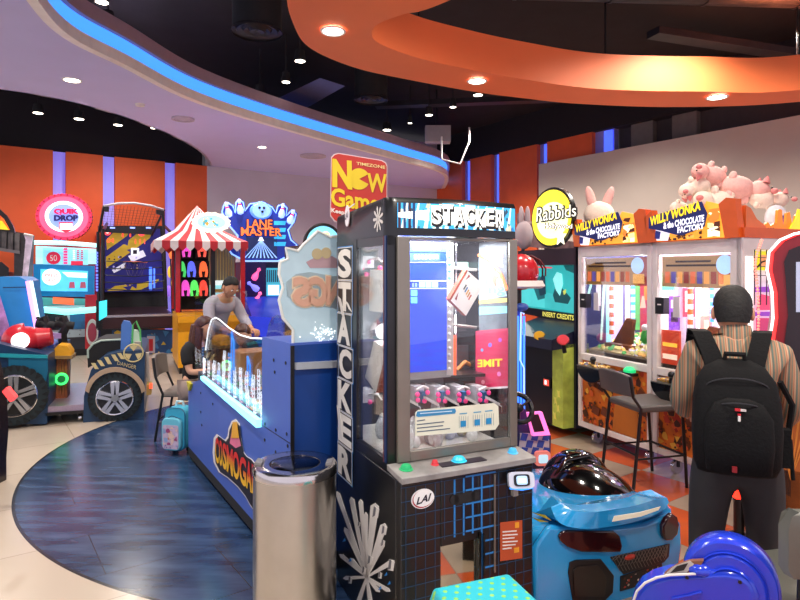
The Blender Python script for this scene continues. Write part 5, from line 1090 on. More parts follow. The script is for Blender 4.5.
    def sr(a, b, c, d, col_, s__=1.0): sw([(a, d), (c, d), (c, b), (a, b)], col_, s__)
    if which == 0:
        sr(584, 262, 603, 352, '2c3462', .7); sw([(586, 300), (588, 300), (598, 262), (595, 262)], 'a8f0d8', 1.1); sw([(600, 340), (602, 340), (607, 262), (604, 262)], 'c8f8e8', 1.1); sr(596, 284, 601, 306, 'c8c4d0')
        sr(606, 262, 614, 352, '8ad8e8', 1.1); sr(611, 262, 623, 350, 'cdb8fa', 1.2); sr(625, 262, 630, 345, 'f8f0f0', 1.3); sr(631, 262, 635, 340, 'e8f4ff', 1.2); sr(635, 265, 643, 330, '58a858', .9); sr(640, 285, 650, 345, 'a83848', .8); sr(644, 262, 652, 300, 'd87a30', .9); sw([(640, 308), (646, 308), (644, 296), (642, 296)], 'd8a888', .9)
        for k in range(10): sr(631, 262+k*8, 635, 265+k*8, '38a0e0', 1.1)
    else:
        for a, b, c, d, col_, q_ in ((660, 272, 676, 290, '48b8a8', 1), (664, 262, 700, 274, 'f0c8d8', 1), (670, 276, 688, 286, '2a8a9a', .9), (662, 292, 668, 345, 'fff4e8', 1.3), (669, 296, 680, 330, '6a3aa8', .9), (671, 300, 678, 308, 'e8e0f0', 1), (671, 312, 678, 322, '302040', .7), (683, 288, 695, 317, 'c83040', 1), (685, 291, 693, 312, 'f0c8b8', 1), (696, 262, 702, 350, 'f8f8ff', 1.2), (703, 262, 708, 340, 'fff0d8', 1.3), (709, 270, 716, 288, 'e060b0', 1), (710, 290, 714, 335, 'a8c8ff', 1.2), (717, 262, 726, 285, '58c060', 1), (718, 288, 724, 350, 'fff8f0', 1.2), (728, 262, 738, 300, 'f0d040', 1), (728, 304, 738, 340, 'd84868', 1), (700, 316, 712, 348, 'e88878', 1), (704, 320, 709, 332, 'e8c8a0', 1)): sr(a, b, c, d, col_, q_)
        for k in range(11): sr(710, 262+k*8, 714, 266+k*8, '3a98e8', 1.1)
        for k in range(8): sr(686+k*1.6, 318, 686.5+k*1.6, 350, '6a6070', .5)
    m.build('side_reflection_art', t)
    m = MB(); m.box(.03, w_-.03, .05, .9, zr-.02, zr+.06, paint('3a2c20', .5)); m.hexa([(.05, .1, zr+.06), (w_-.05, .1, zr+.06), (w_-.05, .88, zr+.2), (.05, .88, zr+.2), (.05, .1, zr+.07), (w_-.05, .1, zr+.07), (w_-.05, .88, zr+.22), (.05, .88, zr+.22)], mat('deck', 'b0a070', .4)); m.build('coin_deck', t)
    m = MB(); rnd = random.Random(70+which)
    for k in range(220):
        x = rnd.uniform(.08, w_-.08); y = rnd.uniform(.1, .8); z = zr+.07+(y-.1)*.18+rnd.uniform(0, .02); m.cyl((x, y, z), (x+.006, y-.004, z+.006), .02, rnd.choice(GC_+[paint('c8c870')] if k % 6 else [paint('38a048')]), n=7)
    m.build('coin_bed', t, kind='stuff')
    m = MB(); WB = mat('brown_chute', '7a4420', .4, var=.2)
    x = w_*.3; m.prism([Vector((x-.12, .28, zr+.12)), Vector((x+.1, .28, zr+.1)), Vector((x+.14, .28, zr+.36)), Vector((x+.06, .28, zr+.37)), Vector((x-.02, .28, zr+.26))], (0, .04, 0), WB); m.box(x-.14, x+.2, .2, .34, zr+.06, zr+.13, WB); m.build('brown_chute', t)
    m = MB(); x = w_*.75; m.box(x-.09, x+.12, .3, .42, zr+.15, zr+.36, paint('7a5a80', .5)); m.collage([(x-.085, .298, zr+.16), (x+.115, .298, zr+.16), (x+.115, .298, zr+.35), (x-.085, .298, zr+.35)], [paint('c8a8b8'), paint('5a3a60'), paint('68b070'), paint('d8d0d8')], 26, 4, .003, (.06, .16), (4, 4)); m.build('gift_box', t)
    m = MB()
    for k, (dx, c_) in enumerate(((-.05, 'e87820'), (.0, 'e8c020'), (.05, '20242a'), (.09, 'd03030'))): m.ball((x+dx, .34, zr+.4), (.028, .03, .035), paint(c_, .4), 8, 6)
    m.ball((w_*.6, .3, zr+.22), (.04, .04, .07), paint('38b048', .5), 8, 6); m.ball((w_*.6, .29, zr+.3), .03, paint('f0ece8', .5), 8, 6); m.build('small_toy', t)
    m = MB()
    for (u, y, c1, c2) in ((.13, .3, 'e8e0e0', 'd06030'), (.72, .6, 'e8f4ff', '4ab0e0'), (.86, .5, 'fff6e8', 'f0e0c0')):
        x = w_*u
        for k in range(14):
            za, zb_ = lerp(zr+.2, ZR-.25, k/14), lerp(zr+.2, ZR-.25, (k+1)/14); m.cyl((x, y, za), (x, y, zb_), .022, glow(c1 if k % 2 else c2, 1.1 if u > .2 else .5), n=10, caps=False)
    m.cyl((w_*.47, .75, zr+.2), (w_*.47, .75, ZR-.2), .1, glow('c8b8f8', 1.2), n=16); m.cyl((w_*.5, .7, zr+.2), (w_*.5, .7, ZR-.4), .04, glow('70e0e0', 1.1), n=12)
    m.build('candy_pole', t)
    m = MB(); m.box(fw, w_-fw, .03, .034, zr+.03, ZR-.1, GLS); m.build('front_pane', t)
    m = MB(); zt_ = ZR-.115; zb_ = zt_-.24; m.box(fw+.02, w_*.8, .036, .042, zb_, zt_, mat('menu_board', 'b88a4a', .5, emit=.3)); m.box(w_*.8, w_-fw-.01, .036, .042, zb_-.0, zt_, mat('menu_red', 'a84038', .5, emit=.3))
    for k in range(9): m.box(fw+.05+k*.06, fw+.095+k*.06, .034, .036, zb_+.03, zb_+.12, glow(['c86a40', '5a4a90', 'd89a50', '8a3a28'][k % 4], .8))
    m.box(fw+.06, w_*.75, .034, .036, zt_-.08, zt_-.065, paint('4a2a18')); m.box(fw+.15, w_*.65, .034, .036, zt_-.05, zt_-.035, paint('4a2a18')); m.disc((w_*.8, .033, zt_-.07), .07, glow('a8c0d8', .9), .003, 20); m.box(w_*.74, w_*.88, .034, .036, zb_+.02, zb_+.1, glow('d8b070', .8)); m.build('paytable', t)
    m = MB(); x = w_*.07; m.box(x, x+.085, -.03, .03, zr+.46, zr+.59, BLK); m.box(x+.025, x+.06, -.032, -.03, zr+.53, zr+.54, WHT); m.box(x+.13, x+.19, .02, .03, zr+.44, zr+.6, paint('d8d4d8', .4)); m.build('card_reader', t)
    if which == 1: mr = MB(); mr.box(.03, .21, .06, .08, zr+.05, zr+.33, glow('b83a20', .7)); mr.box(.05, .19, .056, .06, zr+.2, zr+.23, glow('f0c040', .9)); mr.box(.05, .19, .056, .06, zr+.1, zr+.14, glow('f0d8c0', .8)); mr.build('red_sign', t)
    # header
    hz = ZR; HT = .43
    h = MB(); h.box(0.05, w_-.05, .02, .08, hz, hz+.28, OP)
    h.hexa([(-.02, -.03, hz), (.07, -.03, hz), (.07, .03, hz), (-.02, .03, hz), (-.06, -.03, hz+HT-.12), (.02, -.03, hz+HT-.04), (.02, .03, hz+HT-.04), (-.06, .03, hz+HT-.12)], OP)
    h.prism([Vector((w_-.11, -.03, hz)), Vector((w_-.0, -.03, hz)), Vector((w_-.03, -.03, hz+HT-.02)), Vector((w_-.1, -.03, hz+HT)), Vector((w_-.16, -.03, hz+HT-.06))], (0, .06, 0), OP)
    hd_ = h.build('header', t); hd_.scale = (1, 1, .66); hd_.location.z = hz*.34
    m = MB(); m.prism([Vector((.04, -.02, hz+.01)), Vector((w_-.11, -.02, hz+.01)), Vector((w_-.14, -.02, hz+.36)), Vector((w_*.66, -.02, hz+.42)), Vector((w_*.6, -.02, hz+.3)), Vector((.03, -.02, hz+.26))], (0, .02, 0), glow('f0a030', 1.0))
    m.collage([(w_*.22, -.024, hz+.01), (w_*.62, -.024, hz+.01), (w_*.62, -.024, hz+.12), (w_*.22, -.024, hz+.12)], CH+[glow('f0b050', 1)], 24, 80+which, .002, (.1, .3), (4, 4))
    m.prism([Vector((.04, -.025, hz+.02)), Vector((.18, -.025, hz+.01)), Vector((.2, -.025, hz+.12)), Vector((.06, -.025, hz+.16))], (0, -.002, 0), glow('e8e0f0', 1)); m.prism([Vector((.05, -.028, hz+.04)), Vector((.1, -.028, hz+.035)), Vector((.11, -.028, hz+.12)), Vector((.06, -.028, hz+.14))], (0, -.002, 0), paint('2a3aa0'))
    m.collage([(w_*.68, -.024, hz+.02), (w_-.15, -.024, hz+.02), (w_-.15, -.024, hz+.33), (w_*.68, -.024, hz+.33)], [glow('f8d890', 1.2), glow('e87828', 1), glow('fff0c0', 1.2), CH[1]], 16, 90+which, .002, (.12, .25), (4, 4)); m.build('header_art', hd_)
    m = MB(); ln = [('WILLY WONKA', .0, .62, .18, .33, 'f2d020', .13), ('& the CHOCOLATE', .17, .66, .13, .2, 'f0f0ff', .09), ('FACTORY', .34, .66, .07, .12, 'f0f0ff', .08)]
    bk = paint('1c2a78', .4)
    m.prism([Vector((0, -.035, hz+.3)), Vector((.0, -.035, hz+.17)), Vector((w_*.16, -.035, hz+.13)), Vector((w_*.34, -.035, hz+.07)), Vector((w_*.42, -.035, hz+.06)), Vector((w_*.66, -.035, hz+.14)), Vector((w_*.69, -.035, hz+.28)), Vector((w_*.63, -.035, hz+.42)), Vector((w_*.3, -.035, hz+.36)), Vector((.08, -.035, hz+.33))], (0, -.006, 0), bk)
    for s_, a, b, z_, zz_, c_, hh in ln: m.text(s_, [(w_*a+.02, -.042, hz+z_+.02), (w_*b, -.042, hz+zz_+.0), (w_*b, -.042, hz+zz_+hh*.75), (w_*a+.02, -.042, hz+z_+hh*.8+.02)], glow(c_, 1.1), .002, .04)
    m.build('title_lettering', hd_)
    casters(t, G, [(.15, .1), (w_-.1, .1)], .055)
    lamp('POINT', G.o+G.X*(w_*.5)+G.Y*.35+Vector((0, 0, 1.62)), 14, (1, .95, .9), .05, name='case_fill_light')
    return G
wonka(578, 651, 0); GG = wonka(652.5, 742, 1)
# end face of the row
xw = F.f(742, 300).x; G = Frame(F.o.x+F.X.x*(xw+.01), F.o.y+F.X.y*(xw+.01), 23)
t = thing('end_coin_game', 'white framed end cabinet with a yellow window picture under the orange factory skyline', 'arcade machine', G)
m = MB(); m.box(0, .1, 0, .1, .14, 1.83, CW); m.box(.9, 1.0, 0, .1, .14, 1.83, CW); m.box(.1, .9, 0, .1, 1.75, 1.83, CW); m.box(.1, .9, 0, .1, .14, .2, CW); m.build('frame', t)
m = MB(); m.box(.02, .09, -.006, 0, .5, 1.7, glow('fff4ec', 1.5)); m.build('light_strip', t)
m = MB(); m.box(.1, .9, .08, .1, .2, 1.75, mat('pale_inside', 'e8d8e0', .5, emit=.4))
def gq(a, b, y=.07): return G.f(a, b, y)
m.fp(G, [(754, 270), (789, 271), (788, 252), (755, 251)], .07, glow('c8c828', 1), .01); m.fp(G, [(759, 266), (783, 267), (783, 256), (760, 255)], .055, glow('d89060', .9), .01); m.disc(G.f(771, 261, .04), .06, glow('e8b890', .9), .004, 12); m.tube([G.f(753, 272, .04), G.f(762, 262, .04), G.f(775, 258, .04), G.f(790, 262, .04)], .006, BLK, 5)
for k in range(6): m.fp(G, [(754+k*6, 305), (754.7+k*6, 305), (754.7+k*6, 245), (754+k*6, 245)], .03, paint('403840'), .004)
for k in range(4): m.fp(G, [(753, 248+k*9), (790, 248.6+k*9), (790, 249.4+k*9), (753, 248.7+k*9)], .03, paint('403840'), .004)
m.fp(G, [(754, 292), (789, 292), (789, 286), (754, 287)], .06, glow('8a3ab0', .9), .01); m.fp(G, [(754, 316), (789, 316), (789, 311), (754, 312)], .06, glow('8a3ab0', .9), .01); m.fp(G, [(756, 310), (770, 310), (768, 296), (760, 294)], .05, glow('d8406a', .9), .01); m.fp(G, [(772, 296), (786, 297), (784, 306), (774, 306)], .055, glow('c89a80', .8), .01)
m.fp(G, [(756, 352), (770, 352), (770, 318), (756, 318)], .06, glow('c83a70', .8), .01); m.fp(G, [(772, 345), (786, 345), (786, 320), (772, 320)], .06, glow('3a60c0', .8), .01); m.collage([G.f(754, 440, .06), G.f(789, 440, .06), G.f(789, 358, .06), G.f(754, 358, .06)], CH+[paint('d8701c'), paint('b83820')], 60, 5, .006, (.05, .15)); m.build('window_art', t)
m = MB(); m.box(.0, 1.0, -.01, .02, 1.83, 1.9, OP)
sky = [(745, 246), (745, 232), (748, 222), (753, 226), (757, 222), (760, 228), (764, 226), (768, 222), (771, 226), (775, 223), (777, 224), (778, 210), (780, 209), (782, 210), (783, 224), (786, 224), (787, 213), (790, 212), (792, 224), (795, 224), (796, 216), (799, 213), (812, 214), (812, 248)]
m.fp(G, sky, .1, mat('skyline_orange', 'f08a30', .5, emit=.35), -.02); m.fp(G, [(782, 246), (812, 248), (812, 209), (800, 210), (797, 209), (795, 218), (790, 226)], .09, glow('f0c820', .9), .01)
m.fp(G, [(746, 246), (746, 205), (751, 208), (757, 219), (766, 226), (766, 246)], .02, mat('pale_orange', 'e87838', .4), -.03)
for k in range(3):
    for j in range(2): m.disc(G.f(768+k*2.5, 229+j*3, .09), .01, paint('a05010'), .004, 8)
m.build('factory_skyline', t)

# ---- rabbit-title shooting game left of the coin games
x0 = F.f(518, 300).x; G = Frame(F.o.x+F.X.x*x0, F.o.y+F.X.y*x0, F.deg); w_ = -x0-.03
t = thing('cinema_shooting_game', 'dark shooting game with a wide teal picture screen and an oval yellow top sign', 'arcade machine', G)
DN = mat('dark_navy_body', '14162a', .35)
m = MB(); m.box(0, w_, .35, 1.3, .0, 1.9, DN); m.box(w_-.03, w_, .0, .4, .1, 1.9, DN); m.box(0, w_, 0, .4, 1.66, 1.82, paint('301a28', .3)); m.build('cabinet', t)
m = MB(); y = .3
scr = [(520, 306), (578, 314), (578, 261), (520, 259)]
m.fp(G, scr, y, mat('teal_picture', '2a9c9c', .3, var=.2, scale=2, emit=.85), .02)
def gp_(p, c_, s_=.9, d=.002): m.fp(G, p, y-.02-gp_.k*.0015, glow(c_, s_), d); gp_.k += 1
gp_.k = 0
gp_([(520, 305), (545, 308), (545, 292), (535, 290), (530, 280), (520, 282)], '48bcbc'); gp_([(531, 280), (538, 276), (545, 278), (546, 298), (538, 300)], '1a5a60'); gp_([(545, 292), (578, 300), (578, 314), (545, 308)], '3ab0b0', .9)
gp_([(553, 295), (556, 285), (562, 288), (571, 298), (568, 304), (555, 302)], '14484c'); gp_([(553, 279), (557, 272), (562, 274), (563, 284), (560, 296), (556, 290)], '8adcd8', 1.1); gp_([(562, 262), (578, 262), (578, 275), (566, 270)], '125a5c'); gp_([(538, 285), (542, 275), (545, 276), (546, 294), (540, 296)], '1a3a4a', .6)
gp_([(532, 266), (552, 267), (552, 268.4), (532, 267.6)], 'e04858', 1.2); gp_([(563, 291), (566, 289), (566, 293), (564, 295)], 'c8d060'); m.build('screen', t)
m = MB(); m.fp(G, [(520, 312), (578, 324), (578, 314), (520, 306)], .28, BLK, .05); m.ftext(G, 'INSERT CREDITS', [(543, 316), (574, 320.5), (574, 315.5), (543, 311.5)], .225, glow('d8d060', 1), off=.02); m.build('lower_bezel', t)
m = MB(); c = G.f(559.5, 218, .05); gx = .42
m.disc(c+Vector((0, -.06, 0)), .30, BLK, .04, 40, sx=1.12, sz=1.0); m.disc(c+Vector((0, -.1, 0)), .275, glow('f2e03a', 1.1), .01, 40, sx=1.12, sz=1.0); m.disc(c+Vector((.03, -.11, -.03)), .2, glow('fbf8c0', 1.3), .01, 30, sx=1.2, sz=.9)
yy = -.075
for off, mm, d in ((.07, paint('14140f'), .002), (.0, glow('fcfae8', 1.2), .01)):
    m.ftext(G, 'Rabbids', [(537, 222), (577, 216), (577, 204), (538, 208)], yy, mm, d=d, off=off); 
for off, mm, d in ((.06, paint('5a4a18'), .002), (.0, glow('ffffff', 1.3), .01)): m.ftext(G, 'Hollywood', [(545, 230), (573, 230), (573, 224), (545, 223)], yy-.01, mm, d=d, off=off)
sc = G.f(561, 237, yy-.02); m.prism([sc+Vector(((.09 if k % 2 == 0 else .04)*math.sin(PI*k/5), 0, (.09 if k % 2 == 0 else .04)*math.cos(PI*k/5))) for k in range(10)], (0, -.01, 0), glow('fffce0', 1.4)); m.build('oval_sign', t)
m = MB(); m.fp(G, [(519, 246), (543, 248), (578, 250), (578, 242), (545, 238), (534, 225), (524, 212), (519, 214)], .3, mat('backdrop_pattern', '8a6a6a', .6, var=.5, scale=9), .03); m.build('backdrop_board', t)
m = MB(); m.hexa([(.04, -.25, .85), (w_-.04, -.25, .85), (w_-.04, .35, .9), (.04, .35, .9), (.04, -.25, .95), (w_-.04, -.25, .95), (w_-.04, .35, 1.12), (.04, .35, 1.12)], mat('console_dark_blue', '1c2038', .35)); m.box(.1, w_-.15, -.1, .3, .1, .86, mat('lower_dark', '101018', .4)); m.build('console', t)
m = MB(); m.box(w_-.2, w_-.04, -.12, .2, .1, .9, mat('lime_side', 'a8b84a', .5, var=.3, emit=.1)); 
for (a, z) in ((.05, .35), (.09, .28), (.04, .2), (.1, .42)): m.prism([Vector((w_-.2+a+.03*math.cos(k*PI/4+.3)*(1 if k % 2 else .5), -.122, z+.05*math.sin(k*PI/4)*(1 if k % 2 else .5))) for k in range(8)], (0, -.003, 0), paint('e0e068'))
m.build('lime_panel', t)
for px, py, c_ in ((539.5, 336, 'e8b020'), (563, 340, 'e84048')):
    m = MB(); c = G.f(px, py, -.2); GM = paint(c_, .35); m.tube([c+Vector((-.0, .0, 0)), c+Vector((.05, -.04, .01))], .045, GM, 10); m.ball(c, (.055, .06, .05), GM, 12, 8); m.tube([c, c+Vector((-.15, .05, .01)), c+Vector((-.22, .12, 0))], .02, BLK, 8); m.tube([c+Vector((.0, 0, -.03)), c+Vector((0, .02, -.12))], .02, BLK, 8); m.build('toy_gun', t)
m = MB(); c = G.f(546, 382, -.12); m.box(c.x-.06, c.x+.08, -.13, -.11, c.z-.05, c.z+.04, BLK); m.box(c.x-.02, c.x+.06, -.135, -.13, c.z-.03, c.z+.03, glow('e05040', 1)); m.box(c.x, c.x+.03, -.138, -.135, c.z-.02, c.z+.02, glow('f0f0f0', 1)); m.build('coin_slot', t)

# ---- racing game with blue tubes right behind the black machine
G = Frame(at(514, 300, 4.25).x, 4.25, 20); t = thing('racing_game', 'racing game with bright blue light tubes and a pink rimmed panel behind the black machine', 'arcade machine', G)
m = MB(); w2 = .62
m.prism([G.f(549.5, 487), G.f(551, 436), G.f(545, 428), G.f(528, 412), G.f(515, 400), G.f(512, 500)], (0, .12, 0), mat('race_navy', '1a2050', .35)); m.build('body', t)
m = MB(); m.box(-.45, -.02, .14, .55, 0, 1.5, MATS['race_navy']); m.box(-.43, -.04, .13, .14, .95, 1.3, glow('a83a60', .6)); m.box(-.47, .0, .1, .55, 1.5, 1.72, paint('1a2a6a')); m.box(-.45, -.02, .09, .1, 1.52, 1.7, glow('5a80d8', .8)); m.build('screen_cabinet', t)
m = MB(); q_ = [(518, 456), (549, 462), (549, 440), (540, 433), (520, 433)]; m.fp(G, q_, -.003, paint('b8b0b8'), .004)
for k in range(5):
    for j in range(3):
        if (k+j) % 2 == 0: m.fp(G, [(520+k*5.5, 440+j*7), (526+k*5.5, 441+j*7), (528+k*5.5, 434+j*7), (522+k*5.5, 433+j*7)], -.008, paint('2a4aa0'), .003)
m.build('checkered_panel', t)
m = MB(); y = -.05; m.fp(G, [(531, 435), (548, 434), (540, 411), (526, 412)], y, glow('f070b8', 1.5), .03); m.fp(G, [(534, 432), (544, 431), (538, 414), (529, 415)], y-.03, paint('2a1420', .3), .006); m.build('pink_panel', t)
m = MB(); c = G.f(541.5, 457.5, -.08); rb(m, c, .055, .03, .05, mat('reader_coral', 'e07a70', .3, emit=.3), Matrix.Rotation(-.2, 3, 'Z')); rb(m, c, .035, .004, .03, glow('a8c8d8', .9), Matrix.Rotation(-.2, 3, 'Z'), -.032); m.build('card_reader', t)
m = MB(); NB_ = glow('3a7aff', 3)
for a in (518, 521, 524): m.tube([G.f(a, 416, .02), G.f(a, 316, .02)], .008, NB_, 6)
m.tube([G.f(524, 314, .0), G.f(521, 312, .0), G.f(520, 360, .0), G.f(524, 368, .0), G.f(524, 398, .0), G.f(533, 410, .0), G.f(548, 432, .0), G.f(549, 480, .0)], .006, glow('9ab8ff', 2.2), 6); m.build('light_tube', t)
m = MB(); m.box(0.0, .075, .03, .08, G.f(518, 424).z, G.f(518, 310).z, paint('1a3aa0', .3)); m.ball(G.f(522, 307, .0), (.05, .04, .03), paint('3a5ab0', .3), 10, 8); m.build('tube_mount', t)
m = MB(); c = G.f(524, 385, -.02); m.build('x', t) if 0 else None
c = G.f(519, 408, -.1); m.torus(c, .1, .018, BLK, Matrix.Rotation(-.5, 3, 'X'), 24); m.ball(c, (.035, .03, .035), BLK, 10, 8)
for a in (.5, 2.6, 4.7): m.tube([c, c+Vector((.1*math.cos(a), 0, .1*math.sin(a)))], .01, BLK, 6)
m.build('steering_wheel', t)
# red helmet-like ornament beside the header
m = MB(); c = at(521, 272, 4.3); m.ball((0, 0, 0), (.13, .12, .13), RED, 18, 12); m.lathe([(.15, -.06), (.17, -.1), (.15, -.115)], (0, 0, 0), paint('e8e0dc'), 24)
for k in range(5): m.tube([Vector((.13*math.sin(a_)*math.cos(k*.5-1), -.12*math.cos(k*.5-1)*math.sin(a_), .13*math.cos(a_))) for a_ in (.4, .9, 1.4, 1.8)], .006, paint('601018'), 5)
m.cyl((0, .05, -.1), (0, .05, -(c.z-1.35)), .03, BLK); o = m.build('red_dome', t); o.location = G.loc(c)

# ---- right edge machine with red and white light outline
G = Frame(at(771, 400, 3.35).x, 3.35, -30); t = thing('red_lit_game', 'dark red game outlined by a curvy white and red light, cut by the right edge', 'arcade machine', G)
m = MB(); prof = [(772, 395), (768, 372), (769, 345), (773, 318), (772, 292), (767, 270), (769, 252), (780, 240), (794, 234), (810, 231), (860, 231), (860, 395)]
m.fp(G, prof, 0, mat('deep_red_side', '7a1420', .3, emit=.12), -.5); m.fp(G, [(775, 400), (860, 400), (860, 560), (778, 560)], 0, mat('sunburst_orange', 'a85a24', .5, var=.3), -.5); m.box(.0, .8, 0, .5, 0, .5, BLK)
for k in range(6): m.fp(G, [(790, 480), (791, 480), (776+k*9, 402), (773+k*9, 402)], -.002, paint('c87a30'), .003)
m.fp(G, [(789, 250), (799, 246), (860, 244), (860, 395), (781, 395), (779, 372), (784, 345), (788, 315), (786, 285), (784, 262)], -.005, mat('dark_glass_red', '200c12', .15), .004); m.build('cabinet', t)
m = MB(); m.tube([G.f(a, b, -.02) for a, b in prof[:10]], .007, glow('fff0f0', 2.4), 6); m.build('white_light_line', t)
m = MB(); m.tube([G.f(a+3.5, b, -.01) for a, b in prof[:10]], .008, glow('ff3030', 2.2), 6); m.build('red_light_line', t)
m = MB(); m.fp(G, [(757, 400), (762, 350), (758, 300), (757, 270), (761, 256), (768, 250), (770, 262), (766, 285), (768, 310), (766, 345), (768, 400)], .12, mat('coral_inner', 'e05048', .4, emit=.3), -.01) if 0 else None
dots = smooth([G.f(a, b, .05) for a, b in ((776, 240), (770, 262), (772, 290), (773, 320), (771, 350), (769, 385))], 9)
m2 = MB()
for p in dots: m2.ball(p+Vector((-.07, .0, 0)), .008, glow('ff8070', 2.5), 6, 5)
m.s = 0 if 0 else None
m2.build('light_dots', t)
m = MB(); m.fp(G, [(796, 262), (860, 260), (860, 312), (796, 312)], -.012, glow('9aa0b8', .7), .004); m.build('blue_window', t)
m = MB(); m.box(-.02, .5, -.12, 0, .92, 1.0, BLK); m.tube([(-.02, -.12, 1.01), (.5, -.12, 1.01)], .012, CHR, 6); m.build('ledge', t)
# red glowing lamp low between the man's legs
G = Frame(at(739, 490, 3.6).x, 3.6, 0); m = MB(); m.cyl((0, 0, 0), (0, 0, .24), .03, BLK); m.box(-.03, .03, -.025, .025, .24, .37, mat('red_lamp_glow', 'ff3020', .4, emit=3, ecol='ff2818')); m.lathe([(.06, 0), (.06, .02), (.03, .03)], (0, 0, 0), BLK, 16, None, True)
m.build('red_floor_lamp', None, G, label='small glowing red lamp low behind the legs of the man with the backpack', category='lamp')
# ================================================================== SEATS, RIDES, BAG, PEOPLE
def chair(name, label, F, seat_z, w, d, back_z, mfr, mpad, lean=.06, backh=.17):
    t = thing(name, label, 'chair', F); hw = w/2
    m = MB(); rb2 = []
    m.hexa([(-hw, 0, seat_z-.03), (hw, 0, seat_z-.03), (hw*.9, d, seat_z-.03), (-hw*.9, d, seat_z-.03), (-hw, 0, seat_z+.02), (hw, 0, seat_z+.02), (hw*.9, d, seat_z+.02), (-hw*.9, d, seat_z+.02)], mpad); m.build('seat', t, bev=.015)
    m = MB(); n = 8
    rows = []
    for z, y in ((back_z-backh, d+lean*.6), (back_z-backh*.5, d+lean*.85), (back_z, d+lean)):
        rows.append([Vector((lerp(-hw*.88, hw*.88, k/n), y+.03*math.sin(PI*k/n), z+(0 if z < back_z else -.02*abs(k/n*2-1)**3))) for k in range(n+1)])
    back = [[p+Vector((0, .035, 0)) for p in r] for r in rows]
    m.grid(rows+back[::-1]+[rows[0]], mpad)
    for r in (0, n): m.face([rows[0][r], rows[1][r], rows[2][r], back[2][r], back[1][r], back[0][r]], mpad)
    m.build('backrest', t, bev=.008)
    for s in (-1, 1):
        m = MB(); m.tube([(s*hw*.92, .0, 0), (s*hw*.92, .04, seat_z-.02)], .012, mfr, 8); m.build('leg', t)
        m = MB(); m.tube([(s*hw*.92, d+.06, 0), (s*hw*.9, d-.01, seat_z), (s*hw*.9, d+lean*.6+.02, back_z-backh), (s*hw*.88, d+lean+.02, back_z-.02)], .012, mfr, 8); m.build('leg', t)
    m = MB(); m.tube([(-hw*.92, .02, seat_z*.4), (hw*.92, .02, seat_z*.4)], .009, mfr, 6); m.tube([(-hw*.9, d+.03, seat_z*.45), (hw*.9, d+.03, seat_z*.45)], .009, mfr, 6)
    for s in (-1, 1): m.tube([(s*hw*.92, .02, seat_z*.4), (s*hw*.92, d+.03, seat_z*.4)], .008, mfr, 6)
    m.build('stretcher', t); return t
PADG = mat('grey_vinyl', '5c5854', .45, bump=.1); FRB = paint('101012', .35)
# chair in front of the coin games: it faces the machines, backrest towards the left
a_ = onfloor(645, 490); b_ = onfloor(686, 494)
F = Frame(a_.x+.22, a_.y+.30, 0)
def chairF(cx, cy, deg): return Frame(cx, cy, deg)
chair('stool_chair', 'black framed grey padded high chair in front of the left chocolate coin game', chairF(2.07, 4.62, 105), .60, .42, .40, .86, FRB, PADG)
chair('stool_chair', 'grey padded chair with ribbed rounded back where the long-haired woman sits', chairF(-1.86, 5.86, 95), .44, .40, .40, .80, FRB, mat('beige_grey_vinyl', '7a7068', .5), .06, .2)
chair('stool_chair', 'grey-green padded chair back at the lower right corner of the photo', chairF(1.30, 1.55, 150), .47, .42, .42, .86, FRB, mat('olive_grey_vinyl', '6a6a60', .4), .05, .24) if 0 else None
Fc = Frame(1.47, 1.95, 12); t = thing('stool_chair', 'olive grey padded chair back at the lower right corner of the photo', 'chair', Fc)
OL = mat('olive_grey_vinyl', '62625a', .4, bump=.1); zt = 1.6-(507-271)/600*1.95; zl = 1.6-(572-271)/600*1.95
m = MB(); n = 8; xs = (-.245, .2)
rows = []
for z, i in ((zl, .02), (zl+.03, 0), (zt-.05, 0), (zt-.012, .012), (zt, .04)):
    rows.append([Vector((lerp(xs[0]+i, xs[1]-i, k/n), -.03*math.sin(PI*k/n), z)) for k in range(n+1)])
back = [[p+Vector((0, .04, 0)) for p in r] for r in rows]; m.grid(rows+back[::-1]+[rows[0]], OL)
for r in (0, n): m.face([x[r] for x in rows]+[x[r] for x in back[::-1]], OL)
m.build('backrest', t, bev=.01)
m = MB(); m.box(-.22, .2, .06, .46, .43, .48, OL); m.build('seat', t, bev=.015)
for s in (-.17, .15):
    m = MB(); m.tube([(s, .0, 0), (s, .03, .45), (s, .02, zt-.1)], .013, FRB, 8); m.build('leg', t)
    m = MB(); m.tube([(s, .46, 0), (s, .42, .44)], .013, FRB, 8); m.build('leg', t)

# teal dotted stool bottom centre
cs = Vector((.285, 1.86, 0)); zt = .575
t = thing('plastic_stool', 'small turquoise stool with green dots in front of the black prize machine', 'stool', loc=(cs.x, cs.y, 0), rz=math.radians(20))
TQ = mat('turquoise_plastic', '1eb4c4', .35); DG = paint('8cc850', .4); s = .15
m = MB(); m.hexa([(-s-.02, -s-.02, zt-.12), (s+.02, -s-.02, zt-.12), (s+.02, s+.02, zt-.12), (-s-.02, s+.02, zt-.12), (-s+.01, -s+.01, zt), (s-.01, -s+.01, zt), (s-.01, s-.01, zt), (-s+.01, s-.01, zt)], TQ); m.build('seat', t, bev=.012)
nt = TQ.node_tree; N = nt.nodes; L = nt.links; tc = N.new('ShaderNodeTexCoord'); mp = N.new('ShaderNodeMapping'); mp.inputs['Rotation'].default_value = (0, 0, .5); vo = N.new('ShaderNodeTexVoronoi'); vo.voronoi_dimensions = '2D'; vo.inputs['Scale'].default_value = 27; vo.inputs['Randomness'].default_value = 0
ls = N.new('ShaderNodeMath'); ls.operation = 'LESS_THAN'; ls.inputs[1].default_value = .2; mx = N.new('ShaderNodeMix'); mx.data_type = 'RGBA'; mx.inputs[6].default_value = lin('1eb4c4'); mx.inputs[7].default_value = lin('8cc850')
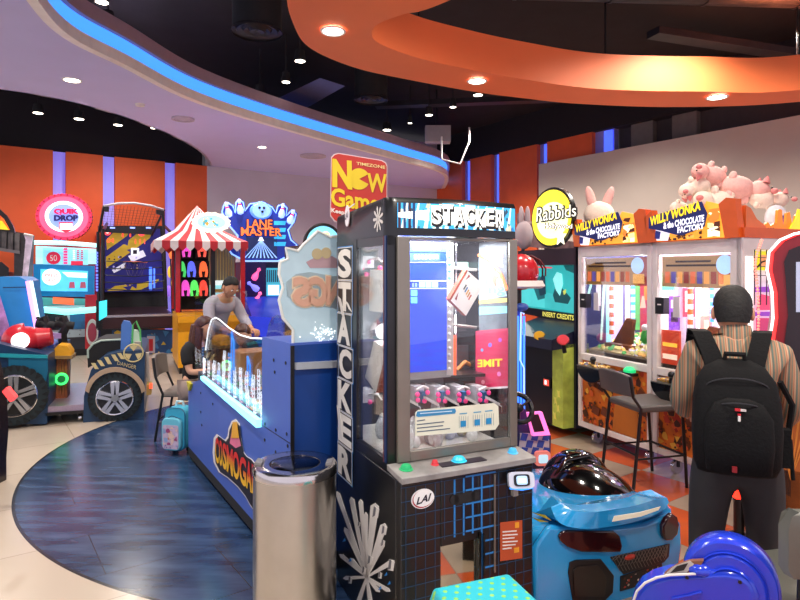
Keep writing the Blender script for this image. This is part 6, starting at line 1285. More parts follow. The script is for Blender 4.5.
L.new(tc.outputs['Object'], mp.inputs[0]); L.new(mp.outputs[0], vo.inputs['Vector']); L.new(vo.outputs['Distance'], ls.inputs[0]); L.new(ls.outputs[0], mx.inputs[0]); L.new(mx.outputs[2], N['Principled BSDF'].inputs['Base Color'])
for i in (-1, 1):
    for j in (-1, 1):
        m = MB(); m.hexa([(i*(s+.06)+a, j*(s+.06)+b, 0) for a, b in ((-.02, -.02), (.02, -.02), (.02, .02), (-.02, .02))]+[(i*(s-.01)+a, j*(s-.01)+b, zt-.1) for a, b in ((-.03, -.03), (.03, -.03), (.03, .03), (-.03, .03))], TQ); m.build('leg', t)

# ---- blue toy car ride
G = Frame(.61, 2.75, 24); t = thing('toy_car_ride', 'glossy light blue toy sports car ride with a black dome top, seen from behind', 'kiddie ride', G)
CB = mat('car_blue', '2398d8', .16, coat=.6, var=.03); CBK = mat('car_black', '08080a', .1, coat=.6); LNS = mat('dark_red_lens', '2c0a10', .12, coat=.5)
w_ = G.f(676, 540).x; cxm = w_/2
m = MB(); rows = []
secs = [(.0, .42, .08, .39, .39), (.01, .44, .06, .40, .405), (.06, .46, .05, .405, .41), (.2, .465, .04, .385, .395), (.42, .46, .04, .36, .37), (.75, .45, .04, .33, .345), (.98, .42, .05, .29, .30), (1.1, .36, .07, .24, .24), (1.14, .26, .1, .19, .19)]
for y, hw, zb0, zs, zt0 in secs:
    prof = [(-.7, zb0), (-.9, zb0+.02), (-.99, zb0+.1), (-1.0, lerp(zb0, zs, .6)), (-.97, lerp(zb0, zs, .9)), (-.88, zs), (-.5, zt0+.005), (0, zt0+.012), (.5, zt0+.005), (.88, zs), (.97, lerp(zb0, zs, .9)), (1.0, lerp(zb0, zs, .6)), (.99, zb0+.1), (.9, zb0+.02), (.7, zb0)]
    rows.append([Vector((cxm+u*hw, y, z)) for u, z in prof])
m.grid(rows, CB, True, True); bd = m.build('body', t, sharp=50)
# rear bumper skin with a recessed step
def blob(px, y, mm, th=.02, name=None, bev=.006, par=t):
    q_ = MB(); q_.fp(G, px, y, mm, th); return q_.build(name, par, bev=bev)
blob([(530, 545), (545, 523), (600, 526), (640, 521), (664, 512), (676, 520), (677, 545), (672, 580), (668, 620), (532, 640)], .0, CB, .035, 'rear_bumper', .02)
m = MB()
lo = [(551, 507), (556, 519), (566, 526), (585, 529), (600, 528), (630, 523), (652, 516), (664, 509), (669, 502)]; n = len(lo)
top = [(560, 503), (566, 508), (576, 511), (590, 512), (603, 511), (628, 507), (645, 503), (656, 499), (667, 498)]
ys = [.02, -.03, -.06, -.075, -.08, -.075, -.06, -.03, .0]
A = [G.f(a, b, y) for (a, b), y in zip(lo, ys)]; B = [G.f(a, b, y+.015) for (a, b), y in zip(top, ys)]; A = smooth(A, 5); B = smooth(B, 5); C2 = [Vector((b.x+(cxm-b.x)*.1, b.y+.10, b.z-.004)) for b in B]; D2 = [Vector((p.x, .12, A[0].z-.06)) for p in A]
m.grid([A, B, C2], CB); m.grid([C2, D2, A], CB); m.face([A[0], B[0], C2[0], D2[0]], CB); m.face([A[-1], B[-1], C2[-1], D2[-1]], CB); sp = m.build('spoiler', t, sharp=50)
m = MB(); m.prism([G.f(a, b, -.086) for a, b in ((612, 521.5), (640, 516.5), (658, 510), (660, 506.5), (640, 512), (614, 516))], (0, -.003, 0), mat('lit_clear_strip', 'd8d0b8', .3, emit=.3)); m.build('brake_strip', sp)
# dome
m = MB(); c = G.f(589, 499, .42); rx = (G.f(627, 499, .42).x-G.f(551, 499, .42).x)/2; zt0 = G.f(590, 456, .5).z
m.ball((c.x, .42, c.z-.01), (rx, .30, (zt0-c.z)*.93), CBK, 28, 16, fn=lambda p: (p.x, p.y+p.z*.4, p.z*(1-.1*(p.x/.3)**2)))
m.ball((c.x+.06, .60, c.z+.0), (rx*.8, .2, (zt0-c.z)*1.05), CBK, 24, 14); m.tube([Vector((c.x+(rx+.012)*math.cos(a), .42+.31*math.sin(a), c.z-.0)) for a in [2*PI*k/30 for k in range(30)]], .012, CBK, 8, True)
m.tube([(c.x-rx*.95, .45, c.z+.02), (c.x-rx*.7, .5, c.z+.1), (c.x-rx*.3, .52, zt0-.01), (c.x+rx*.3, .52, zt0-.0), (c.x+rx*.75, .5, c.z+.09), (c.x+rx*.97, .45, c.z+.02)], .016, CBK, 8); m.build('canopy', t, sharp=80)
blob([(557, 535), (560, 531), (566, 529.5), (590, 530), (612, 530), (618, 535), (620.5, 545), (619, 551), (600, 551.5), (580, 551), (566, 546), (559, 540)], -.033, LNS, .014, 'tail_lamp', .006)
blob([(658.5, 524), (662, 517), (668, 511.5), (673, 515), (675, 523), (673.5, 532), (668, 538), (662, 539), (659, 534)], -.03, LNS, .03, 'tail_lamp', .008)
blob([(567.5, 572), (569, 562), (575, 559.5), (600, 558.5), (613, 575), (612, 592), (604, 600), (572, 600)], -.034, BLK, .008, 'rear_vent', .003)
blob([(574, 596), (573, 570), (577, 566), (597, 565), (606, 577), (604, 596)], -.0425, mat('vent_inner', '241c18', .35), .004, 'vent_lining', .001)
gr = blob([(609.5, 557), (669, 543.5), (668, 556), (663, 562), (623, 574)], -.034, mat('black_mesh', '1a1a1c', .4), .006, 'grille', .001)
m = MB()
for k in range(18):
    a = 612+k*3.2; m.tube([G.f(a, 556.5-(a-610)*.2, -.042), G.f(min(666, a+8), 572-(a-610)*.2-((0 if a < 640 else (a-640)*.2)), -.042)], .0014, GRYM, 4); m.tube([G.f(min(668, a+6), 556-(a-606)*.2, -.043), G.f(a+0, 568-(a-610)*.2 if a > 618 else 560, -.043)], .0014, GRYM, 4)
m.ball(G.f(630, 557, -.043), (.035, .01, .014), paint('c03a28', .3), 10, 8); m.build('mesh_wires', gr)
pl = blob([(619.5, 591), (620, 576), (661, 562.5), (662.5, 573.5), (657, 580)], -.034, BLK, .006, 'number_plate', .001)
m = MB(); m.collage([G.f(621, 589, -.0415), G.f(658, 577.5, -.0415), G.f(661, 564.5, -.0415), G.f(621, 578, -.0415)], [paint('b8a898'), paint('d8c8b0'), paint('b03a28'), paint('4a3028')], 26, 6, .001, (.06, .18)); m.build('plate_print', pl)
for x in (.015, w_-.015):
    for y in (.25, .92): m = MB(); m.cyl((x-.03, y, .13), (x+.03, y, .13), .13, paint('141416', .6), n=26); m.build('wheel', t)
m = MB(); m.box(.1, w_-.1, .1, 1.0, 0, .1, BLK); m.build('base', t)
m = MB(); YS = mat('lightning_yellow', 'e0d040', .3); 
for pp in (((531, 512), (552, 521), (545, 515)), ((531, 517), (549, 522), (540, 522))): m.face([G.f(a, b, -.036 if 0 else -.04) for a, b in pp], YS) if 0 else m.face([G.s_(a, b, -.012) for a, b in pp], YS)
m.build('yellow_flash', t)

# ---- dark blue toy motorbike ride, bottom right
G = Frame(at(633, 600, 2.12).x, 2.12, -28); t = thing('toy_motorbike_ride', 'glossy deep blue plastic toy motorbike ride with a rounded hump, at the lower right', 'kiddie ride', G)
VB = mat('violet_blue_plastic', '2440d0', .2, coat=.4, var=.04)
def P(px, py, y=0): return G.f(px, py, y)
m = MB(); m.fp(G, [(630, 606), (633, 596), (640, 586), (652, 579), (668, 574.5), (700, 573), (712, 571), (726, 571), (742, 574), (754, 584), (760, 598), (758, 615), (640, 660)], .0, VB, -.10); m.build('fairing', t, bev=.02, sharp=50)
m = MB(); c = P(730, 583, .07); R = (582-534)/600*2.02
def fend(r0, r1, y0, y1, z_=0):
    rows = []
    for r, y in ((r0, y0), (r1-.012, y0), (r1, y0+.015), (r1, y1-.015), (r1-.012, y1), (r0, y1)):
        rows.append([Vector((c.x+r*math.cos(a)*.93, y, c.z+r*math.sin(a)+z_)) for a in [lerp(-1.0, PI+.35, k/36) for k in range(37)]])
    m.grid(rows+[rows[0]], VB)
fend(.02, R*.98, .035, .13); fend(.02, R*.74, .018, .035); fend(.015, R*.46, .006, .018)
m.ball(P(700, 566, .05), (.05, .06, .03), VB, 14, 9); m.build('hump', t, sharp=50)
m = MB(); pts = [P(a, b, -.004) for a, b in ((633, 602), (637, 591), (645, 583), (657, 577.5), (670, 575), (696, 573.8))]; m.tube(pts, .0042, WHT, 6)
m.fp(G, [(660, 576), (668, 569), (678, 563), (690, 559), (704, 558), (699, 566), (697, 573)], .03, paint('8a5a40', .4), .02); m.fp(G, [(664, 575), (674, 566), (690, 560.5), (694, 564), (686, 573)], .008, paint('c8c0b8', .4), .002)
m.fp(G, [(670, 573), (677, 566), (688, 563), (684, 570)], .004, paint('1a1a1e', .4), .002); m.build('side_sticker', t)
for a, b in ((740, 582), (687, 577.5)): m = MB(); m.disc(P(a, b, -.002), .006, BLK, .003, 10); m.build('screw_cover', t)
m = MB(); m.tube([P(a, b, -.004) for a, b in ((672, 599), (688, 596), (702, 592))], .005, VB, 6); m.build('moulded_rib', t)
m = MB(); m.box(.1, .40, .02, .09, 0, .45, BLK); m.build('base', t)

# ---- trolley school bag
G = Frame(onfloor(163, 455).x, onfloor(163, 455).y, -12); t = thing('trolley_bag', 'light blue wheeled school bag with a pictured front pocket, standing by the blue coin pusher', 'bag', G)
AQ = mat('aqua_fabric', '3aa8c8', .6, bump=.2); w_ = .2
def ro(x0, x1, z0, z1, r, n=5):
    out = []
    for cx, cz, a0 in ((x1-r, z0+r, -90), (x1-r, z1-r, 0), (x0+r, z1-r, 90), (x0+r, z0+r, 180)):
        out += [(cx+r*math.cos(math.radians(a0+90*k/n)), cz+r*math.sin(math.radians(a0+90*k/n))) for k in range(n+1)]
    return out
m = MB(); m.prism([Vector((x, .02, z)) for x, z in ro(0, w_, .04, .41, .06)], (0, .14, 0), AQ); m.build('body', t, bev=.015)
m = MB(); m.prism([Vector((x, .021, z)) for x, z in ro(.0, w_-.02, .05, .33, .05)], (0, -.045, 0), mat('aqua_light', '6cc4d8', .6)); pk = m.build('front_pocket', t, bev=.01)
m = MB(); m.prism([Vector((x, -.025, z)) for x, z in ro(.015, w_-.035, .065, .27, .02)], (0, -.003, 0), mat('print_lilac', 'c8b4cc', .5, var=.15, scale=30)); m.collage([(.02, -.029, .1), (w_-.04, -.029, .1), (w_-.04, -.029, .26), (.02, -.029, .26)], [paint('c88060'), paint('a04878'), paint('e8c8b8'), paint('90a8d0'), paint('d8b8d8')], 22, 12, .001, (.08, .2)); m.collage([(.02, -.029, .07), (w_-.04, -.029, .07), (w_-.04, -.029, .1), (.02, -.029, .1)], [paint('6a60a0'), paint('9aa0d0')], 14, 2, .001, (.1, .3)); m.build('printed_panel', pk)
m = MB(); m.tube([(.03, .0, .32), (.1, -.02, .35), (.17, 0, .32)], .004, paint('204a6a'), 5); m.tube([Vector((x, .018, z)) for x, z in ro(0.0, w_, .04, .41, .06)], .004, paint('1c5a80'), 5, True); m.build('zip', t)
m = MB(); m.tube([(.06, .1, .4), (.07, .1, .45), (.13, .1, .45), (.14, .1, .4)], .01, paint('bfe0e8'), 6); m.build('handle', t)
m = MB()
for x in (.03, .17): m.cyl((x-.015, .14, .03), (x+.015, .14, .03), .03, BLK, n=16)
m.build('wheel', t)

# ---- plush pile on the coin games
PKP = mat('pale_pink_plush', 'e8b8b0', .9, bump=.3, scale=60); CRP = mat('cream_plush', 'ece0d0', .9, bump=.3, scale=60); PKE = mat('rose_plush', 'd88a88', .9)
def plush(px, py, depth, s, rot, col, label):
    c = at(px, py, depth); R_ = Matrix.Rotation(math.radians(rot), 3, 'Y'); t = thing('plush_pig', label, 'soft toy', loc=c, group=None)
    m = MB(); m.ball((0, 0, 0), (s, s*.75, s*.7), col, 18, 12, R_); hd = R_ @ Vector((s*1.05, -.05, s*.1)); m.ball(hd, (s*.58, s*.55, s*.55), col, 16, 10); m.ball(hd+(R_ @ Vector((s*.5, -.1, 0))), (s*.2, s*.2, s*.17), PKE, 10, 8)
    for a, b in ((-.5, -.55), (.45, -.6), (-.55, .5)): m.ball(R_ @ Vector((s*a, -s*.3, s*b)), (s*.22, s*.22, s*.3), col, 10, 8, R_)
    m.build('body', t)
    for q_ in (-.35, .35):
        m = MB(); p = hd+R_ @ Vector((s*.1, s*q_, s*.5)); m.lathe([(s*.22, 0), (s*.15, s*.2), (.004, s*.42)], p-(R_ @ Vector((0, 0, s*.1))), PKE, 10, R_); m.build('ear', t)
    m = MB()
    for q_ in (-.2, .2): m.ball(hd+R_ @ Vector((s*.45, s*q_-.04, s*.2)), s*.06, BLK, 8, 6)
    m.build('eye', t)
plush(712, 176, 5.2, .125, 200, PKP, 'pink plush pig on top of the soft toy pile')
plush(737, 188, 5.15, .15, 15, PKP, 'pink plush pig lying in the middle of the soft toy pile')
plush(697, 187, 5.2, .115, 165, CRP, 'cream plush pig at the left of the soft toy pile')
plush(762, 199, 5.1, .115, 10, CRP, 'cream plush pig with upturned ear at the right of the soft toy pile')
plush(718, 203, 5.15, .15, 190, CRP, 'cream plush pig lowest behind the title lettering of the right coin game')
plush(680, 209, 5.3, .09, 20, CRP, 'small cream plush pig peeking out left above the right coin game title')
c = at(776, 218, 5.0); m = MB(); m.ball((0, 0, 0), (.09, .07, .11), paint('dfe2ea', .8), 12, 8); m.collage([(-.07, -.075, -.08), (.07, -.075, -.08), (.07, -.075, .08), (-.07, -.075, .08)], [paint('3a4a98'), paint('e8e8f0')], 14, 3, .002, (.1, .25)); o = m.build('plush_bundle', None, label='white and blue patterned soft bundle under the rightmost plush pig', category='soft toy'); o.location = c
m = MB(); ear = []
c = at(596, 207, 6.2)
for dx, tilt in ((-.05, -.25), (.12, .35)):
    R_ = Matrix.Rotation(tilt, 3, 'Y'); m.ball(Vector((dx, 0, .07)), (.05, .04, .15), PKP, 12, 8, R_)
m.ball((.03, 0, -.08), (.16, .12, .14), CRP, 14, 10); o = m.build('plush_toy', None, label='long eared pale plush toy peeking over the left coin game title', category='soft toy'); o.location = c
c = at(524, 235, 6.6)
m = MB(); m.ball((0, 0, 0), (.1, .08, .16), mat('grey_plush', 'b8a8ac', .9), 12, 8)
for dx in (-.03, .04): m.ball((dx, 0, .2), (.03, .03, .12), MATS['grey_plush'], 10, 8)
m.cyl((0, .05, -.1), (0, .05, -.3), .02, BLK) ; o = m.build('plush_toy', None, label='grey long eared plush toy beside the right end of the black machine header', category='soft toy'); o.location = c

# ================================================================== PEOPLE
SKN = mat('skin', 'c08a6c', .55, var=.05); SKL = mat('light_skin', 'd0a084', .55, var=.05); LIP = paint('9a5048', .5); HRB = mat('black_hair', '0b0909', .7, var=.4, scale=60, bump=.4); HRN = mat('brown_hair', '4a261a', .45, var=.4, scale=60, bump=.4)
def head(mb, c, R_, s, skin):
    """face towards local -y"""
    def fn(p):
        x, y, z = p; k = z/.12
        if z < 0: x *= 1-.28*(-k)**1.6; y *= 1-.12*(-k)
        if y < 0: y *= .93
        nose = math.exp(-((x/.014)**2))*math.exp(-(((z+.02)/.028)**2)) if y < 0 else 0; y -= .022*nose
        for e in (-.032, .032):
            if y < 0: y += .008*math.exp(-(((x-e)/.016)**2))*math.exp(-(((z-.012)/.012)**2))
        return Vector((x, y, z))
    mb.ball(c, (.076*s, .095*s, .12*s), skin, 26, 20, R_, fn)
    for e in (-1, 1):
        mb.ball(c+R_ @ Vector((e*.032, -.084, .012))*s, .0095*s, paint('f0ecea', .3), 8, 6); mb.ball(c+R_ @ Vector((e*.032, -.0915, .012))*s, .005*s, paint('1a1210', .3), 8, 6)
        mb.tube([c+R_ @ Vector((e*.018, -.092, .032))*s, c+R_ @ Vector((e*.045, -.083, .033))*s], .003*s, HRB, 5)
        mb.ball(c+R_ @ Vector((e*.08, .012, -.008))*s, (.012*s, .02*s, .032*s), skin, 10, 8, R_)
    mb.tube([c+R_ @ Vector((-.02, -.088, -.06))*s, c+R_ @ Vector((0, -.094, -.058))*s, c+R_ @ Vector((.02, -.088, -.06))*s], .005*s, LIP, 6)
def hand(mb, w, d, up, s, skin, curl=.5, left=1):
    """wrist point, direction, back-of-hand normal"""
    w = Vector(w); d = Vector(d).normalized(); up = (Vector(up)-d*Vector(up).dot(d)).normalized(); sd = d.cross(up)*left
    B = Matrix((sd, d, up)).transposed()
    mb.ball(w+d*.045*s, (.038*s, .05*s, .016*s), skin, 12, 8, B)
    for k, (o, L_) in enumerate(((-.028, .066), (-.01, .076), (.009, .07), (.027, .055))):
        p = w+d*.082*s+sd*o*s; a = .25+curl; q_ = p+(d*math.cos(a)-up*math.sin(a))*L_*.45*s; b = a+curl; r_ = q_+(d*math.cos(b)-up*math.sin(b))*L_*.32*s; c_ = b+curl*.7; e = r_+(d*math.cos(c_)-up*math.sin(c_))*L_*.26*s
        mb.tube([p-d*.01*s, p, q_, r_, e], [.0095*s, .0095*s, .0085*s, .008*s, .006*s], skin, 8)
    p = w+d*.03*s-sd*.03*s; mb.tube([p, p-sd*.02*s+d*.02*s-up*.008*s, p-sd*.022*s+d*.045*s-up*.018*s, p-sd*.012*s+d*.062*s-up*.024*s], [.012*s, .011*s, .0095*s, .007*s], skin, 8)
def person(label, F, cat='person'):
    return thing('person', label, cat, F)

# man with the backpack (his back to us)
G = Frame(1.47, 2.62, 158, 0)     # local -y is where he faces
t = person('man seen from behind in a striped shirt and dark trousers, wearing a black backpack', G); t.scale = (.96, .96, .96)
b = MB(); ZS = 1.33
R_ = Matrix.Rotation(math.radians(-4), 3, 'Z') @ Matrix.Rotation(.16, 3, 'X')
hc = Vector((.01, -.055, 1.475)); head(b, hc, R_, .98, SKN)
V = [(0, 0, .86), (0, .0, 1.05), (0, .02, 1.22), (0, .0, 1.31), (0, -.02, 1.38), (0, -.05, 1.45), (-.16, 0, 1.29), (.16, 0, 1.29), (-.235, -.03, 1.06), (.235, -.04, 1.06), (-.19, -.2, .93), (.19, -.22, .95), (-.09, 0, .84), (.09, 0, .84), (-.11, -.02, .46), (.12, -.0, .46), (-.12, .02, .09), (.13, .03, .09), (-.13, -.13, .04), (.14, -.12, .04)]
E = [(0, 1), (1, 2), (2, 3), (3, 4), (4, 5), (3, 6), (3, 7), (6, 8), (7, 9), (8, 10), (9, 11), (0, 12), (0, 13), (12, 14), (13, 15), (14, 16), (15, 17), (16, 18), (17, 19)]
Rr = [(.13, .1), (.12, .09), (.12, .09), (.09, .065), .05, .05, .045, .045, .038, .038, .028, .028, .085, .085, .055, .055, .04, .04, .035, .035]
b.skin(V, E, Rr, SKN); hand(b, V[10], (.3, -.9, 0), (0, 0, 1), 1, SKN, .5, 1); hand(b, V[11], (-.3, -.9, 0), (0, 0, 1), 1, SKN, .5, -1); b.build('body', t, sharp=80)
def stripe_mat():
    m = bpy.data.materials.new('striped_shirt'); m.use_nodes = True; nt = m.node_tree; N = nt.nodes; L = nt.links; bs = N['Principled BSDF']; bs.inputs['Roughness'].default_value = .8
    tc = N.new('ShaderNodeTexCoord'); wv = N.new('ShaderNodeTexWave'); wv.wave_type = 'BANDS'; wv.bands_direction = 'X'; wv.inputs['Scale'].default_value = 9.5; wv.inputs['Distortion'].default_value = .15; wv.inputs['Phase Offset'].default_value = 1
    wv.wave_profile = 'SAW'
    L.new(tc.outputs['Object'], wv.inputs['Vector']); rp = N.new('ShaderNodeValToRGB'); rp.color_ramp.interpolation = 'CONSTANT'; cr_ = rp.color_ramp
    for p_, c_ in ((0, 'a07a5e'), (.2, '5c6c62'), (.42, 'a87a5e'), (.5, 'b8a084'), (.6, 'a86a50'), (.75, 'a88a68'), (.85, '6e6e60')):
        e = cr_.elements.new(p_) if p_ else cr_.elements[0]; e.color = lin(c_)
    cr_.elements[-1].color = lin('b89878') if cr_.elements[-1].position == 1 else cr_.elements[-1].color
    L.new(wv.outputs['Fac'], rp.inputs['Fac']); L.new(rp.outputs['Color'], bs.inputs['Base Color']); return m
SH = stripe_mat()
m = MB()
V = [(0, 0, .84), (0, .0, 1.0), (0, .02, 1.2), (0, .01, 1.31), (0, -.02, 1.355), (-.165, .0, 1.285), (.165, .0, 1.285), (-.235, -.03, 1.06), (.235, -.04, 1.06), (-.195, -.18, .94), (.195, -.2, .96)]
m.skin(V, [(0, 1), (1, 2), (2, 3), (3, 4), (3, 5), (3, 6), (5, 7), (6, 8), (7, 9), (8, 10)], [(.165, .125), (.155, .115), (.17, .12), (.15, .1), (.07, .062), .074, .074, .056, .056, .042, .042], SH)
m.build('striped_shirt', t, sharp=80)
m = MB(); m.lathe([(.068, -.04), (.068, .02), (.062, .05), (.056, .04)], (0, -.02, 1.365), SH, 20, Matrix.Rotation(.2, 3, 'X')); m.build('collar', t, sharp=80)
m = MB(); TR_ = mat('charcoal_trousers', '2f2f31', .8, var=.15)
m.skin([(0, 0, .93), (0, 0, .84), (-.1, 0, .76), (.1, 0, .76), (-.115, -.015, .46), (.125, 0, .46), (-.12, .02, .08), (.135, .03, .08)], [(0, 1), (1, 2), (1, 3), (2, 4), (3, 5), (4, 6), (5, 7)], [(.15, .11), (.155, .12), .11, .11, .08, .08, .07, .07], TR_); m.build('trousers', t, sharp=80)
for x, y in ((-.13, -.04), (.14, -.03)):
    m = MB(); m.ball((x, y, .035), (.05, .14, .05), BLK, 14, 10, None, lambda p: (p.x, p.y, max(p.z, -.035))); m.build('shoe', t)
m = MB()
def hfn(p):
    return Vector((p.x, p.y, p.z))
def haircap(mb, c, R_, s, mm, low=-.04, face=-.045, puff=1.12, back=-.09, wide=1):
    rows = []; nu, nv = 28, 16
    for j in range(nv+1):
        row = []
        for i in range(nu):
            a = 2*PI*i/nu; y_ = math.sin(a)
            zl = .07 if y_ < -.6 else lerp(.07, .028, (y_+.6)/.3) if y_ < -.3 else .028 if y_ < .25 else lerp(.028, back, min(1, (y_-.25)/.3))   # front hairline high, nape low
            tt = j/nv; zmin = zl/.12; z = lerp(1, zmin, tt**1.3); q_ = max(0, 1-min(1, abs(z))**2.15)**.47 if z > 0 else math.sqrt(max(0, 1-(z*.55)**2))
            n_ = (1+.02*math.sin(i*2.3+j*1.7))*lerp(1, 1.0/puff*1.03, tt**5)
            row.append(c+R_ @ Vector((q_*math.cos(a)*.076*puff*wide*n_, q_*y_*.095*puff*n_+.004, z*.12*(puff-.02)))*s)
        rows.append(row)
    mb.grid(rows, mm, True, True)
haircap(m, hc, R_, 1.0, HRB, puff=1.1, back=-.05, wide=1.06); m.build('hair', t, sharp=80)
# the backpack he wears
BK = mat('black_backpack_cloth', '0c0c0e', .85, bump=.3, scale=90, var=.3, spec=.25)
G2 = Frame(1.47, 2.62, -22, 0); bp = thing('backpack', 'bulky black backpack with red and white tags worn by the man in the striped shirt', 'backpack', G2); bp.scale = (.96, .96, .96)
# G2: -y faces the camera; the man's back is at y about -.11
m = MB(); bx = -.03
rows = []
for z, hw, dpt in ((.80, .12, .08), (.815, .15, .14), (.86, .165, .17), (1.0, .17, .18), (1.12, .165, .16), (1.2, .15, .13), (1.255, .115, .10), (1.285, .06, .06)):
    rows.append([Vector((bx+hw*math.copysign(abs(math.cos(a))**.55, math.cos(a)), -.125-dpt/2+dpt/2*math.copysign(abs(math.sin(a))**.6, math.sin(a)), z)) for a in [2*PI*k/28 for k in range(28)]])
m.grid(rows, BK, True, True); m.build('main_bag', bp, sharp=70)
m = MB(); rows = []
for z, hw, dpt in ((.825, .09, .03), (.84, .12, .06), (.95, .13, .075), (1.06, .125, .07), (1.12, .09, .045), (1.14, .04, .02)):
    rows.append([Vector((bx+hw*math.copysign(abs(math.cos(a))**.6, math.cos(a)), -.285+dpt*.75*math.copysign(abs(math.sin(a))**.6, math.sin(a)), z)) for a in [2*PI*k/24 for k in range(24)]])
m.grid(rows, BK, True, True); m.build('front_pocket', bp, sharp=70)
m = MB()
for s in (-1, 1):
    x = .06; m.grid([[Vector((bx+s*(x+xo+dx), y, z)) for dx in (-.036, .036)] for y, z, xo in ((-.17, 1.2, 0), (-.13, 1.29, .03), (-.06, 1.365, .06), (.02, 1.37, .075), (.1, 1.27, .08), (.13, 1.15, .08))], BK)
    m.grid([[Vector((bx+s*(x+xo+dx), y-.012, z+.014)) for dx in (-.038, .038)] for y, z, xo in ((-.18, 1.19, 0), (-.14, 1.3, .03), (-.06, 1.38, .06), (.02, 1.385, .075), (.11, 1.28, .08), (.14, 1.15, .08))], BK)
m.build('shoulder_strap', bp)
m = MB(); m.tube([(bx-.04, -.17, 1.26), (bx-.035, -.18, 1.31), (bx+.035, -.18, 1.31), (bx+.04, -.17, 1.26)], .012, BK, 8); m.build('carry_handle', bp)
m = MB()
for z, hw in ((1.17, .12), (1.08, .1)): m.tube([Vector((bx+hw*math.cos(a), -.245-(.09 if z < 1.1 else .02)*abs(math.sin(a))-.0, z+.05*math.sin(a))) for a in [PI*k/14 for k in range(15)]], .003, paint('2a2a2e', .4), 5)
m.build('zip', bp); m = MB(); m.box(bx-.0, bx+.02, -.345, -.335, 1.1, 1.108, paint('c8c0c0')); m.box(bx-.02, bx-.0, -.345, -.335, 1.1, 1.11, RED); m.cyl((bx-.005, -.347, 1.085), (bx-.005, -.347, 1.06), .005, WHT, n=8); m.cyl((bx-.005, -.347, 1.09), (bx-.005, -.347, 1.083), .006, RED, n=8)
m.build('zip_puller', bp); m = MB(); m.box(bx-.03, bx-.012, -.345, -.33, .85, .872, paint('8a1c20')); m.build('tag', bp)
m = MB(); m.box(bx+.168, bx+.21, -.17, -.12, .84, 1.0, BK); m.tube([(bx+.17, -.16, 1.2), (bx+.22, -.13, 1.1), (bx+.21, -.1, .95), (bx+.19, -.1, .84)], .012, BK, 6); m.tube([(bx+.215, -.12, .95), (bx+.225, -.12, .78)], .008, BK, 6); m.build('side_pocket', bp)

# woman seated at the far end of the coin pusher, facing right
G = Frame(-1.97, 5.77, 75, 0); t = person('person with long brown hair in a black T-shirt sitting at the blue coin pusher', G); t.scale = (.96, .96, .96)
b = MB(); R_ = Matrix.Rotation(.25, 3, 'X'); hc = Vector((0, -.10, 1.09)); head(b, hc, R_, .95, SKL)
V = [(0, .02, .50), (0, .02, .66), (0, 0, .82), (0, -.02, .92), (0, -.06, 1.02), (-.15, 0, .89), (.15, 0, .89), (-.18, -.06, .68), (.18, -.05, .68), (-.13, -.28, .70), (.13, -.28, .70), (-.1, .0, .5), (.1, 0, .5), (-.11, -.38, .48), (.11, -.38, .48), (-.11, -.36, .1), (.11, -.36, .1), (-.11, -.46, .05), (.11, -.46, .05)]
E = [(0, 1), (1, 2), (2, 3), (3, 4), (3, 5), (3, 6), (5, 7), (6, 8), (7, 9), (8, 10), (0, 11), (0, 12), (11, 13), (12, 14), (13, 15), (14, 16), (15, 17), (16, 18)]
b.skin(V, E, [(.11, .09), (.09, .075), (.12, .09), (.09, .07), .042, .045, .045, .037, .037, .026, .026, .08, .08, .05, .05, .035, .035, .03, .03], SKL)
hand(b, V[9], (.1, -1, 0), (0, 0, 1), .95, SKL, .4, 1); hand(b, V[10], (-.1, -1, 0), (0, 0, 1), .95, SKL, .4, -1); b.build('body', t, sharp=80)
m = MB(); m.skin([(0, .02, .50), (0, .02, .66), (0, 0, .82), (0, -.02, .925), (-.155, 0, .885), (.155, 0, .885), (-.178, -.045, .74), (.178, -.04, .74)], [(0, 1), (1, 2), (2, 3), (3, 4), (3, 5), (4, 6), (5, 7)], [(.145, .12), (.12, .1), (.14, .11), (.1, .08), .066, .066, .062, .062], mat('black_tshirt', '16161a', .85)); 
m.build('t_shirt', t, sharp=80)
m = MB(); m.skin([(0, .02, .52), (-.09, -.02, .50), (.09, -.02, .50), (-.11, -.38, .49), (.11, -.38, .49), (-.11, -.37, .2), (.11, -.37, .2)], [(0, 1), (0, 2), (1, 3), (2, 4), (3, 5), (4, 6)], [(.13, .11), .1, .1, .075, .075, .065, .065], mat('beige_trousers', 'a8948a', .85, var=.1)); m.build('trousers', t, sharp=80)
m = MB(); haircap(m, hc, R_, .97, HRN, puff=1.16, back=-.1)
for k in range(9):
    a = lerp(-.15, PI+.15, k/8); p = hc+R_ @ Vector((math.cos(a)*.08, math.sin(a)*.09+.01, .02)); m.tube([p, p+Vector((0, .02, -.12)), p+Vector((0, .03, -.24)), p+Vector((0, .02, -.33))], [.035, .04, .036, .01], HRN, 8)
m.build('hair', t, sharp=80)

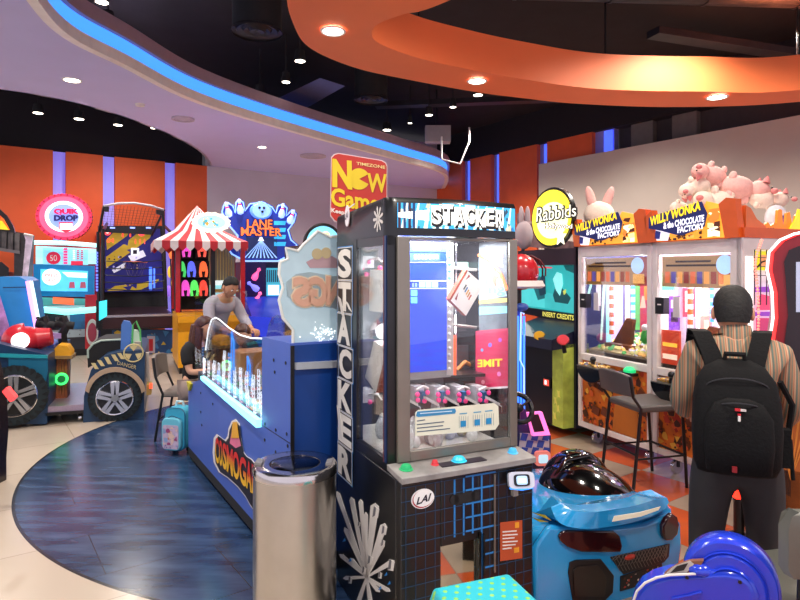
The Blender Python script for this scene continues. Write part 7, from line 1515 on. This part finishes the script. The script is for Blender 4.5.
# man behind, pale shirt, leaning over a game
G = Frame(-2.06, 6.75, 50, 0); t = person('dark-haired person in a pale grey shirt bending over behind the blue coin pusher', G)
b = MB(); R_ = Matrix.Rotation(.55, 3, 'X'); hc = Vector((0, -.26, 1.42)); head(b, hc, R_, 1.0, SKN)
V = [(0, .05, .88), (0, .02, 1.05), (0, -.06, 1.2), (0, -.12, 1.28), (0, -.2, 1.35), (-.17, -.1, 1.25), (.17, -.1, 1.25), (-.22, -.22, 1.02), (.22, -.22, 1.02), (-.15, -.45, .96), (.15, -.45, .96), (-.09, .05, .84), (.09, .05, .84), (-.1, .03, .46), (.1, .03, .46), (-.1, .08, .09), (.1, .08, .09), (-.1, -.06, .04), (.1, -.06, .04)]
b.skin(V, E[:3]+[(3, 4), (3, 5), (3, 6), (5, 7), (6, 8), (7, 9), (8, 10), (0, 11), (0, 12), (11, 13), (12, 14), (13, 15), (14, 16), (15, 17), (16, 18)], [(.12, .1), (.11, .09), (.13, .09), (.1, .08), .048, .05, .05, .04, .04, .028, .028, .09, .09, .06, .06, .042, .042, .035, .035], SKN)
hand(b, V[9], (.1, -1, -.1), (0, 0, 1), 1, SKN, .5, 1); hand(b, V[10], (-.1, -1, -.1), (0, 0, 1), 1, SKN, .5, -1); b.build('body', t, sharp=80)
m = MB(); m.skin([(0, .05, .86), (0, .02, 1.05), (0, -.06, 1.19), (0, -.13, 1.29), (-.17, -.1, 1.245), (.17, -.1, 1.245), (-.22, -.2, 1.05), (.22, -.2, 1.05), (-.17, -.38, .98), (.17, -.38, .98)], [(0, 1), (1, 2), (2, 3), (3, 4), (3, 5), (4, 6), (5, 7), (6, 8), (7, 9)], [(.15, .12), (.14, .115), (.15, .12), (.1, .085), .075, .075, .062, .062, .045, .045], mat('pale_shirt', 'a8a4b0', .85)); m.build('shirt', t, sharp=80)
m = MB(); m.skin([(0, .05, .92), (-.09, .05, .8), (.09, .05, .8), (-.1, .03, .46), (.1, .03, .46), (-.1, .07, .1), (.1, .07, .1)], [(0, 1), (0, 2), (1, 3), (2, 4), (3, 5), (4, 6)], [(.14, .11), .105, .105, .075, .075, .065, .065], TR_); m.build('trousers', t, sharp=80)
m = MB(); haircap(m, hc, R_, 1.02, HRB, puff=1.09, back=-.06); m.build('hair', t, sharp=80)

# child behind the far glass, and a second brown-haired head beyond
def seated(G, label, hairm, skin, shirt, s, hz, hair_long=False, turn=0):
    t = person(label, G); b = MB(); R_ = Matrix.Rotation(turn, 3, 'Z') @ Matrix.Rotation(.3, 3, 'X'); hc = Vector((0, -.06, hz)); head(b, hc, R_, s, skin); k = hz-.11
    V = [(0, 0, k-.5), (0, 0, k-.3), (0, 0, k-.08), (0, -.03, k+.02), (-.12, 0, k-.1), (.12, 0, k-.1), (-.15, -.06, k-.3), (.15, -.06, k-.3), (-.1, -.25, k-.3), (.1, -.25, k-.3), (-.07, 0, k-.52), (.07, 0, k-.52), (-.08, .02, .3), (.08, .02, .3), (-.08, .03, .06), (.08, .03, .06)]
    b.skin(V, [(0, 1), (1, 2), (2, 3), (2, 4), (2, 5), (4, 6), (5, 7), (6, 8), (7, 9), (0, 10), (0, 11), (10, 12), (11, 13), (12, 14), (13, 15)], [(.09, .08), (.085, .07), (.09, .07), .04, .038, .038, .032, .032, .024, .024, .07, .07, .045, .045, .035, .035], skin)
    hand(b, V[8], (.1, -1, 0), (0, 0, 1), s*.9, skin, .4, 1); hand(b, V[9], (-.1, -1, 0), (0, 0, 1), s*.9, skin, .4, -1); b.build('body', t, sharp=80)
    m = MB(); m.skin([(0, 0, k-.55), (0, 0, k-.3), (0, 0, k-.1), (-.125, 0, k-.11), (.125, 0, k-.11), (-.15, -.05, k-.27), (.15, -.05, k-.27)], [(0, 1), (1, 2), (2, 3), (2, 4), (3, 5), (4, 6)], [(.12, .1), (.11, .09), (.11, .085), .055, .055, .05, .05], shirt); m.build('shirt', t, sharp=80)
    m = MB(); m.skin([(0, 0, k-.5), (-.075, 0, k-.55), (.075, 0, k-.55), (-.08, .02, .3), (.08, .02, .3), (-.08, .03, .08), (.08, .03, .08)], [(0, 1), (0, 2), (1, 3), (2, 4), (3, 5), (4, 6)], [(.1, .09), .08, .08, .06, .06, .05, .05], TR_); m.build('trousers', t, sharp=80)
    m = MB(); haircap(m, hc, R_, s*1.02, hairm, puff=1.18, back=-.11 if hair_long else -.06); m.build('hair', t, sharp=80)
seated(Frame(at(254, 350, 5.68).x, 5.68, -22), 'dark-haired child seen through the clear screens of the coin pusher', HRB, SKL, paint('8a7a78', .8), .85, .84)
seated(Frame(at(244, 330, 6.3).x, 6.3, 0), 'person whose brown hair shows over the curved screen of the coin pusher', HRN, SKL, paint('5a4a58', .8), 1.0, .92)
